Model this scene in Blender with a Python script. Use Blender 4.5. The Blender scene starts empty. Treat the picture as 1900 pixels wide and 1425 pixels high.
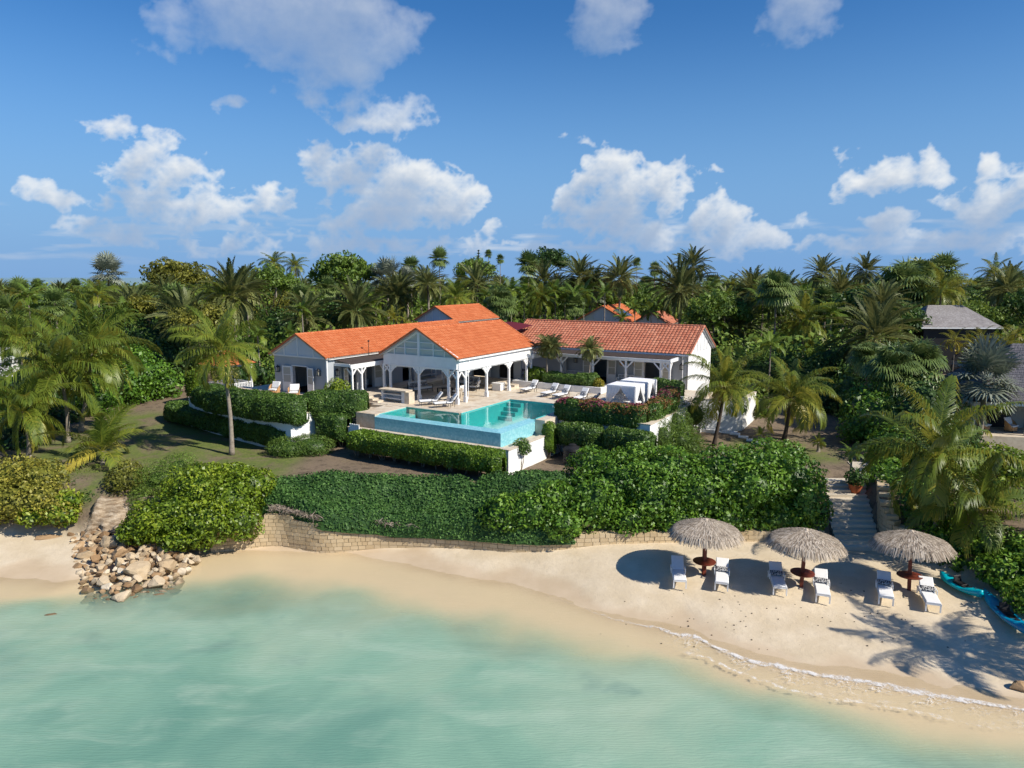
import bpy, bmesh, math, random
import numpy as np
from mathutils import Vector, Matrix, noise
SC=bpy.context.scene; COL=SC.collection
# ---------------------------------------------------------------- camera
FPX=1319.; CZ=16.; PIT=math.radians(8.64); SP,CP=math.sin(PIT),math.cos(PIT)
cam=bpy.data.cameras.new('camera'); co=bpy.data.objects.new('camera',cam); COL.objects.link(co)
cam.sensor_width=36; cam.lens=36*FPX/1900; cam.clip_start=.2; cam.clip_end=20000
co.location=(0,0,CZ); co.rotation_euler=(math.radians(90)-PIT,0,0); SC.camera=co
# ---------------------------------------------------------------- light
SUNEL=math.radians(40); SX,SY=.88,-.475
sd=Vector((SX,SY,0)).normalized()*math.cos(SUNEL)+Vector((0,0,math.sin(SUNEL)))
sl=bpy.data.lights.new('sun','SUN'); sl.energy=4.9; sl.angle=math.radians(.5); sl.color=(1,.93,.82)
so=bpy.data.objects.new('sun',sl); COL.objects.link(so); so.rotation_euler=sd.to_track_quat('Z','Y').to_euler(); so.location=(60,-40,80)
SC.view_settings.view_transform='Standard'; SC.view_settings.look='None'; SC.view_settings.exposure=.3; SC.view_settings.gamma=1
SC.render.engine='CYCLES'
SC.cycles.max_bounces=7; SC.cycles.transparent_max_bounces=10; SC.cycles.caustics_reflective=False; SC.cycles.caustics_refractive=False
def ray(u,v):
    a=(u-950)/FPX;b=(v-712.5)/FPX
    return (a,CP-b*SP,-(SP+b*CP))
def P(u,v,z):
    d=ray(u,v);t=(z-CZ)/d[2];return (d[0]*t,d[1]*t,z)
def PY(u,v,Y):
    d=ray(u,v);t=Y/d[1];return (d[0]*t,Y,CZ+d[2]*t)
# ---------------------------------------------------------------- node helpers
class NG:
    def __init__(s,nt): s.nt=nt; s.n=nt.nodes; s.l=nt.links
    def new(s,t,**k):
        n=s.n.new(t)
        for a,b in k.items(): setattr(n,a,b)
        return n
    def put(s,sock,val):
        if isinstance(val,bpy.types.NodeSocket): s.l.new(val,sock)
        elif val is not None:
            if isinstance(val,(tuple,list)) and len(val)==3 and sock.type=='RGBA': val=tuple(val)+(1,)
            sock.default_value=val
    def math(s,op,a,b=None,c=None,clamp=False):
        n=s.new('ShaderNodeMath',operation=op); n.use_clamp=clamp
        s.put(n.inputs[0],a); s.put(n.inputs[1],b); s.put(n.inputs[2],c); return n.outputs[0]
    def vm(s,op,a,b=None,out=0):
        n=s.new('ShaderNodeVectorMath',operation=op); s.put(n.inputs[0],a)
        if b is not None: s.put(n.inputs[3 if op=='SCALE' else 1],b)
        return n.outputs[out]
    def mix(s,f,a,b,bt='MIX'):
        n=s.new('ShaderNodeMix',data_type='RGBA',blend_type=bt); s.put(n.inputs[0],f); s.put(n.inputs[6],a); s.put(n.inputs[7],b); return n.outputs[2]
    def mr(s,v,a,b,c=0,d=1,smooth=True):
        n=s.new('ShaderNodeMapRange'); n.interpolation_type='SMOOTHSTEP' if smooth else 'LINEAR'
        for i,x in enumerate((v,a,b,c,d)): s.put(n.inputs[i],x)
        return n.outputs[0]
    def noise(s,vec,scale,detail=4,rough=.55,dist=0,out=0):
        n=s.new('ShaderNodeTexNoise'); s.put(n.inputs['Vector'],vec); n.inputs['Scale'].default_value=scale; n.inputs['Detail'].default_value=detail
        n.inputs['Roughness'].default_value=rough; n.inputs['Distortion'].default_value=dist; return n.outputs[out]
    def attr(s,name):
        n=s.new('ShaderNodeAttribute'); n.attribute_name=name; return n.outputs['Fac']
    def ramp(s,f,stops,interp='LINEAR'):
        n=s.new('ShaderNodeValToRGB'); r=n.color_ramp; r.interpolation=interp
        while len(r.elements)<len(stops): r.elements.new(.5)
        for e,(p,c) in zip(r.elements,stops): e.position=p; e.color=tuple(c)+(1,)
        s.put(n.inputs[0],f); return n.outputs[0]
    def bump(s,h,strength=.3,dist=.05,normal=None):
        n=s.new('ShaderNodeBump'); s.put(n.inputs['Height'],h); n.inputs['Strength'].default_value=strength; n.inputs['Distance'].default_value=dist
        if normal is not None: s.put(n.inputs['Normal'],normal)
        return n.outputs[0]
def schlick(g,n):
    w=g.new('ShaderNodeLayerWeight'); w.inputs['Blend'].default_value=.5; g.l.new(n,w.inputs['Normal']); return g.math('ADD',g.math('MULTIPLY',g.math('POWER',w.outputs['Facing'],5),.96),.02)
def mat0(name):
    m=bpy.data.materials.new(name); m.use_nodes=True; g=NG(m.node_tree); g.n.clear(); return m,g
def fin(g,sh): o=g.new('ShaderNodeOutputMaterial'); g.l.new(sh,o.inputs[0])
def bsdf(g,col,rough=.7,spec=.3,normal=None,metal=0,alpha=None):
    n=g.new('ShaderNodeBsdfPrincipled'); g.put(n.inputs['Base Color'],col); g.put(n.inputs['Roughness'],rough); g.put(n.inputs['Specular IOR Level'],spec); g.put(n.inputs['Metallic'],metal)
    if normal is not None: g.l.new(normal,n.inputs['Normal'])
    if alpha is not None: g.put(n.inputs['Alpha'],alpha)
    return n.outputs[0]
def objco(g): return g.new('ShaderNodeTexCoord').outputs['Object']
def worldco(g): return g.new('ShaderNodeNewGeometry').outputs['Position']
def paint(name,c,c2=None,rough=.6,spec=.3,scale=3,bs=.1,bscale=30,metal=0,amt=.5):
    m,g=mat0(name); p=objco(g); c2=c2 or tuple(x*.75 for x in c)
    f=g.math('MULTIPLY',g.mr(g.noise(p,scale,5,.65),.35,.75),amt)
    col=g.mix(f,c,c2); nb=g.bump(g.noise(p,bscale,3),bs,.02)
    fin(g,bsdf(g,col,rough,spec,nb,metal)); return m
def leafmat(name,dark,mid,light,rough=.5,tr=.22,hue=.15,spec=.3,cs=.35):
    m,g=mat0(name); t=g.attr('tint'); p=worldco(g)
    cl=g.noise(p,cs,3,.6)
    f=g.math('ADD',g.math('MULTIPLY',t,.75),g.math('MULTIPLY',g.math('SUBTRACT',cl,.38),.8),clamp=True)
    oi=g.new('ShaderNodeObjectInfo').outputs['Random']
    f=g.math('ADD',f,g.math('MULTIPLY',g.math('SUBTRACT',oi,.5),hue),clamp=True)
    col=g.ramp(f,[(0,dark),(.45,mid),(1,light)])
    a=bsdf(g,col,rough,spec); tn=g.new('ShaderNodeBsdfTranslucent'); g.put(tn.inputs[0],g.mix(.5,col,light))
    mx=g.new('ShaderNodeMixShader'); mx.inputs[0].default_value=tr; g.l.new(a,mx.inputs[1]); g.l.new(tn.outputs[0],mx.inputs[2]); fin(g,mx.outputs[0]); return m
# ---------------------------------------------------------------- sky and clouds
W=bpy.data.worlds.new('World'); SC.world=W; W.use_nodes=True; g=NG(W.node_tree); g.n.clear()
sky=g.new('ShaderNodeTexSky',sky_type='NISHITA'); sky.sun_disc=False; sky.sun_elevation=SUNEL; sky.sun_rotation=math.atan2(SX,SY)
sky.altitude=0; sky.air_density=1.0; sky.dust_density=.25; sky.ozone_density=3.0
CL=[ # cloud centre and half size, as seen from the shore (px of a 1900 wide view -> azimuth / elevation), amplitude
(610,60,165,92,1.3),(470,25,130,55,.9),(330,30,80,50,.62),(690,80,90,60,.8),(290,95,50,20,.5),(700,215,100,36,.8),(600,175,100,30,.6),(420,185,40,16,.5),
(1110,40,85,55,.8),(1165,30,60,40,.6),(1480,30,75,50,.75),
(300,262,40,26,.9),(190,240,48,32,.6),(265,305,75,40,.9),(345,330,90,45,1.0),(430,375,110,38,1.0),(330,380,130,34,.75),(470,350,40,26,.8),
(75,360,55,30,.9),(125,385,52,24,.8),(55,340,30,18,.7),(600,300,50,34,.7),(640,330,70,46,.8),(700,320,75,38,.85),(765,345,90,46,1.2),(820,375,75,38,1.2),(730,390,130,34,1.),(660,415,60,34,.8),(590,350,30,16,.7),
(925,432,34,16,.8),(600,452,26,20,.7),(485,425,34,18,.7),(200,435,110,22,.55),(400,445,130,20,.55),(700,455,130,24,.6),(860,455,120,20,.45),
(1120,310,52,30,1.0),(1085,355,50,34,.9),(1170,360,70,45,1.0),(1240,350,34,40,.9),(1140,400,110,34,.95),(1210,425,90,24,.9),(1300,400,52,34,1.1),(1345,415,60,30,1.1),(1400,430,52,24,1.1),(1250,450,200,18,.6),
(1610,325,66,44,1.15),(1700,320,52,36,.8),(1740,345,26,20,.6),(1860,300,32,30,1.0),(1890,345,70,48,1.1),(1830,385,100,46,.9),(1640,425,52,22,.9),(1750,455,160,26,.75),(1560,450,140,24,.6),(1480,405,26,16,.5),(1900,430,100,30,.8),(1070,262,28,10,.34),(1320,328,24,9,.34)]
hs=g.new('ShaderNodeHueSaturation'); g.put(hs.inputs['Color'],sky.outputs[0]); hs.inputs['Saturation'].default_value=1.36; hs.inputs['Value'].default_value=1; hs.inputs['Hue'].default_value=.508
SKYS=.097
tc=g.new('ShaderNodeTexCoord').outputs['Generated']; sx=g.new('ShaderNodeSeparateXYZ'); g.l.new(tc,sx.inputs[0]); el=g.math('ARCSINE',sx.outputs[2])
skyc=g.vm('SCALE',hs.outputs[0],SKYS)
skyc=g.mix(g.mr(el,.0,.34,.92,0),skyc,(.13,.295,.58))
bg=g.new('ShaderNodeBackground'); g.l.new(skyc,bg.inputs[0]); bg.inputs[1].default_value=1
ow=g.new('ShaderNodeOutputWorld'); g.l.new(bg.outputs[0],ow.inputs[0])
# ---------------------------------------------------------------- mesh helpers
def link(o,parent=None):
    COL.objects.link(o)
    if parent is not None: o.parent=parent
    return o
def tag(o,label=None,cat=None,group=None,kind=None):
    if label: o['label']=label
    if cat: o['category']=cat
    if group: o['group']=group
    if kind: o['kind']=kind
    return o
ORG={}
def empty(name,loc,rz=0,label=None,cat=None,group=None):
    o=bpy.data.objects.new(name,None); o.empty_display_size=.3; o.location=loc; o.rotation_euler=(0,0,rz); link(o); return tag(o,label,cat,group)
class MB:
    def __init__(s): s.v=[]; s.f=[]; s.t=[]
    def add(s,vs,fs,t=.5):
        b=len(s.v); s.v+= [tuple(x) for x in vs]; s.f+=[tuple(i+b for i in f) for f in fs]; s.t+=[t]*len(fs); return s
    def box(s,x0,x1,y0,y1,z0,z1,t=.5):
        return s.add([(x0,y0,z0),(x1,y0,z0),(x1,y1,z0),(x0,y1,z0),(x0,y0,z1),(x1,y0,z1),(x1,y1,z1),(x0,y1,z1)],[(0,3,2,1),(4,5,6,7),(0,1,5,4),(1,2,6,5),(2,3,7,6),(3,0,4,7)],t)
    def bar(s,p,q,w,h,t=.5):
        p,q=Vector(p),Vector(q); d=(q-p).normalized(); up=Vector((0,0,1)) if abs(d.z)<.95 else Vector((0,1,0)); a=d.cross(up).normalized()*w/2; b=a.cross(d).normalized()*h/2
        vs=[p-a-b,p+a-b,p+a+b,p-a+b,q-a-b,q+a-b,q+a+b,q-a+b]
        return s.add(vs,[(0,1,2,3),(7,6,5,4),(0,4,5,1),(1,5,6,2),(2,6,7,3),(3,7,4,0)],t)
    def tube(s,pts,rad,n=8,cap=True,t=.5):
        pts=[Vector(p) for p in pts]; m=len(pts)
        if not isinstance(rad,(list,tuple)): rad=[rad]*m
        vs=[];fs=[]; ref=Vector((1,0,0))
        for i,p in enumerate(pts):
            d=(pts[min(i+1,m-1)]-pts[max(i-1,0)]).normalized()
            if abs(d.dot(ref))>.9: ref=Vector((0,1,0)) if abs(d.y)<.9 else Vector((0,0,1))
            a=(ref-d*ref.dot(d)).normalized(); b=d.cross(a); ref=a
            for k in range(n):
                an=2*math.pi*k/n; vs.append(p+(a*math.cos(an)+b*math.sin(an))*rad[i])
        for i in range(m-1):
            for k in range(n): fs.append((i*n+k,i*n+(k+1)%n,(i+1)*n+(k+1)%n,(i+1)*n+k))
        if cap: fs+= [tuple(range(n))[::-1],tuple((m-1)*n+k for k in range(n))]
        return s.add(vs,fs,t)
    def lathe(s,prof,c=(0,0,0),n=20,t=.5,sx=1,sy=1):
        vs=[];fs=[]
        for r,z in prof:
            for k in range(n): an=2*math.pi*k/n; vs.append((c[0]+r*math.cos(an)*sx,c[1]+r*math.sin(an)*sy,c[2]+z))
        for i in range(len(prof)-1):
            for k in range(n): fs.append((i*n+k,i*n+(k+1)%n,(i+1)*n+(k+1)%n,(i+1)*n+k))
        fs+=[tuple(range(n))[::-1],tuple((len(prof)-1)*n+k for k in range(n))]
        return s.add(vs,fs,t)
    def poly(s,vs,t=.5): return s.add(vs,[tuple(range(len(vs)))],t)
    def prism(s,pts,z0,z1,t=.5):
        n=len(pts); return s.add([(x,y,z0) for x,y in pts]+[(x,y,z1) for x,y in pts],[tuple(range(n))[::-1],tuple(range(n,2*n))]+[(i,(i+1)%n,n+(i+1)%n,n+i) for i in range(n)],t)
    def slab(s,poly,nrm,th,t=.5):
        n=len(poly); d=Vector(nrm).normalized()*th
        return s.add([Vector(p) for p in poly]+[Vector(p)+d for p in poly],[tuple(range(n))[::-1],tuple(range(n,2*n))]+[(i,(i+1)%n,n+(i+1)%n,n+i) for i in range(n)],t)
    def merge(s,o,M=None,t=None):
        vs=[(M@Vector(v)) if M else v for v in o.v]; b=len(s.v); s.v+=[tuple(v) for v in vs]; s.f+=[tuple(i+b for i in f) for f in o.f]; s.t+=(o.t if t is None else [t]*len(o.f)); return s
    def build(s,name,mat,parent=None,label=None,smooth=False,bevel=0):
        o=ORG.get(parent.name,(0,0,0)) if parent is not None else ORG.get('_',(0,0,0))
        me=bpy.data.meshes.new(name); me.from_pydata([(x-o[0],y-o[1],z-o[2]) for x,y,z in s.v],[],s.f)
        a=me.attributes.new('tint','FLOAT','FACE'); a.data.foreach_set('value',np.array(s.t,dtype=np.float32))
        if smooth: me.polygons.foreach_set('use_smooth',[True]*len(s.f))
        bm=bmesh.new(); bm.from_mesh(me); bmesh.ops.recalc_face_normals(bm,faces=bm.faces); bm.to_mesh(me); bm.free()
        me.materials.append(mat); ob=bpy.data.objects.new(name,me); link(ob,parent)
        if bevel: 
            b=ob.modifiers.new('b','BEVEL'); b.width=bevel; b.segments=2; b.limit_method='ANGLE'
        if label: ob['label']=label
        ORG[ob.name]=o; return ob
def meshobj(name,V,F,mat,parent=None,tint=None,smooth=False,attrs=None):
    """fast mesh from numpy arrays, F (n,4) or (n,3)"""
    V=np.asarray(V,dtype=np.float32); F=np.asarray(F,dtype=np.int32); k=F.shape[1]; me=bpy.data.meshes.new(name)
    me.vertices.add(len(V)); me.vertices.foreach_set('co',V.ravel()); me.loops.add(F.size); me.loops.foreach_set('vertex_index',F.ravel())
    me.polygons.add(len(F)); me.polygons.foreach_set('loop_start',np.arange(0,F.size,k,dtype=np.int32)); me.polygons.foreach_set('loop_total',np.full(len(F),k,dtype=np.int32))
    if smooth: me.polygons.foreach_set('use_smooth',np.ones(len(F),dtype=bool))
    me.update(calc_edges=True)
    if tint is not None: a=me.attributes.new('tint','FLOAT','FACE'); a.data.foreach_set('value',np.asarray(tint,dtype=np.float32))
    for n,val in (attrs or {}).items(): a=me.attributes.new(n,'FLOAT','POINT'); a.data.foreach_set('value',np.asarray(val,dtype=np.float32))
    me.materials.append(mat); ob=bpy.data.objects.new(name,me); link(ob,parent); return ob
# ---------------------------------------------------------------- clouds: a far shell of cloud around the horizon, density and light worked out per vertex
_pr=np.random.RandomState(11); _perm=np.tile(_pr.permutation(256),2); _ga=_pr.uniform(0,2*np.pi,256)
def perlin(x,y):
    xi=np.floor(x).astype(int);yi=np.floor(y).astype(int);xf=x-xi;yf=y-yi;u=xf**3*(xf*(xf*6-15)+10);v=yf**3*(yf*(yf*6-15)+10)
    def gr(i,j): an=_ga[_perm[(_perm[(xi+i)&255]+((yi+j)&255))&255]]; return np.cos(an)*(xf-i)+np.sin(an)*(yf-j)
    return ((gr(0,0)*(1-u)+gr(1,0)*u)*(1-v)+(gr(0,1)*(1-u)+gr(1,1)*u)*v)*1.45
def fbm(x,y,o,g_=.5,bil=False):
    t=0;a=1;n=0
    for k in range(o):
        p_=perlin(x*2**k+k*17.3,y*2**k-k*9.1); t=t+a*((1-2*np.abs(p_)) if bil else p_); n+=a; a*=g_
    return t/n
def clouds():
    nx,ny=1300,400; az=np.linspace(-.86,.86,nx); el=np.linspace(-.004,.53,ny); A_,E_=np.meshgrid(az,el); D=np.full(A_.shape,-9.); soft=np.zeros(A_.shape)
    wx=fbm(A_*9,E_*11,5)*.050; wy=fbm(A_*9+40,E_*11+7,5)*.036
    for (cx,cy,rx,ry,am) in CL:
        d=Vector(ray(cx,cy)).normalized(); a0=math.atan2(d.x,d.y); e0=math.asin(d.z); ra=rx/FPX*1.0*math.cos(a0)**2; re=ry/FPX*1.0*math.cos(a0)
        q=((A_+wx-a0)/ra)**2+((E_+wy-e0)/re)**2; D=np.logaddexp(D*9,(1.0-q)*am*9)/9
    up=np.clip((E_-.17)/.12,0,1)
    bl=fbm(A_*19,E_*23,6,.58,True); fi=fbm(A_*26,E_*34,5,.6)
    D=D+(1-up)*(bl-.12)*1.35+up*(fbm(A_*10,E_*12,7,.62)*1.2)+fi*.45-.12
    D=D-.45+.50*up
    # low flat streaks near the horizon
    lowb=np.exp(-((E_-.045)/.035)**2)*(.2+fbm(A_*7,E_*60,5)*1.7); D=np.maximum(D,lowb-.22)
    al=1-np.exp(-np.clip(D,0,9)*(1.9-1.0*up)); al=al*(.93-.2*up)*np.clip((E_+.002)/.03,0.0,1)
    # light from upper right: optical depth marched towards the sun
    dens=np.clip(D,0,1.3); od=np.zeros_like(D); da=az[1]-az[0]; de=el[1]-el[0]
    for k in range(1,15):
        st=.0042*k**1.25; sxp=int(round(st*.55/da)); syp=int(round(st*.83/de)); sh=np.zeros_like(D); sh[:ny-syp or None,:nx-sxp or None]=dens[syp:,sxp:]; od+=sh*(.0042*1.25*k**.25)
    lit=np.exp(-od*19); edge=np.clip(bl*.5+.5,0,1)
    core=np.clip(dens,0,1)
    L_=np.clip(lit*1.0+.34*(edge-.55)-.12*core*(1-lit),0,1)
    c0=np.array([.26,.33,.46]); c1=np.array([.40,.46,.55]); c2=np.array([.78,.78,.76]); t=L_[...,None]; col=np.where(t<.45,c0+(c1-c0)*t/.45,c1+(c2-c1)*(t-.45)/.55)
    col=col*(1-.28*up[...,None])+np.array([.42,.50,.60])*.28*up[...,None]
    hzf=np.clip(1-(E_-.01)/.10,0,1)[...,None]*.5; col=col*(1-hzf)+np.array([.20,.32,.52])*hzf
    R_=9000; V=np.stack([R_*np.cos(E_)*np.sin(A_),R_*np.cos(E_)*np.cos(A_),CZ+R_*np.sin(E_)],-1).reshape(-1,3)
    m,g=mat0('cloud'); at=g.new('ShaderNodeAttribute'); at.attribute_name='cloud'; em=g.new('ShaderNodeEmission'); g.l.new(at.outputs['Color'],em.inputs[0]); tr=g.new('ShaderNodeBsdfTransparent'); mx=g.new('ShaderNodeMixShader'); g.l.new(at.outputs['Alpha'],mx.inputs[0]); g.l.new(tr.outputs[0],mx.inputs[1]); g.l.new(em.outputs[0],mx.inputs[2]); fin(g,mx.outputs[0])
    a=np.arange(nx*ny).reshape(ny,nx); F=np.stack([a[:-1,:-1],a[:-1,1:],a[1:,1:],a[1:,:-1]],-1).reshape(-1,4)
    keep=(al.reshape(-1)[F].max(1)>.004); F=F[keep]; used=np.unique(F); mp=np.zeros(nx*ny,int); mp[used]=np.arange(len(used)); V=V[used]; F=mp[F]
    o=meshobj('sky_clouds',V,F,m,smooth=True); at=o.data.color_attributes.new('cloud','FLOAT_COLOR','POINT'); rgba=np.concatenate([col.reshape(-1,3)[used],al.reshape(-1,1)[used]],1).astype(np.float32); at.data.foreach_set('color',rgba.ravel()); tag(o,kind='structure')
clouds()
# villa frame: x = along the pool front to the right, y = back
TH=math.radians(-31); O0=P(849,750,6.0)
RX,RY=math.cos(TH),math.sin(TH); AX,AY=-math.sin(TH),math.cos(TH)
def L(u,v,z=6.0): return (O0[0]+RX*u+AX*v,O0[1]+RY*u+AY*v,z)
def hth(name,u,v,z,label,cat,group=None,rz=0):
    o=empty(name,L(u,v,z),TH+rz,label,cat,group); ORG[o.name]=(u,v,z); return o
def hobj(name,mb,mat,u,v,z,**k):   # single mesh thing in the villa frame
    ORG['_']=(u,v,z); o=mb.build(name,mat,None,**k); o.location=L(u,v,z); o.rotation_euler=(0,0,TH); ORG['_']=(0,0,0); return o
def copytree(o,parent=None):
    c=o.copy(); link(c,parent)
    for ch in list(o.children): copytree(ch,c)
    return c
# ---------------------------------------------------------------- terrain
def itp(x,pts): 
    return np.interp(x,[p[0] for p in pts],[p[1] for p in pts])
L0=[P(*q,0)[:2] for q in [(435,1022),(520,1024),(640,1026),(700,1038),(760,1050),(850,1070),(950,1085),(1060,1120),(1130,1145),(1200,1163),(1290,1180),(1340,1205),(1400,1226),(1500,1246),(1600,1262),(1700,1282),(1800,1300),(1900,1318)]]
L0=[(-60,36.5),(-32,36.2),(-26,35.8),(-23.6,35.2),(-21,37.5),(-18.5,38.8)]+L0+[(26,22.5),(40,19),(90,6)]
L1=[P(*q,0)[:2] for q in [(370,1085),(500,1082),(650,1097),(800,1122),(950,1165),(1100,1197),(1200,1205),(1300,1240),(1400,1282),(1500,1308),(1600,1328),(1750,1360),(1900,1395)]]
L1=[(-60,32.5),(-32,33),(-25,33.3),(-22,33.8),(-18.5,35.2)]+L1+[(26,19.5),(40,15),(90,0)]
def chaikin0(p,n=2):
    for _ in range(n):
        q=[p[0]]
        for a,b in zip(p[:-1],p[1:]): q+=[(a[0]*.75+b[0]*.25,a[1]*.75+b[1]*.25),(a[0]*.25+b[0]*.75,a[1]*.25+b[1]*.75)]
        p=q+[p[-1]]
    return p
WALL=[(-17.6,39.6),(-15.8,40.1),(-14.0,40.55),(-12.4,39.95),(-11,39.5),(-9.5,39.7),(-7.9,39.95),(-5.4,39.7),(-2.8,39.3),(0,38.55),(1.5,38.35),(3,38.4),(4.6,38.5),(8.9,38.8),(14.6,39.05),(17.9,39.0)]
WALL=chaikin0(WALL)
YW=[(-90,42),(-32,41),(-25,40.2),(-22,40.3),(-18,39.9)]+WALL+[(18.2,38.8),(20.8,38.3),(21.6,37.4),(22.4,35.6),(23.4,33.8),(24.3,31.5),(25.5,29),(28,25.5),(34,22),(60,12),(120,-10)]
def sm(t): t=np.clip(t,0,1); return t*t*(3-2*t)
def hraw(x,y):
    y0=itp(x,L0);y1=itp(x,L1);yw=itp(x,YW)
    w=np.maximum(y0-y1,.8); dd=(y0-y)
    sea=-np.where(dd>0,np.minimum(.28*(dd/w)+.03*np.maximum(dd-w,0),3.),0)
    span=np.maximum(yw-y0,.3); t=np.clip((y-y0)/span,0,1)
    beach=np.minimum(.95*sm(t*1.1),.13*np.maximum(y-y0,0)+.0)
    base=np.where(dd>0,sea,beach)
    d=y-yw-.25
    ztop=np.interp(x,[-40,-26,-18,-16,-13,-10.5,-7,0,18,18.3,20.6,23,24,40],[1.5,1.5,1.6,1.9,2.1,1.8,1.35,1.45,1.55,1.2,1.2,2.0,1.3,1.2])
    rise=np.where(x<-17,2.6,np.where(x>20.8,6.5,3.0))
    lawn=3.3+.042*np.maximum(y-50,0); lawn=np.minimum(lawn,6.4)
    land=ztop+(lawn-ztop)*sm((d-.2)/rise)
    s=sm(d/.45)
    h=base*(1-s)+land*s
    h=np.where(y>480,h-(y-480)*.03,h)
    # stair cut
    cx=19.45+(y-38.1)*.3; inst=(np.abs(x-cx)<1.45)&(y>37.4)&(y<45.5)
    st=.9+np.clip((y-38.6)/5.6,0,1)*2.35-.22
    h=np.where(inst,np.minimum(h,st),h)
    return h
def hz(x,y): return float(hraw(np.array([x]),np.array([y]))[0])
def nz(x,y,s,a=1): return a*noise.fractal(Vector((x*s,y*s,.7)),1,2,4)
def axis(parts):
    out=[]
    for a,b,st in parts: out+=list(np.arange(a,b,st))
    return np.array(out+[parts[-1][1]])
xs=axis([(-6000,-600,900),(-600,-120,60),(-120,-45,3),(-45,45,.4),(45,120,3),(120,600,60),(600,6000,900)])
ys=axis([(-300,0,50),(0,20,2),(20,52,.35),(52,100,.8),(100,200,5),(200,600,20),(600,6000,600)])
X,Y=np.meshgrid(xs,ys); H=hraw(X.ravel(),Y.ravel()).reshape(X.shape)
near=(np.abs(X)<130)&(Y<180)
idx=np.argwhere(near)
for i,j in idx[::1]:
    x,y=X[i,j],Y[i,j]
    if H[i,j]>.2: H[i,j]+=nz(x,y,.35,.04 if H[i,j]<1.3 else .09)+ (nz(x,y,2.2,.018) if H[i,j]<1.3 and y>28 else 0)
def gridF(nx,ny):
    a=np.arange(nx*ny).reshape(ny,nx); return np.stack([a[:-1,:-1],a[:-1,1:],a[1:,1:],a[1:,:-1]],-1).reshape(-1,4)
yw=itp(X.ravel(),YW).reshape(X.shape); y0=itp(X.ravel(),L0).reshape(X.shape)
sand=1-sm((Y-yw-.1)/.5); wet=1-sm((Y-y0-1.1-.5*np.sin(X*.9)-.3*np.sin(X*2.3+1))/.9)
# lawn where the grass is
gx=sm((-13.2-X)/4)*sm((X+38)/6); grass=gx*sm((66-Y)/8)*sm((Y-41)/2)
grass=np.maximum(grass,.5*sm((X-15.5)/2)*sm((25-X)/3)*sm((Y-46)/3)*sm((56-Y)/4)*1.2)
grass=np.maximum(grass,.35*sm((X-28)/3)*sm((56-Y)/3)*sm((Y-40)/3))
m,g=mat0('ground'); p=worldco(g)
s=g.attr('sand'); wt=g.attr('wet'); gr=g.attr('grass')
n1=g.noise(p,.5,6,.6); n2=g.noise(p,6,6,.7); n3=g.noise(p,40,4,.7)
sc=g.mix(g.mr(n1,.35,.7),(.58,.475,.325),(.68,.575,.42)); sc=g.mix(g.mr(n2,.5,.8,0,.35),sc,(.42,.34,.24)); 
wetc=g.mix(g.mr(n1,.3,.7),(.53,.41,.27),(.60,.475,.325)); sc=g.mix(wt,sc,wetc); sc=g.mix(g.attr('under'),sc,(.66,.54,.36))
dirt=g.mix(n2,(.11,.078,.052),(.24,.18,.12)); dirt=g.mix(g.mr(n3,.45,.7,0,.6),dirt,(.26,.21,.155))
gc=g.mix(g.mr(n2,.3,.7),(.07,.115,.022),(.15,.18,.04)); gc=g.mix(g.mr(n3,.45,.75,0,.5),gc,(.19,.17,.075))
gf=g.math('MULTIPLY',g.mr(g.math('ADD',g.noise(p,.32,5,.7,1.0),g.math('MULTIPLY',n2,.35)),.5,.76),g.mr(gr,0,.7))
gf=g.math('ADD',gf,g.math('MULTIPLY',gr,g.mr(n1,.4,.75,.0,.25)),clamp=True)
dirt=g.mix(g.mr(g.noise(p,1.7,5,.7),.5,.62,0,.55),dirt,(.06,.045,.032)); land=g.mix(gf,dirt,gc); land=g.mix(g.mr(g.noise(p,2.6,5,.75),.52,.68,0,.45),land,(.22,.185,.09)); col=g.mix(s,land,sc)
pale=g.mr(g.noise(p,.18,4,.6),.55,.75,0,.45); col=g.mix(g.math('MULTIPLY',pale,g.math('SUBTRACT',1,s)),col,(.21,.175,.12))
spk=g.new('ShaderNodeTexVoronoi'); g.put(spk.inputs['Vector'],p); spk.inputs['Scale'].default_value=2.3
col=g.mix(g.math('MULTIPLY',g.math('MULTIPLY',g.mr(spk.outputs['Distance'],.035,.05,1,0),g.math('SUBTRACT',1,wt)),g.math('MULTIPLY',s,.75)),col,(.16,.11,.07))
foot=g.math('MULTIPLY',g.noise(p,3.2,4,.75),g.math('SUBTRACT',1,wt))
bp=g.bump(g.math('ADD',g.math('MULTIPLY',n3,.3),g.math('MULTIPLY',foot,.9)),.45,.10)
rg=g.mr(wt,0,1,.92,.6); fin(g,bsdf(g,col,rg,.25,bp)); M_GROUND=m
gd=meshobj('ground',np.stack([X.ravel(),Y.ravel(),H.ravel()],1),gridF(len(xs),len(ys)),M_GROUND,smooth=True,attrs=dict(sand=sand.ravel(),wet=wet.ravel(),grass=grass.ravel(),under=sm((y0-Y+.2)/1.2).ravel()))
tag(gd,kind='structure')
# ---------------------------------------------------------------- sea
xs=axis([(-6000,-200,1400),(-200,-40,10),(-40,40,.25),(40,200,10),(200,6000,1400)]); ys=axis([(-4000,-40,990),(-40,12,4),(12,40,.2),(40,60,5),(60,7000,1700)])
X,Y=np.meshgrid(xs,ys); x,y=X.ravel(),Y.ravel(); y0=itp(x,L0);y1=itp(x,L1)
wob=np.array([nz(a,b,.25,.7) if abs(a)<60 and b<60 else 0 for a,b in zip(x,y)])
t=(y0-y)/np.maximum(y0-y1,.8)
op=sm((t+wob*.38-.62)/1.35); op=np.where(y>60,1,op)
deep=sm((y0-y-1+wob*3)/22)
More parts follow.
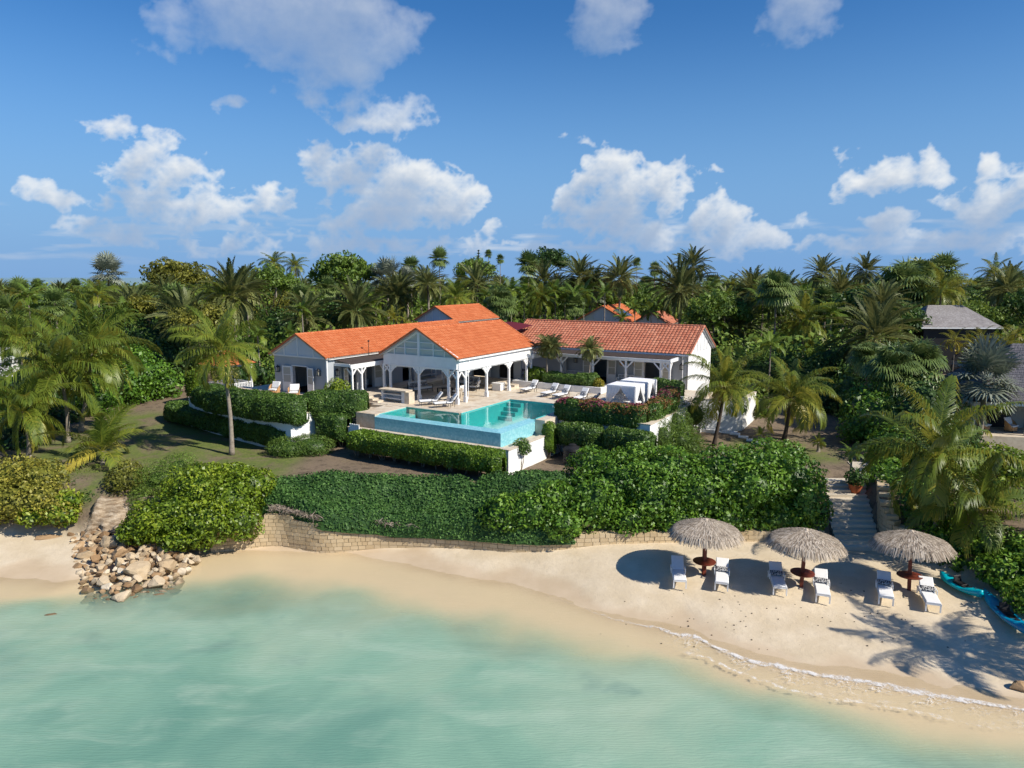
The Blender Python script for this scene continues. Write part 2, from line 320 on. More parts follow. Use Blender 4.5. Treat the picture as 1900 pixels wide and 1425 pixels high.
# foam line: sits on the swash edge, strongest to the right
fx=np.clip(np.interp(x,[-4,2,6.5,8,14,18,30],[0,.12,.4,1.0,1.0,.7,.5]),0,1)
e=(y0-y)+ .18*np.array([nz(a,b,.9,1) if abs(a)<60 and b<60 else 0 for a,b in zip(x,y)])
fw=np.interp(x,[0,7,10,14,20],[.10,.22,.6,.55,.28])
foam=.8*fx*np.exp(-((e-fw*.7)/(fw*.8))**2)
foam2=.5*np.clip(np.interp(x,[5,8,10,13,16],[0,1,1,.6,0]),0,1)*np.exp(-((e-1.45)/.45)**2)
zz=np.array([nz(a,b,.5,.02) if abs(a)<60 and b<60 else 0 for a,b in zip(x,y)])
m,g=mat0('sea_water'); p=worldco(g)
opn=g.attr('op'); dp=g.attr('deep'); fo=g.attr('foam')
pn=g.vm('MULTIPLY',p,(1,1,1)); cl=g.noise(p,.14,5,.55,.6); c2=g.noise(g.vm('MULTIPLY',p,(.5,1.3,1)),.5,5,.6,.4)
body=g.ramp(g.math('ADD',g.math('MULTIPLY',dp,.65),g.math('MULTIPLY',g.math('SUBTRACT',cl,.5),1.25),clamp=True),[(0,(.34,.45,.325)),(.35,(.225,.385,.28)),(.7,(.145,.295,.22)),(1,(.095,.215,.17))])
body=g.mix(g.mr(c2,.46,.72,0,.5),body,(.38,.50,.38)); body=g.mix(g.mr(g.noise(g.vm('MULTIPLY',p,(.6,1,1)),.09,4,.6,.8),.5,.66,0,.45),body,(.10,.235,.19)); body=g.mix(g.math('MULTIPLY',g.mr(g.noise(p,.22,4,.5,.3),.57,.72,0,.6),opn),body,(.15,.25,.21))
rip=g.new('ShaderNodeTexWave'); rip.wave_type='BANDS'; rip.bands_direction='Y'; g.put(rip.inputs['Vector'],g.vm('MULTIPLY',p,(.35,1,1))); rip.inputs['Scale'].default_value=2.2; rip.inputs['Distortion'].default_value=9; rip.inputs['Detail'].default_value=4; rip.inputs['Detail Scale'].default_value=1.4
hgt=g.math('ADD',g.math('MULTIPLY',rip.outputs['Fac'],.35),g.math('ADD',g.math('MULTIPLY',g.noise(g.vm('MULTIPLY',p,(.6,1.6,1)),3.5,5,.6,.5),.8),g.math('MULTIPLY',g.noise(p,18,3,.6),.12)))
nb=g.bump(hgt,.33,.045)
df=g.new('ShaderNodeBsdfDiffuse'); g.put(df.inputs[0],body); g.l.new(nb,df.inputs['Normal'])
tr=g.new('ShaderNodeBsdfTransparent'); g.put(tr.inputs[0],g.mix(opn,(.97,.96,.92),(.75,.95,.88)))
m1=g.new('ShaderNodeMixShader'); g.put(m1.inputs[0],g.math('MULTIPLY',opn,.97)); g.l.new(tr.outputs[0],m1.inputs[1]); g.l.new(df.outputs[0],m1.inputs[2])
gs=g.new('ShaderNodeBsdfGlossy'); gs.inputs['Roughness'].default_value=.12; g.l.new(nb,gs.inputs['Normal']); fr=schlick(g,nb)
m2=g.new('ShaderNodeMixShader'); g.put(m2.inputs[0],g.math('MULTIPLY',fr,.8)); g.l.new(m1.outputs[0],m2.inputs[1]); g.l.new(gs.outputs[0],m2.inputs[2])
ed=g.attr('edge'); jn=g.math('MULTIPLY',g.math('SUBTRACT',g.noise(p,2.2,4,.6),.5),.55); e2=g.math('ADD',ed,jn)
lw=g.math('ADD',g.math('MULTIPLY',fo,.16),.045); l1=g.mr(g.math('DIVIDE',g.math('ABSOLUTE',g.math('SUBTRACT',e2,g.math('MULTIPLY',fo,.1))),lw),.4,1.25,1,0)
l1=g.math('MULTIPLY',l1,g.mr(fo,.05,.7,.0,.9)); l1=g.math('MULTIPLY',l1,g.mr(g.noise(p,3,5,.75),.38,.58,.1,1))
fv=g.new('ShaderNodeTexVoronoi'); fv.feature='DISTANCE_TO_EDGE'; g.put(fv.inputs['Vector'],g.vm('ADD',g.vm('MULTIPLY',p,(1,1.3,1)),g.vm('SCALE',g.noise(p,2.5,4,out=1),.9))); fv.inputs['Scale'].default_value=2.6
lace=g.mr(fv.outputs['Distance'],.0,.075,1,0); bd=g.math('MULTIPLY',g.mr(e2,.0,.25,0,1),g.mr(e2,.5,2.0,1,0)); lc=g.math('MULTIPLY',g.math('MULTIPLY',lace,bd),g.mr(g.noise(p,1.1,4,.65),.42,.62,0,.8)); lc=g.math('MULTIPLY',lc,g.mr(fo,.3,.9,0,1))
l2=g.math('MULTIPLY',g.mr(g.math('ABSOLUTE',g.math('SUBTRACT',e2,1.75)),.0,.22,1,0),g.math('MULTIPLY',g.mr(g.noise(p,3,5,.75),.45,.65,0,.8),g.mr(fo,.6,1,0,1)))
ff=g.math('MULTIPLY',g.math('MAXIMUM',g.math('MAXIMUM',l1,lc),l2),.88)
fd=g.new('ShaderNodeBsdfDiffuse'); g.put(fd.inputs[0],(.82,.81,.78))
m3=g.new('ShaderNodeMixShader'); g.put(m3.inputs[0],ff); g.l.new(m2.outputs[0],m3.inputs[1]); g.l.new(fd.outputs[0],m3.inputs[2]); fin(g,m3.outputs[0])
sea=meshobj('sea_water',np.stack([x,y,zz+.015],1),gridF(len(xs),len(ys)),m,smooth=True,attrs=dict(op=op,deep=deep,edge=np.clip(e,-3,9),foam=fx)); tag(sea,kind='structure')
# ---------------------------------------------------------------- materials
M_WHITE=paint('white_paint',(.80,.80,.79),(.68,.68,.66),.55,.3,1.2,.05)
M_WALLW=paint('white_render',(.78,.78,.76),(.60,.59,.56),.8,.2,.6,.25,12,amt=.45)
M_GREY=paint('grey_render',(.40,.43,.455),(.34,.36,.38),.85,.15,.8,.2,14)
M_LGREY=paint('pale_boarding',(.60,.64,.68),(.54,.57,.61),.7,.2,1,.05)
M_SHUT=paint('door_paint',(.74,.75,.75),(.66,.67,.66),.5,.3,2,.05)
M_PANEL=paint('door_blind',(.42,.41,.36),(.36,.35,.31),.6,.3,2,.05)
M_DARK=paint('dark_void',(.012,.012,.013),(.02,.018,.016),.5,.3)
M_IRON=paint('black_iron',(.018,.018,.02),(.03,.028,.026),.45,.5)
M_CUSH=paint('white_cushion',(.78,.78,.77),(.70,.70,.69),.9,.1,4,.1,25)
M_PRINT=paint('grey_pattern_cushion',(.05,.06,.08),(.62,.62,.62),.9,.1,10,.05,amt=1)
M_WOOD=paint('weathered_boards',(.075,.058,.05),(.045,.036,.032),.85,.15,3,.3,20)
M_RED=paint('maroon_canvas',(.13,.015,.022),(.09,.012,.018),.7,.2)
M_WICK=paint('wicker',(.48,.28,.13),(.33,.18,.08),.7,.2,30,.5,60)
M_STONE=paint('coral_stone',(.62,.54,.42),(.45,.36,.26),.8,.2,2.5,.3,14,amt=.8)
M_TERRA=paint('terracotta',(.42,.12,.05),(.30,.08,.035),.7,.2)
M_SOFFIT=paint('timber_ceiling',(.42,.40,.37),(.36,.34,.31),.8,.1)
M_LAMPG=paint('lantern_glass',(.55,.50,.38),(.45,.42,.33),.1,.6)
def tilemat(name,a,b,c,d):
    m,g=mat0(name); t=g.attr('tint'); p=objco(g)
    f=g.math('ADD',g.math('MULTIPLY',t,.34),g.math('MULTIPLY',g.noise(p,.7,5,.65),.68),clamp=True)
    col=g.ramp(f,[(0,a),(.4,b),(.7,c),(1,d)]); col=g.mix(g.mr(g.noise(p,9,4,.7),.6,.8,0,.35),col,(.30,.10,.05))
    fin(g,bsdf(g,col,.62,.25,g.bump(g.noise(p,30,3),.2,.01))); return m
M_TILE=tilemat('orange_clay_tile',(.38,.092,.032),(.48,.135,.046),(.55,.18,.07),(.62,.25,.12))
M_TILE2=tilemat('weathered_clay_tile',(.33,.09,.048),(.43,.15,.085),(.51,.21,.125),(.62,.33,.22))
m,g=mat0('travertine'); p=objco(g)
br=g.new('ShaderNodeTexBrick'); g.put(br.inputs['Vector'],p); br.inputs['Scale'].default_value=1; br.inputs['Brick Width'].default_value=.62; br.inputs['Row Height'].default_value=.42; br.inputs['Mortar Size'].default_value=.012; br.inputs['Color1'].default_value=(.66,.57,.44,1); br.inputs['Color2'].default_value=(.48,.36,.24,1); br.inputs['Mortar'].default_value=(.30,.25,.19,1); br.offset=.37
col=g.mix(g.mr(g.noise(p,1.3,6,.7),.35,.7,0,.7),br.outputs['Color'],(.70,.64,.53)); col=g.mix(g.mr(g.noise(p,4,5,.7),.55,.8,0,.5),col,(.36,.25,.15))
fin(g,bsdf(g,col,.65,.3,g.bump(br.outputs['Fac'],-.3,.02))); M_TRAV=m
m,g=mat0('pool_mosaic'); p=objco(g)
v=g.new('ShaderNodeTexVoronoi'); v.distance='CHEBYCHEV'; g.put(v.inputs['Vector'],p); v.inputs['Scale'].default_value=9; v.inputs['Randomness'].default_value=.1
col=g.ramp(v.outputs['Color'],[(0,(.17,.45,.52)),(.5,(.23,.54,.60)),(1,(.35,.63,.67))]); col=g.mix(g.mr(g.noise(p,1.5,4,.6),.4,.7,0,.4),col,(.24,.50,.54)); fin(g,bsdf(g,col,.25,.5)); M_MOS=m
m,g=mat0('pool_shell'); p=objco(g); fin(g,bsdf(g,g.mix(g.noise(p,3,5,.7),(.06,.42,.44),(.13,.56,.56)),.4,.4)); M_SHELL=m
m,g=mat0('pool_water'); p=objco(g)
nb=g.bump(g.math('ADD',g.noise(p,2.2,4,.6,.6),g.math('MULTIPLY',g.noise(p,9,3),.25)),.3,.012)
tr=g.new('ShaderNodeBsdfTransparent'); g.put(tr.inputs[0],(.62,.94,.90)); gs=g.new('ShaderNodeBsdfGlossy'); gs.inputs['Roughness'].default_value=.03; g.l.new(nb,gs.inputs['Normal'])
fr=schlick(g,nb); mx=g.new('ShaderNodeMixShader'); g.l.new(fr,mx.inputs[0]); g.l.new(tr.outputs[0],mx.inputs[1]); g.l.new(gs.outputs[0],mx.inputs[2]); fin(g,mx.outputs[0]); M_POOL=m
m,g=mat0('gable_louvre'); p=objco(g)
wv=g.new('ShaderNodeTexWave'); wv.bands_direction='Z'; g.put(wv.inputs['Vector'],p); wv.inputs['Scale'].default_value=3.4
fin(g,bsdf(g,g.mix(wv.outputs['Fac'],(.36,.41,.38),(.62,.65,.60)),.2,.6)); M_LOUV=m
M_SLATE=tilemat('dark_shingle',(.045,.045,.055),(.07,.07,.085),(.11,.105,.12),(.16,.15,.16))
M_SHING=tilemat('silver_shingle',(.19,.17,.165),(.25,.23,.22),(.32,.30,.29),(.40,.37,.35))
rng=random.Random(5)
# ---------------------------------------------------------------- roof tiles: real barrel profile in overlapping rows
def tiled(P0,P1,P2,P3,tw=.30,rh=.38,amp=.06,step=.035,seg=6,seed=1):
    """P0,P1 eave left/right, P3,P2 ridge left/right"""
    P0,P1,P2,P3=map(Vector,(P0,P1,P2,P3)); a=(P1-P0); Ln=a.length; S=((P3-P0)-a.normalized()*(P3-P0).dot(a.normalized())).length
    n=a.cross(P3-P0).normalized(); n=n if n.z>0 else -n
    nc=max(2,round(Ln/tw)); nr=max(2,round(S/rh)); r=random.Random(seed); mb=MB(); cols=nc*seg
    prof=[amp*(abs(math.sin(math.pi*(k/seg)))**.7) for k in range(seg)]
    rowj=[[r.uniform(-.006,.006) for _ in range(nc+1)] for _ in range(nr)]
    tt=[[r.random() for _ in range(nc+1)] for _ in range(nr)]
    vs=[];fs=[];ts=[]
    for j in range(nr):
        for e in (0,1):
            f=(j+e*1.0)/nr
            A=P0.lerp(P3,f); B=P1.lerp(P2,f)
            for i in range(cols+1):
                h=prof[i%seg]+(step*(1-e))+rowj[j][i//seg]
                vs.append(A.lerp(B,i/cols)+n*h)
    w=cols+1
    for j in range(nr):
        b=j*2*w
        for i in range(cols): fs.append((b+i,b+i+1,b+w+i+1,b+w+i)); ts.append(tt[j][i//seg])
        if j<nr-1:
            for i in range(cols): fs.append((b+w+i,b+w+i+1,b+2*w+i+1,b+2*w+i)); ts.append(.1)
    mb.add(vs,fs); mb.t=ts
    # solid underside
    u=MB(); k=-.05
    return mb,n
def gable_roof(T,name,u0,u1,v0,v1,ze,zr,axis='v',mat=M_TILE,seed=1,label=None,tw=.3,verge=True,ridge=True):
    """parts of T: two tiled slopes as one roof part, plus ridge cap and timber soffit"""
    if axis=='v': um=(u0+u1)/2; sl=[((u1,v0,ze),(u1,v1,ze),(um,v1,zr),(um,v0,zr)),((u0,v1,ze),(u0,v0,ze),(um,v0,zr),(um,v1,zr))]; ends=[(um,v0,zr),(um,v1,zr)]; vg=[((u0,v0,ze),(um,v0,zr)),((u1,v0,ze),(um,v0,zr)),((u0,v1,ze),(um,v1,zr)),((u1,v1,ze),(um,v1,zr))]
    else: vm=(v0+v1)/2; sl=[((u0,v0,ze),(u1,v0,ze),(u1,vm,zr),(u0,vm,zr)),((u1,v1,ze),(u0,v1,ze),(u0,vm,zr),(u1,vm,zr))]; ends=[(u0,vm,zr),(u1,vm,zr)]; vg=[((u0,v0,ze),(u0,vm,zr)),((u0,v1,ze),(u0,vm,zr)),((u1,v0,ze),(u1,vm,zr)),((u1,v1,ze),(u1,vm,zr))]
    R=MB(); S=MB()
    for i,s_ in enumerate(sl):
        mb,n=tiled(*s_,seed=seed+i,tw=tw); R.merge(mb); S.slab([tuple(Vector(p)-n*.012) for p in s_],-n,.09)
    ro=R.build('roof',mat,T,label)
    S.build('roof_deck',M_SOFFIT,T)
    if ridge:
        c=MB(); a,b=map(Vector,ends); n=int((b-a).length/.4)
        for k in range(n):
            p=a.lerp(b,k/n)+Vector((0,0,.03)); q_=a.lerp(b,(k+1.12)/n)+Vector((0,0,.015)); c.tube([p,q_],[.125,.105],7,t=rng.random())
        c.build('ridge_cap',mat,ro)
    if verge:
        for a,b in vg:
            c=MB(); a=Vector(a);b=Vector(b); n=int((b-a).length/.36)
            for k in range(n): c.tube([a.lerp(b,k/n)+Vector((0,0,.07)),a.lerp(b,(k+1.1)/n)+Vector((0,0,.06))],[.095,.08],6,t=rng.random())
            c.build('verge_tiles',mat,ro)
    return ro
def wallrun(mb,ax,c,a0,a1,z0,z1,th,ops=()):
    """wall along axis ax ('u' or 'v') at fixed coordinate c..c+th with openings (a,b,ztop[,zsill])"""
    def bx(p,q_,zl,zh):
        if q_-p<.001 or zh-zl<.001: return
        if ax=='u': mb.box(p,q_,c,c+th,zl,zh)
        else: mb.box(c,c+th,p,q_,zl,zh)
    cur=a0
    for o in sorted(ops):
        bx(cur,o[0],z0,z1); bx(o[0],o[1],o[2],z1)
        if len(o)>3: bx(o[0],o[1],z0,o[3])
        cur=o[1]
    bx(cur,a1,z0,z1)
def doorleaf(T,hinge,ang,w,z0,z1,label=None,name='door'):
    """panelled leaf hinged at hinge, swinging along angle ang in the villa frame"""
    f=MB(); d=Vector((math.cos(ang),math.sin(ang),0)); h=Vector((hinge[0],hinge[1],0)); s=.1; zm=z0+(z1-z0)*.36
    def B(a,b,zl,zh,t=.045): f.bar(h+d*a+Vector((0,0,(zl+zh)/2)),h+d*b+Vector((0,0,(zl+zh)/2)),t,zh-zl)
    B(0,s,z0,z1);B(w-s,w,z0,z1);B(s,w-s,z1-.12,z1);B(s,w-s,z0,z0+.16);B(s,w-s,zm-.05,zm+.05);B(s,w-s,z0+.16,zm-.05,.02)
    zq=zm+.05+(z1-.12-zm-.05)*.5; B(s,w-s,zq-.02,zq+.02,.03)
    o=f.build(name,M_SHUT,T,label)
    g_=MB(); g_.bar(h+d*s+Vector((0,0,(zm+z1)/2-.035)),h+d*(w-s)+Vector((0,0,(zm+z1)/2-.035)),.012,z1-.12-zm-.05); g_.build('glass',M_PANEL,o)
    k=MB(); c=h+d*(w-.05)+Vector((0,0,z0+1)); nn=Vector((-d.y,d.x,0)); k.bar(c-nn*.07,c+nn*.07,.03,.03); k.build('handle',M_IRON,o); return o
def lantern(T,u,v,z,n=(0,-1)):
    f=MB(); n=Vector((n[0],n[1],0)); c=Vector((u,v,z))+n*.16
    w=.13
    for a,b in ((-1,-1),(1,-1),(1,1),(-1,1)): f.box(c.x+a*w-.012,c.x+a*w+.012,c.y+b*w-.012,c.y+b*w+.012,z-.2,z+.18)
    f.box(c.x-w-.02,c.x+w+.02,c.y-w-.02,c.y+w+.02,z-.23,z-.2); f.box(c.x-w-.03,c.x+w+.03,c.y-w-.03,c.y+w+.03,z+.18,z+.2)
    f.lathe([(.15,.2),(.05,.32),(.02,.38)],(c.x,c.y,z),8); f.bar(c+Vector((0,0,.25)),c-n*.16+Vector((0,0,.25)),.03,.03)
    o=f.build('wall_lantern',M_IRON,T); gmb=MB(); gmb.box(c.x-.06,c.x+.06,c.y-.06,c.y+.06,z-.19,z+.1); gmb.build('lantern_glass',M_LAMPG,o)
def post(T,u,v,z0,z1,w=.17,br=((1,0),(-1,0)),base=True,bl=.62,label=None):
    m_=MB(); m_.box(u-w/2,u+w/2,v-w/2,v+w/2,z0,z1)
    if base: m_.box(u-w/2-.045,u+w/2+.045,v-w/2-.045,v+w/2+.045,z0-.002,z0+.42); m_.box(u-w/2-.02,u+w/2+.02,v-w/2-.02,v+w/2+.02,z0+.42,z0+.46)
    o=m_.build('post',M_WHITE,T,label)
    if br:
        b=MB()
        for dx,dy in br: b.bar((u+dx*w*.4,v+dy*w*.4,z1-bl),(u+dx*bl,v+dy*bl,z1-.03),.09,.11)
        b.build('brace',M_WHITE,o)
    return o
# ---------------------------------------------------------------- villa
V=hth('villa',0,0,6.0,'long white and grey single storey villa with orange tiled roofs and an open pavilion','villa')
TL=6.4   # floor of the left wing
# pavilion
gable_roof(V,'roof',-7.72,.28,-.32,12.35,9.56,11.80,'v',seed=3)
b=MB()
b.box(-7.45,.0,-.09,.09,8.75,9.55); b.box(-.09,.09,.09,11.9,8.62,9.42); b.box(-7.54,-7.36,.09,11.9,8.8,9.45)
b.box(-7.45,0,-.12,-.092,8.72,8.82); b.box(.092,.12,.1,11.9,8.58,8.68)
b.box(.12,.30,-.1,12.2,9.42,9.54)  # gutter
b.build('beam',M_WHITE,V)
# scalloped valance between the posts
def valance(ax,c,a0,a1,z,t=.05):
    n=10; w=a1-a0; vb=MB()
    for k in range(n):
        f0=k/n; fm=(k+.5)/n; drop=.34*max(0,abs(fm-.5)*2-.55)/.45
        p,q_=a0+w*f0,a0+w*(k+1)/n
        if ax=='u': vb.box(p,q_,c-t/2,c+t/2,z-.10-drop,z)
        else: vb.box(c-t/2,c+t/2,p,q_,z-.10-drop,z)
    vb.build('valance',M_WHITE,V)
for a0,a1 in ((-6.75,-3.8),(-3.8,-.85)): valance('u',0,a0,a1,8.72)
for a0,a1 in ((1.1,4.2),(4.2,7.8),(7.8,11.0)): valance('v',0,a0,a1,8.58)
for u,br in ((0,((0,1),(-1,0))),(-.85,((-1,0),(1,0))),(-3.8,((-1,0),(1,0))),(-6.8,((1,0),(-1,0))),(-7.5,((1,0),))): post(V,u,0,6.0,8.75 if u else 8.62,br=br)
for v,br in ((1.1,((0,1),(0,-1))),(4.2,((0,1),(0,-1))),(7.8,((0,1),(0,-1))),(10.9,((0,-1),)),(11.75,((0,-1),))): post(V,0,v,6.0,8.62,br=br)
for v in (4.2,8.2,11.75): post(V,-7.5,v,6.0,8.8,br=((0,1),(0,-1)))
# glazed gable
g1=MB(); ap=11.66; half=3.78; um=-3.72
def zr_(u): return ap-(abs(u-um))*(ap-9.56)/half
g1.bar((um-half,-.02,9.60),(um,-.02,ap-.02),.14,.26); g1.bar((um+half,-.02,9.60),(um,-.02,ap-.02),.14,.26); g1.box(um-.11,um+.11,-.12,.08,9.5,ap-.15); g1.box(um-half+.3,um+half-.3,-.10,.06,9.55,9.66)
for du in (-2.55,-1.45,1.45,2.55): g1.box(um+du-.035,um+du+.035,-.08,.04,9.6,zr_(um+du)-.1)
for s_ in (-1,1):
    g1.box(min(um+s_*.1,um+s_*2.4),max(um+s_*.1,um+s_*2.4),-.075,.035,10.17,10.23); g1.box(min(um+s_*.1,um+s_*1.45),max(um+s_*.1,um+s_*1.45),-.075,.035,10.68,10.74)
gf=g1.build('gable_frame',M_WHITE,V)
for (a,b_) in ((-3.4,-2.58),(-2.52,-1.48),(-1.42,-.11),(.11,1.42),(1.48,2.52),(2.58,3.4)):
    m_=MB(); z1,z2=zr_(um+a)-.12,zr_(um+b_)-.12; m_.add([(um+a,.0,9.62),(um+b_,.0,9.62),(um+b_,.0,max(z2,9.63)),(um+a,.0,max(z1,9.63))],[(0,1,2,3)]); m_.build('pane',M_LOUV,gf)
# pavilion back and the raised dining floor
w=MB(); wallrun(w,'u',11.95,-9.9,-1.2,6.0,9.5,.2,[(-6.6,-5.2,8.5),(-3.6,-2.0,8.4)]); wallrun(w,'v',-9.9,11.95,16.5,6.4,9.4,.2)
w.build('pavilion_wall',M_GREY,V)
w=MB(); w.add([(-7.6,12.1,9.5),(.1,12.1,9.5),(um,12.1,11.6)],[(0,1,2)]); w.box(-9.9,1.5,15.9,16.1,6.4,9.1); w.build('inner_wall',M_GREY,V)
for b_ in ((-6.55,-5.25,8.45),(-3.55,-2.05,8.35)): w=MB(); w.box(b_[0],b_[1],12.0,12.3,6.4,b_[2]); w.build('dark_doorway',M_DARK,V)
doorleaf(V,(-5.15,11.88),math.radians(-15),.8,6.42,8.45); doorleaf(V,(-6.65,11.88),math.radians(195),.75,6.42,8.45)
# left wing
gable_roof(V,'roof',-16.25,-9.55,-4.5,17.6,9.46,11.25,'v',seed=11)
w=MB()
wallrun(w,'u',-4.2,-15.95,-9.85,5.6,9.45,.22,[(-13.75,-12.05,8.62,TL)])
wallrun(w,'v',-10.05,-3.98,16.4,5.6,9.45,.2,[(-1.85,-.75,8.55,TL),(.35,1.3,8.55,TL),(5.2,6.6,8.55,TL)])
wallrun(w,'v',-15.95,-3.98,16.4,5.6,9.45,.2); w.box(-15.75,-9.86,17.2,17.4,5.6,9.45); w.build('left_wing_wall',M_GREY,V)
w=MB(); zz_=lambda u:11.16-(abs(u+12.9))*.532
w.prism([(0,0)],0,0) if False else None
w.add([(-16.1,-4.26,9.42),(-9.7,-4.26,9.42),(-12.9,-4.26,11.15),(-16.1,-4.1,9.42),(-9.7,-4.1,9.42),(-12.9,-4.1,11.15)],[(0,1,2),(5,4,3),(0,3,4,1),(1,4,5,2),(2,5,3,0)])
w.build('gable_boarding',M_LGREY,V)
w=MB()
for u in (-14.6,-13.0,-11.2): w.box(u-.06,u+.06,-4.31,-4.262,9.45,zz_(u)-.12)
w.box(-16.1,-9.7,-4.31,-4.262,9.38,9.5); w.bar((-16.2,-4.36,9.42),(-12.9,-4.36,11.17),.1,.2); w.bar((-9.6,-4.36,9.42),(-12.9,-4.36,11.17),.1,.2)
w.box(-9.84,-9.6,-4.1,16.4,9.32,9.45); w.box(-9.84,-9.72,-4.32,-4.2,6.3,9.3); w.build('gable_trim',M_WHITE,V)
w=MB(); w.box(-15.7,-10.1,-3.95,16.3,TL-.08,TL-.02); w.build('room_floor',M_WOOD,V)
w=MB(); w.box(-15.7,-10.15,2.2,2.4,TL,9.3); w.box(-15.75,-10.06,-3.97,16.3,9.1,9.2); w.build('room_partition',M_GREY,V)
w=MB(); w.box(-15.2,-11,-.2,1.9,TL,TL+.55); w.build('bed',M_CUSH,V)
w=MB(); w.box(-13.83,-13.75,-4.26,-3.96,TL,8.7); w.box(-12.05,-11.97,-4.26,-3.96,TL,8.7); w.box(-13.83,-11.97,-4.26,-3.96,8.62,8.7); w.build('door_frame',M_WHITE,V)
doorleaf(V,(-13.83,-4.28),math.radians(188),.95,TL+.02,8.6); doorleaf(V,(-11.97,-4.3),math.radians(-12),.9,TL+.02,8.6)
lantern(V,-15.4,-4.2,8.25); lantern(V,-10.65,-4.2,8.25); lantern(V,-9.85,-3.2,8.2,(1,0)); lantern(V,-9.85,3.1,8.2,(1,0))
doorleaf(V,(-9.8,-1.85),math.radians(-75),.72,TL+.02,8.5); doorleaf(V,(-9.8,1.35),math.radians(75),.85,TL+.02,8.5); doorleaf(V,(-9.8,.35),math.radians(-60),.5,TL+.02,8.5); doorleaf(V,(-9.8,6.65),math.radians(80),.8,TL+.02,8.5)
for v,n in ((2.35,1),): 
    w=MB(); w.lathe([(.0,0),(.2,0),(.2,.03),(0,.03)],(0,0,0),14); M_=Matrix.Translation((-9.84,v,8.2))@Matrix.Rotation(math.radians(90),4,'Y'); x_=MB(); x_.merge(w,M_); x_.build('wall_plate',M_WICK,V)
# left porch
def boards(mb,p0,p1,p2,p3,n,th=.04,gap=.12):
    p0,p1,p2,p3=map(Vector,(p0,p1,p2,p3))
    for k in range(n):
        a=(k+gap/2)/n;b_=(k+1-gap/2)/n
        nrm=(p1-p0).cross(p3-p0).normalized(); nrm=nrm if nrm.z>0 else -nrm
        mb.slab([p0.lerp(p3,a),p1.lerp(p2,a),p1.lerp(p2,b_),p0.lerp(p3,b_)],nrm,th,rng.random())
w=MB(); boards(w,(-9.8,-3.3,9.22),(-9.8,4.3,9.22),(-8.1,4.3,8.98),(-8.1,-3.3,8.98),14); w.build('porch_roof',M_WOOD,V)
w=MB(); w.box(-8.14,-8.0,-3.4,4.3,8.72,8.96); w.box(-9.8,-8.14,-3.4,-3.28,8.78,9.0); w.box(-8.12,-8.02,-3.3,4.2,8.6,8.72); w.build('porch_beam',M_WHITE,V)
for v in (-3.2,-2.1,.7,4.1): post(V,-8.07,v,TL,8.62,.14,((0,1),(0,-1)) if v>-3 else ((0,1),(-1,0)),bl=.5)
# right wing
gable_roof(V,'roof',-5.1,13.6,15.95,24.1,9.17,11.42,'u',mat=M_TILE2,seed=23,tw=.34)
w=MB()
ops=[(-1.5,.15,8.3),(4.1,5.55,8.3),(9.25,10.85,8.3)]
wallrun(w,'u',16.5,-5,13.3,5.9,9.15,.22,ops); wallrun(w,'v',-5,16.72,23.4,5.9,9.15,.2); wallrun(w,'u',23.4,-5,13.08,5.9,9.15,.2)
w.build('right_wing_wall',M_GREY,V)
w=MB(); wallrun(w,'v',13.082,16.5,23.6,3.4,9.15,.22,[(20.6,21.3,8.3,7.4)]); w.build('end_wall',M_WALLW,V)
w=MB(); w.add([(13.12,16.1,9.15),(13.12,24,9.15),(13.12,20.03,11.33),(13.32,16.1,9.15),(13.32,24,9.15),(13.32,20.03,11.33)],[(0,1,2),(5,4,3),(0,3,4,1),(1,4,5,2),(2,5,3,0)])
for v in (18.0,19.0,20.03,21.1,22.1): w.box(13.322,13.37,v-.05,v+.05,9.2,11.2-abs(v-20.03)*.55)
w.bar((13.42,16.05,9.12),(13.42,20.03,11.3),.1,.22); w.bar((13.42,24.05,9.12),(13.42,20.03,11.3),.1,.22); w.box(-5.1,13.5,15.88,16.02,9.02,9.15); w.build('gable_trim',M_WHITE,V)
w=MB(); w.box(-4.8,13.05,16.75,23.38,5.93,5.98); w.build('room_floor',M_WOOD,V)
w=MB(); w.box(-4.8,13.05,20,20.1,6,9); w.box(-4.8,13.05,16.74,23.38,8.9,8.98); w.box(2.6,2.7,16.75,20,6,9); w.box(7.6,7.7,16.75,20,6,9); w.build('room_partition',M_GREY,V)
w=MB()
for a,b_,z in ops:
    w.box(a-.09,a,16.44,16.74,6,z+.08); w.box(b_,b_+.09,16.44,16.74,6,z+.08); w.box(a-.09,b_+.09,16.44,16.74,z,z+.08)
w.build('door_frame',M_WHITE,V)
for a,b_,z in ops:
    doorleaf(V,(a-.1,16.4),math.radians(186),.88,6.02,8.28); doorleaf(V,(b_+.1,16.4),math.radians(-7),.9,6.02,8.28)
w=MB(); w.box(-2.0,.8,18,19.6,6,6.5); w.build('bed',M_LGREY,V)
for u in (2.35,7.7,12.75): lantern(V,u,16.5,8.0)
for u in (7.05,8.35):
    w=MB(); w.lathe([(.0,0),(.2,.0),(.23,.03),(0,.03)],(0,0,0),14); x_=MB(); x_.merge(w,Matrix.Translation((u,16.46,7.95))@Matrix.Rotation(math.radians(90),4,'X')); x_.build('wall_plate',M_WICK,V)
w=MB(); boards(w,(-1.6,16.45,9.0),(12.4,16.45,9.0),(12.4,13.95,8.86),(-1.6,13.95,8.86),12); w.build('porch_roof',M_WOOD,V)
w=MB(); w.box(-1.6,12.6,13.8,13.95,8.56,8.84); w.box(12.45,12.6,13.95,16.45,8.62,8.9); w.box(-1.6,12.6,13.72,13.8,8.72,8.85); w.box(.1,.3,11.7,13.8,8.5,8.9); w.build('porch_beam',M_WHITE,V)
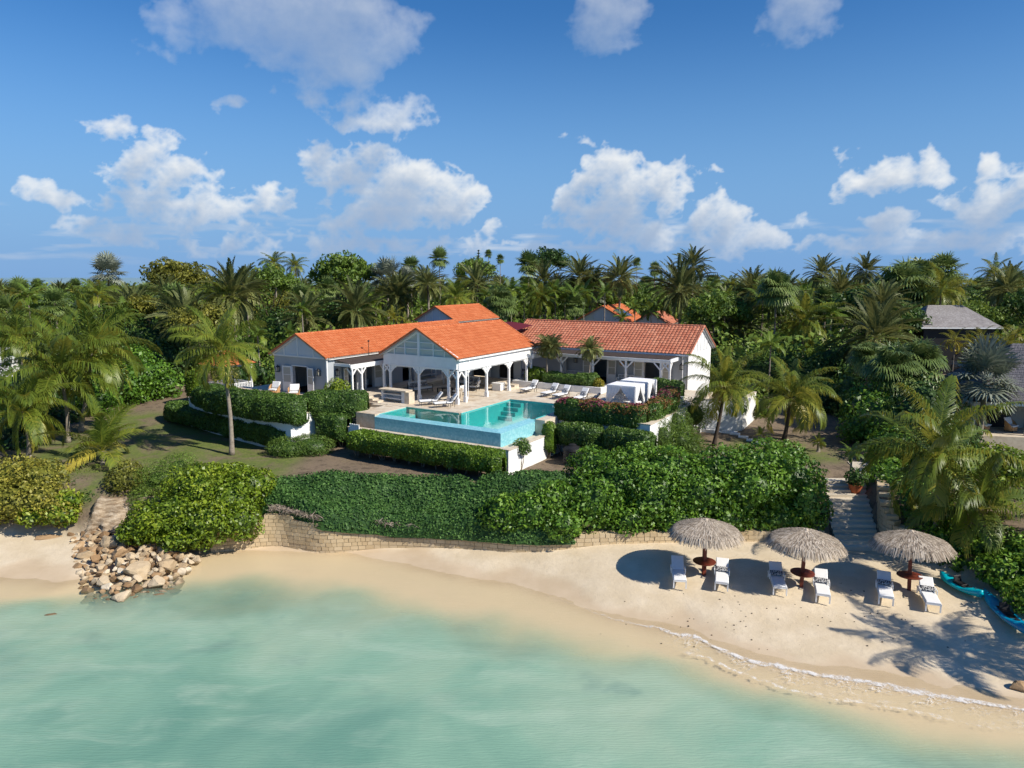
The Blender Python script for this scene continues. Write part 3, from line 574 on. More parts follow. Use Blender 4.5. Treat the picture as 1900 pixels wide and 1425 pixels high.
for u in (-1.4,2.05,5.3,8.5,11.7,12.5): post(V,u,13.87,6,8.57,.15,((1,0),(-1,0)) if u<12 else ((0,1),(-1,0)),bl=.62,base=False)
w=MB(); w.tube([(13.0,15.9,9.1),(12.85,16.3,8.8),(12.85,16.4,6.1)],.04,6); w.tube([(.24,1.5,9.45),(.12,1.4,9.2),(.12,1.3,6.2)],.035,6); w.build('downpipe',M_WHITE,V)
# roof vent pipe and lamp on the left wing
w=MB(); w.tube([(-9.5,.4,9.3),(-9.5,.4,10.5)],.025,6); w.lathe([(.02,0),(.09,.03),(.09,.12),(.02,.15)],(-9.5,.4,10.45),8); w.build('mast_lamp',M_IRON,V)
# rear range of the villa
RB=hth('rear_building',-15.6,22,6.2,'small orange roofed rear building rising behind the left wing ridge','building')
gable_roof(RB,'roof',-21.7,-15.5,21.8,31.0,10.75,12.42,'v',seed=31)
w=MB(); wallrun(w,'u',22.1,-21.4,-15.8,6,10.8,.2); wallrun(w,'v',-16,22.3,30.8,6,10.8,.2); wallrun(w,'v',-21.4,22.3,30.8,6,10.8,.2); wallrun(w,'u',30.6,-21.2,-16.0,6,10.8,.2); w.add([(-21.4,22.1,10.8),(-15.8,22.1,10.8),(-18.6,22.1,12.3)],[(0,1,2)]); w.build('wall',M_LGREY,RB)
for u in (-20.2,-19.2,-18.1,-17,-16.4): w=MB(); w.box(u-.04,u+.04,22.04,22.098,10.2,12.3-abs(u+18.6)*.54); w.build('batten',M_WHITE,RB)
# maroon awning with round window screen behind the ridge
AW=hth('fabric_awning',-6.5,17,8.5,'maroon fabric awning over a white courtyard arch behind the villa roofs','awning')
w=MB()
for k in range(8):
    a=-9.2+k*.7; z1=11.0+.28*math.sin(math.pi*k/8); z2=11.0+.28*math.sin(math.pi*(k+1)/8)
    w.add([(a,15.2,z1-.3),(a+.7,15.2,z2-.3),(a+.7,18.5,z2),(a,18.5,z1)],[(0,1,2,3)])
w.build('canopy',M_RED,AW)
w=MB()
for u in (-9.1,-5.6,-3.8): w.box(u-.08,u+.08,15.25,15.4,6.4,10.75)
w.tube([(-5.4+1.0*math.cos(t_),15.4,9.8+.9*math.sin(t_)) for t_ in np.linspace(0,2*math.pi,20)],.06,6); w.build('frame',M_WHITE,AW)
# ---------------------------------------------------------------- terrace, steps and walls
t=MB(); t.box(-4.6,-2.75,-6.55,-2.85,3.2,6.0); t.box(-7.4,2.3,-2.85,16.4,3.2,6.0); t.box(2.3,8.05,4.1,16.4,3.2,6.0); t.box(8.05,15.6,.4,16.4,3.2,6.0); t.box(8.13,8.9,-2.0,.399,3.2,5.97)
t.box(-7.4,2.3,-3.02,-2.852,5.93,6.02) ; t.box(-2.4,1.2,12.0,15.85,6.002,6.35); t.box(-7.3,-2.0,9.6,11.9,6.002,6.35); t.box(-7.4,-1.6,8.8,9.6,6.002,6.18); t.box(-2.0,-1.0,9.6,11.95,6.002,6.18)
t.box(-7.4,2.3,-.0001,0,3.2,3.3)
tr_=hobj('terrace',t,M_TRAV,0,0,0); tag(tr_,kind='structure')
t=MB(); t.box(-9.8,-7.402,-5.0,16.4,3.2,TL-.001); t.box(-20,-9.802,-9.0,-4.21,3.2,TL-.001); t.box(-8.6,-7.402,-5.9,-5.001,3.2,TL-.002); t.box(-19,-16,-4.2,8,3.2,TL)
o=hobj('upper_terrace',t,M_TRAV,0,0,0); tag(o,kind='structure')
def steps(name,label,x0,x1,y0,y1,z0,z1,n,d,mat=M_STONE,group=None):
    """d = direction of climbing: '-u','+u','-v','+v'"""
    m_=MB()
    for k in range(n):
        a=k/n; zt=z0+(z1-z0)*(k+1)/n
        if d=='+v': m_.box(x0,x1,y0+(y1-y0)*a,y1,zt-(z1-z0)/n+(.001 if k else -.3),zt)
        if d=='-u': m_.box(x0,x1-(x1-x0)*a,y0,y1,zt-(z1-z0)/n+(.001 if k else -.3),zt)
        if d=='+u': m_.box(x0+(x1-x0)*a,x1,y0,y1,zt-(z1-z0)/n+(.001 if k else -.3),zt)
        if d=='-v': m_.box(x0,x1,y0,y1-(y1-y0)*a,zt-(z1-z0)/n+(.001 if k else -.3),zt)
    o=hobj(name,m_,mat,(x0+x1)/2,y0,z0); return tag(o,label,'steps',group)
steps('stone_steps','pale stone steps climbing from the pool deck to the upper left porch',-7.39,-5.8,-3.6+.8,-.7,6.001,TL+.0,3,'-u')
steps('stone_steps','cream stone steps beside the left end of the pool, under the clipped hedge',-5.9,-4.61,-6.9,-2.86,4.4,5.99,7,'+v')
steps('stone_steps','two broad brown stone steps up to the shaded dining floor of the pavilion',-1.9,.0,8.0,9.55,6.003,6.36,2,'+v')
# pool
PO=hth('swimming_pool',2.5,-2,5.9,'L-shaped turquoise infinity pool with pale blue mosaic overflow edge','pool')
w=MB()
w.box(-2.7,7.5,-6.1,4.0,4.55,4.6); w.box(-2.74,-2.69,-6.1,-2.85,4.6,5.96); w.box(-2.7,2.35,-2.84,-2.79,4.6,5.985); w.box(2.3,2.36,-2.79,4.05,4.6,5.985); w.box(2.36,8.04,4.04,4.09,4.6,5.985); w.box(7.98,8.04,-1.75,4.04,4.6,5.985)
for k in range(4): w.box(2.4,3.7,2.2+k*.45,4.03,4.61+k*.3,4.61+(k+1)*.3)
for k in range(3): w.box(-2.6,-1.0-k*.4,-5.6,-3.0,4.61+k*.3,4.61+(k+1)*.3)
w.build('basin',M_SHELL,PO)
w=MB()
e=[(-2.72,-6.62),(8.12,-6.62),(8.12,-1.75),(7.45,-1.75),(7.45,-6.0),(-2.72,-6.0)]
# bevelled overflow rim, then the outer face
def rim(a,b,c,d): w.slab([a,b,c,d],(0,0,1),-.06)
w.add([(-2.72,-6.62,5.84),(8.12,-6.62,5.84),(7.5,-6.0,5.955),(-2.72,-6.0,5.955)],[(0,1,2,3)]); w.add([(8.12,-6.62,5.84),(8.12,-1.75,5.84),(7.5,-1.75,5.955),(7.5,-6.0,5.955)],[(0,1,2,3)])
w.add([(-2.72,-6.62,4.6),(8.12,-6.62,4.6),(8.12,-6.62,5.84),(-2.72,-6.62,5.84)],[(0,1,2,3)]); w.add([(8.12,-6.62,4.6),(8.12,-1.75,4.6),(8.12,-1.75,5.84),(8.12,-6.62,5.84)],[(0,1,2,3)])
w.add([(-2.72,-6.0,4.6),(7.5,-6.0,4.6),(7.5,-6.0,5.955),(-2.72,-6.0,5.955)],[(0,1,2,3)]); w.add([(7.5,-6.0,4.6),(7.5,-1.75,4.6),(7.5,-1.75,5.955),(7.5,-6.0,5.955)],[(0,1,2,3)])
w.add([(-2.72,-6.62,4.6),(-2.72,-6.0,4.6),(-2.72,-6.0,5.955),(-2.72,-6.62,5.84)],[(0,1,2,3)]); w.add([(8.12,-1.75,4.6),(7.5,-1.75,4.6),(7.5,-1.75,5.955),(8.12,-1.75,5.84)],[(0,1,2,3)])
w.build('overflow_edge',M_MOS,PO)
w=MB(); zw=5.94; 
w.add([(-2.69,-6.0,zw),(7.5,-6.0,zw),(7.5,-2.79,zw),(-2.69,-2.79,zw)],[(0,1,2,3)]); w.add([(2.36,-2.79,zw),(7.5,-2.79,zw),(7.5,-1.9,zw),(2.36,-1.9,zw)],[(0,1,2,3)]); w.add([(2.36,-1.9,zw),(7.98,-1.9,zw),(7.98,4.04,zw),(2.36,4.04,zw)],[(0,1,2,3)])
w.build('water_surface',M_POOL,PO)
w=MB()
for a in ((2.25,2.36,-2.9,4.1),(2.36,8.1,4.04,4.3),(-2.75,2.25,-2.9,-2.72)): w.box(a[0],a[1],a[2],a[3],5.985,6.03)
w.build('coping',M_STONE,PO)
# retaining walls
def rwall(name,pts,z0,z1,th,label,mat=M_WALLW,cap=.06,capz=.06,zb=None,group=None,cat='wall'):
    o=hth(name,*((pts[0][0]+pts[-1][0])/2,(pts[0][1]+pts[-1][1])/2),z0,label,cat,group)
    m_=MB(); c=MB(); V2=[Vector((a,b,0)) for a,b in pts]; lf=[];rt=[];lc=[];rc=[]
    for i,p in enumerate(V2):
        d0=(p-V2[i-1]).normalized() if i else (V2[1]-p).normalized(); d1=(V2[i+1]-p).normalized() if i<len(V2)-1 else d0
        d=(d0+d1).normalized(); n=Vector((-d.y,d.x,0)); k=1/max(.4,n.dot(Vector((-d1.y,d1.x,0))))
        lf.append(p+n*th/2*k); rt.append(p-n*th/2*k); lc.append(p+n*(th/2+cap)*k); rc.append(p-n*(th/2+cap)*k)
    m_.prism([(p.x,p.y) for p in lf]+[(p.x,p.y) for p in rt[::-1]],z0,z1); c.prism([(p.x,p.y) for p in lc]+[(p.x,p.y) for p in rc[::-1]],z1+.001,z1+capz)
    m_.build('wall_face',mat,o)
    if cap: c.build('coping',M_STONE if cat=='wall' and mat is M_WALLW else M_WHITE,o)
    return o
t=MB(); t.box(-4.4,8.8,-6.95,-6.63,3.0,4.9); t.box(8.13,8.8,-6.63,-2.0,3.0,4.9); o=hobj('pool_catch_ledge',t,M_STONE,0,0,0); tag(o,kind='structure')
rwall('retaining_wall',[(-4.6,-5.2),(-4.6,-7.1),(8.95,-7.1),(8.95,.1)],2.9,4.95,.3,'low white retaining wall with stone coping under the infinity edge')
rwall('retaining_wall',[(8.95,.25),(15.7,.25),(15.7,9.5)],2.9,6.02,.3,'tall white terrace wall below the flowering hedge, right of the pool')
rwall('retaining_wall',[(-21.5,-6.5),(-20.8,-8.9),(-14.2,-9.9),(-7.6,-10.1),(-7.35,-5.9),(-4.65,-5.35)],2.9,6.0,.3,'long curved grey white retaining wall holding the upper left terrace')
rwall('garden_wall',[(15.5,11.7),(15.9,11.7),(18.9,12.9),(18.9,17.5)],2.9,6.1,.25,'white stepped garden wall running right from the end of the villa',cap=.04)
w=MB(); w.box(15.3,16.3,10.5,11.4,3.2,4.05); w.box(16.3,17.3,10.9,11.9,3.2,3.8); w.box(17.3,18.8,11.4,12.5,3.2,3.6); o=hobj('side_steps',w,M_WALLW,17,11,3.3); tag(o,'low white steps at the foot of the right garden wall','steps')
w=MB(); w.box(15.6,17.0,11.5,11.56,4.1,5.4); o=hobj('garden_door',w,M_SHUT,16.3,11.5,4.1); tag(o,'small white service door in the right garden wall','door')
rwall('planter_wall',[(-1.0,13.2),(-1.0,10.35),(7.6,10.35),(7.6,13.2)],5.99,6.55,.22,'low white planter wall behind the row of sun loungers',cap=0,cat='planter')
rwall('planter_wall',[(12.2,9.2),(15.25,9.2)],5.99,6.6,.22,'low grey planter wall under the short hedge behind the daybeds',mat=M_GREY,cap=0,cat='planter')
rwall('boundary_wall',[(-25,9.5),(-16.1,9.5)],5.0,8.4,.25,'tall white boundary wall left of the villa left wing',cap=0)
w=MB()
for k in range(6): w.bar((-4.62-.02,-7.0+.0*k,0),(-4.62,-7.0,0),.001,.001) if False else None
w.box(-4.5,-3.6,-7.35,-7.3,4.2,5.2)
for k in range(5): w.box(-4.5+k*.22,-4.46+k*.22,-7.37,-7.31,4.1,5.3)
for k in range(4): w.box(-4.5,-3.58,-7.38,-7.3,4.15+k*.36,4.19+k*.36)
# shed at base of terrace
w2=MB(); w2.box(-5.4,-4.75,-7.2,-7.12,3.6,4.9)
for k in range(6): w2.box(-5.4,-4.7,-7.24,-7.2,3.7+k*.22,3.75+k*.22)
o=hobj('lattice_gate',w,M_WHITE,-4.1,-7.3,4.1); tag(o,'small pale green white lattice gate at the left end of the pool','gate')
# beach steps
def rot2(a): return Matrix.Rotation(a,4,'Z')
m_=MB(); n=14
for k in range(n):
    y0_=38.3+k*.42; y1_=y0_+.62; z=.75+.17*(k+1); cx=19.45+(y0_-38.1)*.3; hw=1.25+.06*math.sin(k*2.1)
    pts=[(cx-hw,y0_+rng.uniform(-.03,.03)),(cx+hw,y0_-.12+rng.uniform(-.03,.03)),(cx+hw+.15,y1_-.1),(cx-hw+.15,y1_)]
    m_.prism(pts,z-.45,z,rng.random())
m_.prism([(22.4,44.1),(24.8,44.2),(26,47.5),(23.2,47.8)],2.9,3.32,.6)
o=m_.build('beach_steps',None or tilemat('limestone_step',(.42,.36,.27),(.54,.47,.36),(.64,.57,.46),(.72,.66,.56)),None); tag(o,'wide limestone steps climbing from the sand between the hedges','steps')
M_BLOCK=tilemat('sandstone_block',(.40,.29,.16),(.52,.40,.24),(.60,.48,.31),(.68,.57,.40)); M_MORT=paint('mortar',(.20,.15,.10),(.15,.11,.08),.95,.1)
def blockwall(name,pts,zt,z0,label,th=.62,bh=.235):
    """coursed stone along world points; zt = top heights at the points"""
    V2=[Vector((a,b,0)) for a,b in pts]; seg=[(V2[i+1]-V2[i]).length for i in range(len(V2)-1)]; tot=sum(seg); T=empty(name,(V2[0].x,V2[0].y,z0),0,label,'wall'); ORG[T.name]=(V2[0].x,V2[0].y,z0)
    cum=[0]
    for s_ in seg: cum.append(cum[-1]+s_)
    def at(s_):
        s_=min(max(s_,0),tot-1e-4); i=max(j for j in range(len(seg)) if cum[j]<=s_); f=(s_-cum[i])/seg[i]; return V2[i].lerp(V2[i+1],f),zt[i]+(zt[i+1]-zt[i])*f
    B=MB(); C=MB(); r=random.Random(9)
    nrow=int((max(zt)-z0)/bh)+1
    for j in range(nrow):
        s_=-r.random()*.3
        while s_<tot:
            wd=r.uniform(.26,.52); a,za=at(s_+.012); b_,zb=at(s_+wd-.012); zl=z0+j*bh+.01; zh=zl+bh-.02
            if (za+zb)/2+.12>=zh and (b_-a).length>.08:
                d=(b_-a).normalized(); nn=Vector((d.y,-d.x,0)); pr=r.uniform(.0,.035); o_=nn*pr; bk=-nn*th
                q=[a+o_,b_+o_,b_+bk,a+bk]; B.prism([(v.x,v.y) for v in q],zl,zh,r.random())
            s_+=wd
    ns=int(tot/.4)
    for k in range(ns):
        a,za=at(tot*k/ns); b_,zb=at(tot*(k+1)/ns); d=(b_-a).normalized(); nn=Vector((d.y,-d.x,0)); q=[a-nn*.015,b_-nn*.015,b_-nn*(th-.05),a-nn*(th-.05)]
        C.prism([(v.x,v.y) for v in q],z0,min(za,zb)-.03)
    B.build('stone_courses',M_BLOCK,T); C.build('mortar_core',M_MORT,T); return T
blockwall('sea_wall',WALL,list(np.interp([p[0] for p in WALL],[-18,-16,-14,-12.4,-11,-9.5,-7,0,4,18],[1.6,1.7,2.0,1.8,1.65,1.4,1.2,1.22,1.42,1.55])),-.1,'curving wall of cut sandstone blocks between the beach and the hedge')
blockwall('stair_wall',[(24.0,45.2),(23.0,43.6),(22.0,41.3),(21.3,39.6),(21.2,38.5),(21.9,37.7)],[3.6,3.6,3.45,3.0,2.4,1.95],.5,'curved sandstone block wall along the right side of the beach steps')
# ---------------------------------------------------------------- furniture
def cush(mb,x0,x1,y0,y1,z0,z1,M=None,r=.03):
    """softened box"""
    t=MB(); e=r
    prof=[(e,0),(0,.35),(0,.7),(e,1)]; vs=[];
    for ins,f in prof: z=z0+(z1-z0)*f; vs+=[(x0+ins,y0+ins,z),(x1-ins,y0+ins,z),(x1-ins,y1-ins,z),(x0+ins,y1-ins,z)]
    fs=[(3,2,1,0),(12,13,14,15)]+[(i*4+k,i*4+(k+1)%4,(i+1)*4+(k+1)%4,(i+1)*4+k) for i in range(3) for k in range(4)]
    t.add(vs,fs); mb.merge(t,M); return mb
def RX_(a,p): return Matrix.Translation(p)@Matrix.Rotation(a,4,'X')
# beach lounger: white frame, flat mattress, raised back, patterned lumbar pillow. head at +y
m,g=mat0('black_white_ikat'); p=objco(g); v=g.new('ShaderNodeTexVoronoi'); v.feature='DISTANCE_TO_EDGE'; g.put(v.inputs['Vector'],p); v.inputs['Scale'].default_value=11
fin(g,bsdf(g,g.ramp(g.mr(v.outputs['Distance'],.05,.09),[(0,(.75,.74,.72)),(1,(.015,.016,.025))]),.9,.1)); M_IKAT=m
def beach_lounger():
    T=empty('beach_lounger',(0,0,0)); f=MB()
    for s in (-.31,.31): f.box(s-.025,s+.025,-1.0,1.0,.27,.33)
    f.box(-.31,.31,-1.0,-.95,.27,.33); f.box(-.31,.31,.95,1.0,.27,.33)
    f.build('frame',M_WHITE,T)
    for x in (-.3,.3):
        for y in (-.95,.88): l=MB(); l.box(x-.03,x+.03,y-.03,y+.03,-.08,.27); l.build('leg',M_WHITE,T)
    for s in (-1,1): a=MB(); a.box(s*.36-.02,s*.36+.02,.05,.5,.5,.54); a.box(s*.36-.018,s*.36+.018,.05,.09,.28,.5); a.box(s*.36-.018,s*.36+.018,.46,.5,.28,.5); a.build('armrest',M_WHITE,T)
    c=MB(); cush(c,-.31,.31,-1.0,.32,.33,.41); cush(c,-.31,.31,0,.82,0,.075,RX_(math.radians(35),(0,.3,.36))); mt=c.build('mattress',M_CUSH,T); 
    b=MB(); b.bar((-.28,.85,.1),(-.28,.7,.62),.03,.03); b.bar((.28,.85,.1),(.28,.7,.62),.03,.03); b.build('back_strut',M_WHITE,T)
    p_=MB(); cush(p_,-.3,.3,0,.3,0,.12,RX_(math.radians(24),(0,.18,.42)),.05); p_.build('pillow',M_IKAT,T)
    return T
bl=beach_lounger()
BL=[((1257,1024),(1262,1074),0,'white sun lounger left of the first thatched parasol, its patterned pillow missing'),((1341,1026),(1339,1080),1,'white sun lounger right of the first thatched parasol, half in sun'),
((1440,1040),(1448,1088),1,'white sun lounger left of the middle thatched parasol'),((1523,1046),(1528,1100),1,'white sun lounger right of the middle thatched parasol'),
((1641,1055),(1645,1105),1,'white sun lounger left of the rightmost thatched parasol, beside its dark table'),((1720,1066),(1733,1117),1,'white sun lounger between the rightmost parasol and the turquoise kayak')]
for i,(hd,ft,pil,lab) in enumerate(BL):
    o=bl if i==0 else copytree(bl)
    if i==0: pass
    F_=Vector(P(*ft,1.1)[:2]); H_=Vector(P(*hd,1.75)[:2]); d=(H_-F_).normalized(); c=F_+d*.98; o.location=(c.x,c.y,hz(c.x,c.y)+.07); o.rotation_euler=(0,0,math.atan2(d.y,d.x)-math.pi/2)
    tag(o,lab,'sun lounger','white loungers on the beach')
for ch in list(bl.children):
    if ch.name.split('.')[0]=='pillow': bpy.data.objects.remove(ch)
# thatched parasol
m,g=mat0('palm_thatch'); p=objco(g); t=g.attr('tint')
f=g.math('ADD',g.math('MULTIPLY',t,.8),g.math('MULTIPLY',g.noise(p,2,4),.3),clamp=True)
fin(g,bsdf(g,g.ramp(f,[(0,(.11,.083,.058)),(.3,(.28,.225,.17)),(.65,(.46,.385,.295)),(1,(.62,.54,.44))]),.9,.1)); M_THATCH=m
M_REDW=paint('red_stained_timber',(.17,.035,.018),(.11,.025,.013),.5,.4,6,.2)
def straw(R,zt,zr,n,seed,lmin=.3,lmax=.55):
    r=np.random.default_rng(seed); V=[];F=[];T=[]
    # under sheet
    a=r.uniform(0,2*np.pi,n); q=np.sqrt(r.uniform(0,1,n))*R*.97; l=r.uniform(lmin,lmax,n); w=r.uniform(.010,.026,n); lift=r.uniform(.0,.05,n)
    q0=np.maximum(q-l*.5,0); q1=q0+l; prof=lambda x: zt+(zr-zt)*np.clip(x/R,0,1.0)**1.28-np.maximum(x-R*.93,0)*1.0
    da=r.normal(0,.10,n)/np.maximum(q1/R,.35)
    def pt(qq,an,dz): return np.stack([qq*np.cos(an),qq*np.sin(an),prof(qq)+dz],1)
    A=pt(q0,a,lift*.3+.01); B=pt(q1,a+da*.4,lift+.035); mid=pt((q0+q1)/2,a+da*.2,lift+.05)
    sd_=np.stack([-np.sin(a),np.cos(a),np.zeros(n)],1)*w[:,None]
    Vv=np.stack([A-sd_,A+sd_,mid+sd_,mid-sd_,B+sd_*.6,B-sd_*.6],1).reshape(-1,3); b=np.arange(n)[:,None]*6
    Ff=np.concatenate([b+np.array([0,1,2,3]),b+np.array([3,2,4,5])]); T=np.tile(r.uniform(0,1,n)**1.0,2)
    return Vv,Ff,T
def parasol():
    T=empty('thatched_parasol',(0,0,0)); R=1.78; zt,zr=2.92,2.33
    c=MB(); c.lathe([(0,zt-.02)]+[(R*.97*k/8,zt+(zr-zt)*(k/8*.97)**1.28-.03) for k in range(1,9)]+[(R*.9,zr-.0),(.1,zt-.2)],n=28,t=.2)
    th=c.build('thatch',M_THATCH,T); V_,F_,T_=straw(R,zt,zr,6500,4)
    meshobj('straw',V_,F_,M_THATCH,th,T_)
    l=MB(); l.lathe([(.13,zt-.05),(.1,zt+.06),(.03,zt+.12)],n=10,t=.7); l.build('thatch_cap',M_THATCH,th)
    l=MB(); l.box(-.085,.085,-.085,.085,-.15,zt-.1); l.build('post',M_REDW,T)
    l=MB()
    for k in range(8): a=2*math.pi*k/8; l.bar((.05*math.cos(a),.05*math.sin(a),zt-.22),(R*.9*math.cos(a),R*.9*math.sin(a),zr-.02),.04,.06)
    l.build('rafter',M_REDW,T)
    l=MB(); l.lathe([(.0,.72),(.56,.72),(.58,.735),(.58,.765),(0,.77)],n=32,sx=1); l.build('table_top',M_REDW,T)
    l=MB(); l.bar((-.4,0,.69),(.4,0,.69),.05,.05); l.bar((0,-.4,.69),(0,.4,.69),.05,.05); l.build('table_bracket',M_REDW,T)
    return T
ps=parasol()
for i,(q,lab,rz) in enumerate([((1306,1063),'fully sunlit thatched parasol with red timber post, leftmost of the three',.2),((1487,1082),'thatched parasol in the middle, beside the foot of the beach steps',1.3),((1687,1090),'thatched parasol with palm shadows over its thatch, next to the kayaks',2.6)]):
    o=ps if i==0 else copytree(ps); x,y,_=P(*q,.85); o.location=(x,y,hz(x,y)); o.rotation_euler=((0,0,rz),(math.radians(1.5),0,rz),(math.radians(2),math.radians(2),rz))[i]; tag(o,lab,'parasol','thatched parasols on the beach')
# kayaks
M_KAY=paint('teal_plastic',(.0,.42,.50),(.0,.34,.44),.3,.5,3,.03); M_KAY2=paint('blue_plastic',(.0,.27,.46),(.0,.21,.38),.3,.5,3,.03); M_SEAT=paint('black_plastic',(.012,.012,.014),(.03,.03,.03),.6,.3)
def kayak(a,b_,mat,label,ln=3.9):
    a=Vector(a);b_=Vector(b_); c=(a+b_)/2; d=(b_-a); T=empty('kayak',(c.x,c.y,hz(c.x,c.y)+.02),math.atan2(d.y,d.x),label,'kayak','kayaks pulled up at the edge of the sand'); Ln=d.length
    m_=MB(); N=22; K=14; vs=[];fs=[]
    for i in range(N+1):
        t=i/N; w=.42*math.sin(math.pi*min(1,max(0,t*.96+.02)))**.6; x=-Ln/2+Ln*t; rise=.10*abs(2*t-1)**3; hgt=.32+.03*math.cos(6*t)
        for k in range(K):
            an=2*math.pi*k/K; y=w*math.cos(an); z=(math.sin(an)*.5+.5); z=z**(.8)*hgt*1.15+rise
            if math.sin(an)>.3 and .3<t<.72: z-=.10*(math.sin(an)-.3)*min(1,(t-.3)*12,(.72-t)*12)
            vs.append((x,y,z))
    for i in range(N):
        for k in range(K): fs.append((i*K+k,i*K+(k+1)%K,(i+1)*K+(k+1)%K,(i+1)*K+k))
    fs+=[tuple(range(K)),tuple(N*K+k for k in range(K))]; m_.add(vs,fs); m_.build('hull',mat,T,smooth=True)
    s=MB(); s.prism([(-.6,-.17),(.45,-.2),(.65,-.1),(.65,.1),(.45,.2),(-.6,.17)],.25,.30); s.build('cockpit',M_SEAT,T)
    s=MB(); cush(s,-.2,.25,-.2,.2,.29,.36); cush(s,-.22,.22,0,.34,0,.06,Matrix.Translation((-.2,0,.3))@Matrix.Rotation(math.pi/2,4,'Z')@Matrix.Rotation(math.radians(75),4,'X')); s.build('seat',M_SEAT,T)
    s=MB(); s.tube([(Ln*.36,-.08,.41),(Ln*.36,0,.45),(Ln*.36,.08,.41)],.014,6); s.tube([(-Ln*.38,-.08,.42),(-Ln*.38,0,.47),(-Ln*.38,.08,.42)],.014,6); s.build('carry_handle',M_SEAT,T)
    s=MB(); s.lathe([(.0,0),(.11,0),(.11,.03),(0,.035)],(Ln*.22,0,.35),14); s.build('hatch',M_SEAT,T); return T
kayak(P(1745,1070,1.0)[:2],P(1822,1108,1.0)[:2],M_KAY,'turquoise kayak behind the rightmost lounger, its hull half in sun')
kayak(P(1826,1097,1.0)[:2],P(1915,1175,1.0)[:2],M_KAY2,'darker blue kayak lying nearest the right edge of the beach')
# pool chaise: black iron frame, white cushion. head +y
def pool_chaise(mat=M_CUSH):
    T=empty('pool_chaise',(0,0,0)); f=MB()
    for s in (-.3,.3): f.bar((s,-.95,.30),(s,.45,.30),.03,.04); f.bar((s,.42,.30),(s,.92,.86),.03,.04)
    f.bar((-.3,-.95,.3),(.3,-.95,.3),.03,.04); f.bar((-.3,.92,.86),(.3,.92,.86),.03,.04); f.build('frame',M_IRON,T)
    for x in (-.3,.3):
        for y in (-.85,.3,.62): l=MB(); l.bar((x,y,0),(x,y,.3 if y<.5 else .5),.028,.028); l.build('leg',M_IRON,T)
    for s in (-1,1): a=MB(); a.tube([(s*.33,-.02,.3),(s*.33,-.02,.5),(s*.33,.1,.56),(s*.33,.55,.58),(s*.33,.66,.5)],.018,6); a.build('armrest',M_IRON,T)
    c=MB(); cush(c,-.3,.3,-.97,.42,.32,.42); cush(c,-.3,.3,0,.78,0,.1,RX_(math.radians(50),(0,.42,.36))); c.build('cushion',mat,T)
    p_=MB(); cush(p_,-.2,.2,.05,.4,.1,.2,RX_(math.radians(50),(0,.42,.36)),.05); p_.build('pillow',M_PRINT,T); return T
pc=pool_chaise()
for i,(ft,ang,lab) in enumerate([((970,726),0,'white cushioned pool chaise nearest the pavilion, first of the row of four'),((1008,733),0,'white cushioned pool chaise second of the row of four behind the pool'),((1030,737),0,'white cushioned pool chaise third of the row of four, close beside the second'),((1064,743),0,'white cushioned pool chaise at the right end of the row of four'),((778,748),-8,'white pool chaise left under the gabled pavilion front'),((805,752),-8,'white pool chaise between the pavilion posts, beside the corner post')]):
    o=pc if i==0 else copytree(pc); u,v=(lambda w_:(((w_[0]-O0[0])*RX+(w_[1]-O0[1])*RY),((w_[0]-O0[0])*AX+(w_[1]-O0[1])*AY)))(P(*ft,6.2))
    a=math.radians(ang-8 if i<4 else -38); o.location=L(u-math.sin(a)*.95,v+math.cos(a)*.95,6.0); o.rotation_euler=(0,0,TH+a); tag(o,lab,'chaise','cushioned pool chaises')
M_STRIPE=paint('navy_stripe_cushion',(.03,.06,.14),(.75,.75,.74),.9,.1,5,.05,amt=1)
o=pool_chaise(M_STRIPE); o.location=L(8.9,5.2,6.0); o.rotation_euler=(0,0,TH+math.radians(-70)); tag(o,'navy striped pool chaise half hidden behind the pink flowering hedge','chaise','cushioned pool chaises')
# daybeds with curtains
M_CURT=paint('white_curtain',(.80,.80,.80),(.72,.73,.74),.85,.1,3,.05)
def curtain(mb,p,q,z0,z1,open_to,n=9):
    """drape along p-q, gathered towards p at height tied; open_to = fraction kept at bottom"""
    p=Vector(p);q=Vector(q); rows=9; vs=[];fs=[]; d=(q-p); nn=Vector((-d.y,d.x)).normalized()
    for j in range(rows):
        f=j/(rows-1); z=z1+(z0-z1)*f; k=1-(1-open_to)*sm1(min(1,f*1.25)) if f<.8 else open_to*(1+ (f-.8)*1.6)
        for i in range(n*3+1):
            s=i/(n*3); wv=.045*math.sin(s*math.pi*2*n*.8)*(.4+f); c=p+d*s*k+nn*wv; vs.append((c.x,c.y,z))
    w=n*3+1
    for j in range(rows-1):
        for i in range(w-1): fs.append((j*w+i,j*w+i+1,(j+1)*w+i+1,(j+1)*w+i))
    mb.add(vs,fs)
def sm1(t): return t*t*(3-2*t)
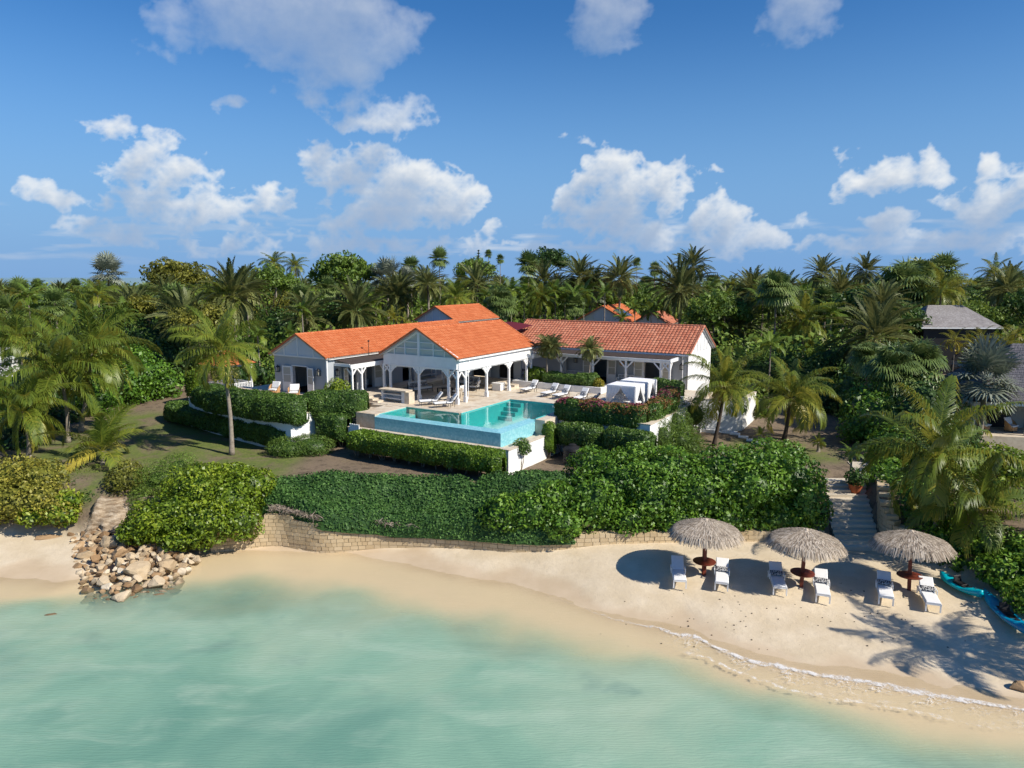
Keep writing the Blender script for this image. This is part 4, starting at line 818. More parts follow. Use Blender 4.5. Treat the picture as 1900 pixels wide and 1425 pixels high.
def daybed():
    T=empty('daybed',(0,0,0)); a,b_=1.12,.92; H_=1.86
    for x in (-a,a):
        for y in (-b_,b_): l=MB(); l.box(x-.045,x+.045,y-.045,y+.045,0,H_-.03); l.build('post',M_WHITE,T)
    f=MB(); f.box(-a,a,-b_,b_,.2,.36); f.build('bed_base',M_WHITE,T)
    f=MB(); f.box(-a-.03,a+.03,-b_-.03,b_+.03,H_-.03,H_); 
    for s in (-1,1): f.box(-a-.03,a+.03,s*(b_+.03)-.012,s*(b_+.03)+.012,H_-.2,H_-.031); f.box(s*(a+.03)-.012,s*(a+.03)+.012,-b_-.01,b_+.01,H_-.2,H_-.031)
    f.build('canopy',M_CURT,T)
    c=MB(); cush(c,-a+.08,a-.08,-b_+.08,b_-.08,.36,.54,None,.05); c.build('mattress',M_CUSH,T)
    for x,y in ((-.7,.55),(-.7,-.05),(.6,.6)): p_=MB(); cush(p_,-.25,.25,0,.42,0,.14,RX_(math.radians(50),(x,y,.55)),.06); p_.build('pillow',M_CUSH if x<0 else M_PRINT,T)
    for (p,q_) in (((-a,-b_-.05),(0,-b_-.05)),((a,-b_-.05),(0,-b_-.05)),((-a,b_+.05),(0,b_+.05)),((a,b_+.05),(0,b_+.05)),((a+.05,-b_),(a+.05,0)),((a+.05,b_),(a+.05,0)),((-a-.05,-b_),(-a-.05,0)),((-a-.05,b_),(-a-.05,0))):
        c=MB(); curtain(c,p,q_,.05,H_-.05,.2); c.build('curtain',M_CURT,T,smooth=True)
    return T
db=daybed(); db.location=L(11.95,5.3,6); db.rotation_euler=(0,0,TH); tag(db,'white curtained daybed in front, nearest the flowering hedge','daybed','curtained daybeds on the terrace')
o=copytree(db); o.location=L(11.95,8.0,6); tag(o,'white curtained daybed standing behind the front one, nearer the villa','daybed','curtained daybeds on the terrace')
# iron sofa and armchair
def sofa(w,name='iron_sofa'):
    T=empty(name,(0,0,0)); f=MB(); h=w/2
    f.box(-h,h,-.4,.4,.26,.31); f.bar((-h,.42,.3),(-h,.5,.88),.04,.04); f.bar((h,.42,.3),(h,.5,.88),.04,.04); f.bar((-h,.5,.86),(h,.5,.86),.04,.05)
    for k in range(int(w/.14)): x=-h+.1+k*.14; f.bar((x,.43,.3),(x,.5,.86),.02,.02)
    for s in (-1,1): f.bar((s*h,-.4,.6),(s*h,.46,.62),.05,.04); 
    f.build('frame',M_IRON,T)
    for x in (-h,h):
        for y in (-.37,.37): l=MB(); l.bar((x,y,0),(x,y,.6 if y<0 else .3),.04,.04); l.build('leg',M_IRON,T)
    n=max(1,round(w/.75)); cw=(w-.1)/n
    for k in range(n):
        c=MB(); cush(c,-h+.05+k*cw,-h+.05+(k+1)*cw-.02,-.38,.4,.31,.47); c.build('seat_cushion',M_CUSH,T); c=MB(); cush(c,-h+.06+k*cw,-h+.04+(k+1)*cw,0,.46,0,.15,RX_(math.radians(72),(0,.42,.46)),.05); c.build('back_cushion',M_CUSH,T)
    for k in range(n+1 if n>1 else 1):
        c=MB(); x=-h+.35+k*(w-.7)/max(1,n) if n>1 else 0; cush(c,x-.2,x+.2,0,.34,0,.12,RX_(math.radians(65),(0,.22,.48)),.05); c.build('pillow',M_PRINT,T)
    return T
s1=sofa(2.1); s1.location=L(-6.2,3.2,6.0); s1.rotation_euler=(0,0,TH+math.radians(75)); tag(s1,'black iron sofa with white cushions nearest the pool at the left of the pavilion','sofa','pavilion seating')
s2=sofa(2.4); s2.location=L(-4.5,7.9,6.0); s2.rotation_euler=(0,0,TH+math.radians(-8)); tag(s2,'long black iron sofa with white cushions facing out deep under the pavilion','sofa','pavilion seating')
s3=sofa(.85,'iron_armchair'); s3.location=L(-2.7,6.3,6); s3.rotation_euler=(0,0,TH+math.radians(-75)); tag(s3,'black iron armchair with white cushions on the right of the pavilion lounge','armchair','pavilion seating')
o=copytree(s3); o.location=L(-2.3,3.4,6); o.rotation_euler=(0,0,TH+math.radians(-100)); tag(o,'white cushioned armchair behind the corner post of the pavilion','armchair','pavilion seating')
T=hth('coffee_table',-4.3,4.2,6,'low dark coffee table between the pavilion sofas','table'); w=MB(); w.box(-4.9,-3.7,3.8,4.6,6.36,6.42); w.build('table_top',M_IRON,T)
for a in (-4.85,-3.75):
    for b_ in (3.85,4.55): w=MB(); w.box(a-.03,a+.03,b_-.03,b_+.03,6,6.36); w.build('leg',M_IRON,T)
# dining set
T=hth('dining_table',-1.2,13.3,6.35,'long dark dining table in the shade at the back of the pavilion','table'); w=MB(); w.box(-2.3,.7,12.9,13.9,7.05,7.1); w.build('table_top',M_IRON,T)
for a in (-2.2,.6):
    for b_ in (13.0,13.8): w=MB(); w.box(a-.04,a+.04,b_-.04,b_+.04,6.35,7.05); w.build('leg',M_IRON,T)
def dchair():
    T=empty('dining_chair',(0,0,0)); f=MB(); f.box(-.24,.24,-.22,.24,.42,.47); f.bar((-.22,.22,.45),(-.22,.3,1.0),.03,.03); f.bar((.22,.22,.45),(.22,.3,1.0),.03,.03); f.bar((-.22,.3,1),(.22,.3,1),.03,.05)
    for k in range(4): f.bar((-.13+k*.09,.23,.47),(-.13+k*.09,.3,1),.015,.015)
    f.build('frame',M_IRON,T); c=MB(); cush(c,-.23,.23,-.22,.22,.47,.53); c.build('seat_cushion',M_CUSH,T)
    for x in (-.22,.22):
        for y in (-.2,.22): l=MB(); l.bar((x,y,0),(x,y,.43),.03,.03); l.build('leg',M_IRON,T)
    return T
dc=dchair()
for i in range(7):
    o=dc if i==0 else copytree(dc)
    if i<4: o.location=L(-2.0+i*.8,12.6,6.35); o.rotation_euler=(0,0,TH+math.pi)
    else: o.location=L(-1.8+(i-4)*.9,14.2,6.35); o.rotation_euler=(0,0,TH)
    tag(o,'dark dining chair with pale seat on the pool side of the dining table' if i<4 else 'dark dining chair on the far side of the dining table','chair','dark dining chairs')
# bar counter, cube, urn, console, bench
T=hth('outdoor_bar',-4.9,-1.5,6,'stone topped white outdoor counter with open shelves left of the pavilion front','counter')
w=MB(); w.box(-6.35,-3.55,-2.05,-1.15,6.92,7.02); w.box(-3.75,-3.3,-1.95,-1.25,6.0,6.9); w.build('counter_top',M_STONE,T)
w=MB(); w.box(-6.2,-6.0,-1.9,-1.3,6,6.92); w.box(-4.1,-3.76,-1.9,-1.3,6,6.92); w.box(-6.0,-4.1,-1.35,-1.3,6,6.92); w.build('side_panel',M_LGREY,T)
for z in (6.25,6.6): w=MB(); w.box(-6.0,-4.1,-1.88,-1.36,z,z+.05); w.build('shelf',M_WHITE,T)
w=MB(); w.box(-1.35,-.5,7.2,7.9,6.02,6.62); w.box(-1.42,-.43,7.13,7.97,6.62,6.68); w.box(-1.32,-.53,7.22,7.88,6.0,6.02); o=hobj('stone_cube_table',w,M_WALLW,-.9,7.5,6,bevel=.01); tag(o,'white masonry cube table beside the pavilion side post','table')
w=MB(); w.lathe([(.14,0),(.17,.1),(.25,.45),(.3,.8),(.28,.88),(.33,.92),(.33,.98),(.26,.98),(.24,.8),(0,.75)],(-.85,1.4,6),18); o=hobj('stone_urn',w,M_STONE,-.85,1.4,6,smooth=True); tag(o,'tall cream stone urn behind the pavilion corner post','urn')
T=hth('console_table',-9.0,7.6,6.2,'white slatted console table against the grey wall left of the pavilion','table'); w=MB(); w.box(-9.7,-9.1,6.6,9.4,7.25,7.32); w.box(-9.65,-9.15,6.7,9.3,6.7,6.74)
w.build('table_top',M_WHITE,T)
for a in (-9.65,-9.15):
    for b_ in (6.7,9.3): w=MB(); w.box(a-.05,a+.05,b_-.05,b_+.05,TL,7.25); w.build('leg',M_WHITE,T)
def bench(u,v,lab):
    T=empty('garden_bench',L(u,v,6),TH,lab,'bench','white benches under the right porch'); w=MB(); w.box(-.75,.75,-.25,.25,.42,.46)
    w.bar((-.75,.25,.45),(-.75,.3,.95),.05,.05); w.bar((.75,.25,.45),(.75,.3,.95),.05,.05); w.bar((-.75,.3,.95),(.75,.3,.95),.05,.06); w.bar((-.75,.28,.7),(.75,.28,.7),.03,.04)
    for k in range(9): w.bar((-.6+k*.15,.26,.46),(-.6+k*.15,.3,.93),.02,.03)
    w.build('seat_and_back',M_WHITE,T)
    for x in (-.72,.72): l=MB(); l.box(x-.03,x+.03,-.25,-.2,0,.65); l.box(x-.03,x+.03,.2,.25,0,.45); l.box(x-.03,x+.03,-.25,.28,.65,.69); l.build('leg',M_WHITE,T)
bench(2.3,15.9,'white lattice backed bench below the porch lantern, behind the planter'); bench(7.6,15.9,'white bench under the wicker wall plates, behind the daybeds')
# wicker tub chairs on the left terrace
def tub():
    T=empty('wicker_chair',(0,0,0)); m_=MB(); vs=[];fs=[]; n=16
    for j in range(5):
        for i in range(n+1):
            a=math.radians(-30+240*i/n); r=.42+.05*j/4; hh=(.35+.5*math.sin(math.radians(180*i/n))**.7)*j/4+.12; vs.append((r*math.cos(a),r*math.sin(a)*.95,hh))
    for j in range(4):
        for i in range(n): fs.append((j*(n+1)+i,j*(n+1)+i+1,(j+1)*(n+1)+i+1,(j+1)*(n+1)+i))
    m_.add(vs,fs); m_.lathe([(.4,.1),(.42,.36),(0,.38)],n=16); m_.build('shell',M_WICK,T)
    c=MB(); cush(c,-.34,.34,-.36,.3,.38,.5); c.build('seat_cushion',M_CUSH,T); c=MB(); cush(c,-.38,.38,0,.55,0,.16,RX_(math.radians(68),(0,.2,.5)),.06); c.build('back_cushion',M_CUSH,T)
    for x in (-.28,.28):
        for y in (-.28,.28): l=MB(); l.bar((x,y,0),(x,y,.14),.04,.04); l.build('leg',M_IRON,T)
    return T
tb=tub(); 
for i,(q,lab) in enumerate([((509,713),'wicker tub chair with white cushion, left of the pair above the long hedge'),((545,718),'wicker tub chair with white cushion, right of the pair above the long hedge')]):
    o=tb if i==0 else copytree(tb); x,y,_=P(*q,7.25); o.location=(x,y,TL); o.rotation_euler=(0,0,math.radians(-20+25*i)); tag(o,lab,'armchair','wicker chairs on the upper terrace')
# gazebo
cxy=P(430,735,5.0); GZ=empty('gazebo',(cxy[0]-.75,cxy[1]+1.3,5.2),math.radians(-31),'small white gazebo with orange tiled hip roof behind the leaning palm','gazebo'); GZ.scale=(.86,.86,.95)
for x in (-1.7,1.7):
    for y in (-1.7,1.7):
        l=MB(); l.box(x-.09,x+.09,y-.09,y+.09,0,2.7); po=l.build('post',M_WHITE,GZ); l=MB(); l.bar((x-.0,y,2.1),(x-.55*np.sign(x),y,2.62),.08,.09); l.bar((x,y,2.1),(x,y-.55*np.sign(y),2.62),.08,.09); l.build('brace',M_WHITE,po)
l=MB(); 
for s in (-1,1): l.box(-1.9,1.9,s*1.7-.07,s*1.7+.07,2.62,2.84); l.box(s*1.7-.07,s*1.7+.07,-1.6,1.6,2.62,2.84)
l.build('beam',M_WHITE,GZ)
R_=MB(); e=2.1; zt=4.1; ap_=(0,0,zt)
for k,(a,b_) in enumerate((((-e,-e),(e,-e)),((e,-e),(e,e)),((e,e),(-e,e)),((-e,e),(-e,-e)))):
    mb_,n_=tiled((a[0],a[1],2.8),(b_[0],b_[1],2.8),(.01*np.sign(b_[0]),.01*np.sign(b_[1]),zt),(.01*np.sign(a[0]),.01*np.sign(a[1]),zt),seed=40+k); R_.merge(mb_)
R_.build('roof',M_TILE,GZ)
l=MB(); 
for s in (-1,1):
    l.box(-1.6,1.6,s*1.7-.04,s*1.7+.04,.95,1.02)
    for k in range(16): x=-1.5+k*.2; l.box(x-.045,x+.045,s*1.7-.02,s*1.7+.02,.1,.95)
    l.box(s*1.7-.04,s*1.7+.04,-1.6,1.6,.95,1.02)
    for k in range(16): x=-1.5+k*.2; l.box(s*1.7-.02,s*1.7+.02,x-.045,x+.045,.1,.95)
l.build('railing',M_WHITE,GZ); l=MB(); l.box(-1.9,1.9,-1.9,1.9,-1.2,.05); l.build('floor',M_WALLW,GZ)
# water tank
x,y,_=P(1062,858,3.4); T=empty('water_tank',(x,y,hz(x,y)),0,'black ribbed plastic water tank against the terrace wall','tank'); l=MB()
pr=[(.62,0)]+[(.62+.025*(k%2),.1+k*.1) for k in range(10)]+[(.6,1.15),(.25,1.3)]; l.lathe(pr,n=28); l.build('body',M_SEAT,T,smooth=False); l=MB(); l.lathe([(.26,1.28),(.26,1.36),(.2,1.4),(0,1.4)],n=16); l.build('lid',M_SEAT,T)
# stepping stones
for i,(a,b_) in enumerate([(1304,789),(1319,793),(1334,798),(1349,803),(1364,807),(1379,812),(1394,817),(1408,821),(1421,824)]):
    x,y,_=P(a,b_,3.5); l=MB(); r=random.Random(i); l.prism([(-.38+r.uniform(-.04,.04),-.26),(.36,-.28+r.uniform(-.04,.04)),(.38,.27),(-.36,.28+r.uniform(-.04,.04))],-.05,.05); o=l.build('stepping_stone',M_WALLW); o.location=(x,y,hz(x,y)+.07); o.rotation_euler=(0,0,-.35)
    tag(o,'pale square stepping stone in the path from the garden wall steps','stepping stone','stepping stones across the right lawn')
# terracotta pots
def pot(x,y,z,lab,sc=1):
    T=empty('plant_pot',(x,y,z),0,lab,'plant pot'); l=MB(); l.lathe([(.2*sc,0),(.3*sc,.3*sc),(.36*sc,.5*sc),(.38*sc,.56*sc),(.33*sc,.56*sc),(.3*sc,.48*sc),(0,.46*sc)],n=20); l.build('pot',M_TERRA,T,smooth=False); return T
POT1=pot(*(lambda q:(q[0],q[1],hz(q[0],q[1])+.05))(P(1588,893,3.35)),'large terracotta pot with a leafy shrub at the top of the beach steps',1.15)
POT2=pot(*L(13.7,8.2,6.0),'small terracotta pot behind the daybeds by the grey planter wall',1)
# low white frame by daybeds
w=MB(); w.box(13.7,15.1,7.4,7.5,6.55,6.62); w.box(15.03,15.1,7.4,7.5,6,6.55); w.box(13.7,13.77,7.4,7.5,6,6.55); o=hobj('side_table',w,M_WHITE,14.4,7.45,6); tag(o,'low white side table frame right of the daybeds','table')
# far villa at the back right
def farhouse(px,py,Y,w,dp,hw,rise,name,label,wallm,roofm,rz,skew=0):
    x,y,z=PY(px,py,Y); zg=hz(x,y)-.2; ze=z; T=empty(name,(x,y,zg),rz,label,'house'); ORG[T.name]=(0,0,zg)
    gable_roof(T,'roof',-w/2-.2,w/2+.2,-.3,dp,ze,ze+rise,'v',mat=roofm,seed=int(px),tw=.4)
    m_=MB(); m_.box(-w/2,w/2,0,.2,zg,ze); m_.box(-w/2,-w/2+.2,.2,dp-.3,zg,ze); m_.box(w/2-.2,w/2,.2,dp-.3,zg,ze); m_.add([(-w/2,.02,ze),(w/2,.02,ze),(0,.02,ze+rise-.08)],[(0,1,2)]); m_.build('wall',wallm,T)
    for k in (-2,-1,0,1,2): b=MB(); b.box(k*w/6-.06,k*w/6+.06,-.06,-.01,ze-.0,ze+rise*(1-abs(k)/3)-.15); b.build('batten',M_WHITE,T)
    return T
F1=farhouse(1118,597,108,8.0,9,3,2.35,'neighbour_house','white house with orange roof and solar panel seen over the right wing ridge',M_WALLW,M_TILE,TH+math.radians(4))
o=MB(); o.slab([(1.0,2.6,ORG[F1.name][2]),(3.3,2.6,0),(3.3,5.2,0),(1.0,5.2,0)],(0,0,1),.01) if False else None
zz0=PY(1118,597,108)[2]; w=MB(); f_=lambda u: zz0+2.35*(1-abs(u)/4.2)+.10
w.add([(1.2,1.2,f_(1.2)),(3.0,1.2,f_(3.0)),(3.0,5.5,f_(3.0)),(1.2,5.5,f_(1.2))],[(0,1,2,3)]); w.build('solar_panel',paint('solar_glass',(.02,.05,.12),(.03,.08,.18),.15,.6),F1)
farhouse(1208,601,104,5.2,6,3,1.6,'neighbour_house','smaller orange roofed white annexe right of the house with the solar panel',M_WALLW,M_TILE2,TH+math.radians(4))
# right neighbours: shingled pavilion and the porch house
def hiproof(T,x0,x1,y0,y1,ze,zr,ins,mat,seed):
    ym=(y0+y1)/2; R_=MB(); a=(x0+ins,ym,zr); b_=(x1-ins,ym,zr)
    for k,s_ in enumerate([((x0,y0,ze),(x1,y0,ze),b_,a),((x1,y1,ze),(x0,y1,ze),a,b_),((x1,y0,ze),(x1,y1,ze),(x1-ins,ym+.01,zr),(x1-ins,ym-.01,zr)),((x0,y1,ze),(x0,y0,ze),(x0+ins,ym-.01,zr),(x0+ins,ym+.01,zr))]):
        mb_,n_=tiled(*s_,tw=.2,rh=.25,amp=.006,step=.02,seg=2,seed=seed+k); R_.merge(mb_)
    return R_.build('roof',mat,T)
x,y,z=PY(1786,606,82); T=empty('shingle_roofed_house',(x,y,hz(x,y)),-.05,'grey shingle roofed building among the palms at upper right','house'); ORG[T.name]=(0,0,hz(x,y)); hiproof(T,-4.6,4.6,0,8,z-.1,z+2.3,2.6,M_SHING,60)
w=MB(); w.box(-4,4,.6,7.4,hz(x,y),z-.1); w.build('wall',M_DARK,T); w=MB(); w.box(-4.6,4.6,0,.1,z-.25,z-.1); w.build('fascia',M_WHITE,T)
x,y,z=PY(1905,762,50); zg=4.4; T=empty('porch_house',(x,y,zg),math.radians(-12),'dark shingled house with white porch posts at the right edge','house'); ORG[T.name]=(0,0,zg); hiproof(T,-3.6,9,0,9,7.0,10.9,4.2,M_SLATE,70)
w=MB(); w.box(-3.4,9,.1,.3,6.75,6.98); w.box(-3.4,-3.2,.3,9,6.75,6.98); w.build('beam',M_WHITE,T)
for a,b_ in ((-3.3,.2),(.2,.2),(3.7,.2),(-3.3,4)): w=MB(); w.box(a-.1,a+.1,b_-.1,b_+.1,4.6,6.75); w.build('post',M_WHITE,T)
w=MB(); w.box(-4,9.5,-.4,8.8,3.0,4.6); w.build('floor_slab',M_STONE,T); w=MB(); w.box(-2.4,9,3.2,8.6,4.6,6.9); w.build('wall',M_PANEL,T)
for a in (-1.2,1.4):
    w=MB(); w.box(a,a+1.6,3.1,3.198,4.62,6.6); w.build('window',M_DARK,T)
for i,(a,lab) in enumerate(((-2.0,'round wicker tub chair on the porch at right, by the corner post'),(-.2,'round wicker tub chair on the porch at right, nearer the picture edge'))):
    o=copytree(tb); q=T.matrix_basis@Vector((a,1.6,4.6-zg)); o.location=q; o.rotation_euler=(0,0,.5); tag(o,lab,'armchair','wicker chairs on the neighbour porch')
x,y,z=PY(10,668,72); T=empty('white_house',(x-2.2,y,hz(x,y)),.1,'white walled building glimpsed behind the palms at the left edge','house'); ORG[T.name]=(0,0,hz(x,y)); w=MB(); w.box(-4,2.6,0,.25,hz(x,y),z-.3); w.box(2.4,2.6,.25,4,hz(x,y),z-.3); w.build('wall',M_WALLW,T); w=MB(); w.box(-4.2,2.8,-.2,4.2,z-.3,z-.05); w.add([(-4.2,-.1,z-.05),(.9,-.1,z-.05),(2.8,-.1,z+1.3),(1.5,-.1,z+1.3)],[(0,1,2,3)]); w.build('roof',M_WALLW,T)
# ---------------------------------------------------------------- foliage materials
LM_COCO=leafmat('coconut_frond',(0.055,0.1,0.013),(0.18,0.24,0.03),(0.58,0.48,0.08),.42,.36,.2,.4)
LM_DATE=leafmat('date_frond',(0.07,0.09,0.028),(0.19,0.22,0.07),(0.42,0.39,0.13),.5,.25,.25,.35)
LM_FAN=leafmat('fan_leaf',(0.06,0.11,0.026),(0.17,0.24,0.065),(0.34,0.39,0.15),.42,.2,.25,.45)
LM_SILV=leafmat('silver_leaf',(0.11,0.13,0.09),(0.24,0.27,0.2),(0.48,0.5,0.42),.4,.1,.1,.4)
LM_YEL=leafmat('yellow_palm_leaf',(.07,.09,.012),(.20,.20,.02),(.46,.36,.03),.5,.25,.3)
LM_ARE=leafmat('areca_leaf',(0.05,0.095,0.013),(0.15,0.23,0.03),(0.36,0.38,0.06),.45,.3,.3)
LM_TREE=leafmat('tree_leaf',(0.045,0.085,0.014),(0.13,0.215,0.03),(0.29,0.37,0.06),.5,.25,.35)
LM_OLIVE=leafmat('olive_leaf',(0.07,0.08,0.014),(0.19,0.2,0.03),(0.42,0.37,0.06),.5,.25,.3)
LM_DARK=leafmat('dark_shrub_leaf',(0.02,0.05,0.012),(0.06,0.12,0.024),(0.14,0.23,0.045),.45,.2,.3)
LM_GRAPE=leafmat('sea_grape_leaf',(0.028,0.08,0.007),(0.1,0.215,0.016),(0.26,0.41,0.045),.48,.2,.1,.45,.6)
LM_BRIGHT=leafmat('bright_shrub_leaf',(0.045,0.09,0.007),(0.15,0.23,0.014),(0.38,0.44,0.04),.42,.22,.1,.4,.6)
LM_HEDGE=leafmat('clipped_hedge_leaf',(0.03,0.068,0.013),(0.085,0.16,0.026),(0.2,0.28,0.055),.45,.12,.1,.35,.7)
LM_COVER=leafmat('ground_cover_leaf',(0.02,0.065,0.012),(0.065,0.15,0.026),(0.15,0.28,0.06),.65,.12,.1,.4,.8)
LM_LIME=leafmat('lime_hedge_leaf',(0.05,0.1,0.01),(0.14,0.24,0.022),(0.3,0.42,0.05),.42,.2,.1,.35,.8)
LM_PINK=leafmat('pink_blossom',(0.12,0.03,0.04),(0.26,0.055,0.09),(0.4,0.13,0.15),.6,.2,.1); LM_ORNG=leafmat('orange_shoot',(0.1,0.07,0.02),(0.22,0.11,0.035),(0.36,0.2,0.07),.6,.2,.1)
LM_DRY=leafmat('dry_frond',(.14,.08,.03),(.30,.17,.05),(.48,.30,.09),.8,.1,.1)
M_BARK=paint('palm_bark',(.30,.26,.21),(.17,.14,.11),.9,.1,6,.5,14,amt=.9); M_BARKD=paint('dark_bark',(.085,.065,.05),(.05,.04,.03),.9,.1,6,.5,14)
M_STEM=paint('shrub_stem',(.30,.25,.19),(.16,.13,.09),.9,.1,5,.2)
NR=np.random.default_rng(77)
def nrm_(v): return v/np.maximum(np.linalg.norm(v,axis=-1,keepdims=True),1e-6)
def leaves(Pc,N,size,r,jit=.7,asp=.5,tint=None,fold=.15):
    """leaf quads centred on Pc facing roughly N"""
    n=len(Pc); N=nrm_(N+r.normal(0,jit,(n,3))); a=nrm_(np.cross(N,r.normal(0,1,(n,3)))); b=np.cross(N,a); s=(size*np.exp(r.normal(0,.3,n)))[:,None]
    V=np.stack([Pc-a*s*.5,Pc+b*s*asp*.5+N*s*fold,Pc+a*s*.5,Pc-b*s*asp*.5+N*s*fold],1).reshape(-1,3); F=np.arange(n*4).reshape(-1,4)
    return V,F
class Acc:
    def __init__(s): s.V=[];s.F=[];s.T=[];s.n=0
    def add(s,V,F,T): s.V.append(V); s.F.append(F+s.n); s.T.append(T); s.n+=len(V)
    def build(s,name,mat,parent=None): return meshobj(name,np.concatenate(s.V),np.concatenate(s.F),mat,parent,np.concatenate(s.T))
def feather(seed,nf,Ln,etop,ebot,bend,nl,ll,lw,droop,phi0=70,phi1=25,vlift=.25,seg=2,old=.75,pw=1.0,rw=.05,s0=.14):
    r=np.random.default_rng(seed); A=Acc()
    for i in range(nf):
        u=((i+.5)/nf)**pw; az=i*2.39996+r.normal(0,.12); e0=math.radians(etop+(ebot-etop)*u+r.normal(0,6)); Lf=Ln*(.78+.22*math.sin(math.pi*min(1,u+.25)))*r.uniform(.88,1.08); bt=bend*(.55+.7*u)*r.uniform(.8,1.25)
        N=15; s=np.linspace(0,1,N); e=e0-bt*s**1.45; tw=r.normal(0,.16)*s
        d=np.stack([np.cos(e)*np.cos(az+tw),np.cos(e)*np.sin(az+tw),np.sin(e)],1); p=np.concatenate([[np.zeros(3)],np.cumsum(d[:-1]*Lf/(N-1),0)])
        side=np.stack([-np.sin(az+tw),np.cos(az+tw),np.zeros(N)],1); up=np.cross(d,side)*-1; up=np.cross(side,d)*-1; up=np.where(up[:,2:3]<0,-up,up)
        roll=r.normal(0,.35); side,up=side*math.cos(roll)+up*math.sin(roll),up*math.cos(roll)-side*math.sin(roll)
        w=(rw*(1-.8*s))[:,None]*.5
        # rachis as two crossed strips
        V=np.stack([p-side*w,p+side*w],1).reshape(-1,3); k=np.arange(N-1)[:,None]*2; F=k+np.array([0,1,3,2]); A.add(V,F,np.full(N-1,min(1,.62+.3*u)))
        t=np.repeat(np.linspace(s0,.995,nl),2); sg=np.tile([1,-1],nl).astype(float); t=np.clip(t+r.normal(0,.006,len(t)),0,1); f=t*(N-1); i0=np.minimum(f.astype(int),N-2); fr=(f-i0)[:,None]
        B=p[i0]*(1-fr)+p[i0+1]*fr; D=d[i0]*(1-fr)+d[i0+1]*fr; S=side[i0]; U=up[i0]
        ph=np.radians(phi0+(phi1-phi0)*t)+r.normal(0,.08,len(t)); ln=ll*np.clip(np.sin(np.pi*(t*.82+.13))**.6,.15,1)*r.uniform(.85,1.12,len(t))
        dr=nrm_(D*np.cos(ph)[:,None]+S*(np.sin(ph)*sg)[:,None]+U*vlift); Z=np.array([0,0,-1.])
        wv=nrm_(np.cross(dr,U))*(lw*.5)
        m=B+dr*(ln*.5)[:,None]; d2=nrm_(dr+Z*droop*(.7+.6*u)*r.uniform(.7,1.3,(len(t),1))); tp=m+d2*(ln*.5)[:,None]
        tn=np.clip(.12+.45*u*old+r.normal(0,.10,len(t))+.25*(u>.86)*old,0,1); q=len(t)
        if seg==2:
            V=np.stack([B-wv*.5,B+wv*.5,m+wv,m-wv,tp+wv*.15,tp-wv*.15],1).reshape(-1,3); k=np.arange(q)[:,None]*6; F=np.concatenate([k+np.array([0,1,2,3]),k+np.array([3,2,4,5])]); A.add(V,F,np.tile(tn,2))
        else:
            V=np.stack([B,m+wv,tp,m-wv],1).reshape(-1,3); k=np.arange(q)[:,None]*4; A.add(V,k+np.arange(4),tn)
    return A
def fan(seed,nl,pet,rad,nseg,etop,ebot,droop=.5,spread=290,old=.6):
    r=np.random.default_rng(seed); A=Acc()
    for i in range(nl):
        u=(i+.5)/nl; az=i*2.39996+r.normal(0,.1); e=math.radians(etop+(ebot-etop)*u+r.normal(0,12)); D=np.array([math.cos(e)*math.cos(az),math.cos(e)*math.sin(az),math.sin(e)]); S=np.array([-math.sin(az),math.cos(az),0]); U=np.cross(D,S); U=U if U[2]>0 else -U
        c=D*pet*r.uniform(.8,1.15); A.add(np.array([S*.02,-S*.02,c-S*.02,c+S*.02]),np.array([[0,1,2,3]]),np.array([.8]))
        th=np.radians(np.linspace(-spread/2,spread/2,nseg)); R_=rad*r.uniform(.85,1.1)
        dd=nrm_(D[None]*np.cos(th)[:,None]+S[None]*np.sin(th)[:,None]+U[None]*(.25+.15*(np.arange(nseg)%2))[:,None]); w=R_*math.radians(spread)/nseg*.62
        pv=nrm_(np.cross(dd,U[None]))*w*.5; m=c+dd*R_*.6; m2=nrm_(dd+np.array([0,0,-1.])*droop*(.5+u)); tp=m+m2*R_*.45
        tn=np.clip(.2+.5*u*old+r.normal(0,.12,nseg),0,1); B=np.repeat(c[None],nseg,0)
        V=np.stack([B-pv*.15,B+pv*.15,m+pv,m-pv,tp+pv*.15,tp-pv*.15],1).reshape(-1,3); k=np.arange(nseg)[:,None]*6; A.add(V,np.concatenate([k+np.array([0,1,2,3]),k+np.array([3,2,4,5])]),np.tile(tn,2))
    return A
PROTO={}
def trunkmesh(key,h,r0,r1,lean=(0,0),curve=.3,mat=M_BARK,ring=True):
    m_=MB(); N=12 if not ring else 18; pts=[];rad=[]
    for k in range(N+1):
        f=k/N; b=curve*math.sin(math.pi*f); pts.append((lean[0]*f**1.4+b*.5,lean[1]*f**1.4+b*.3,h*f)); rad.append((r0*(1-f)+r1*f)*(1+(.45*math.exp(-f*14)))*(1+.05*(k%2)))
    m_.tube(pts,rad,8); return m_
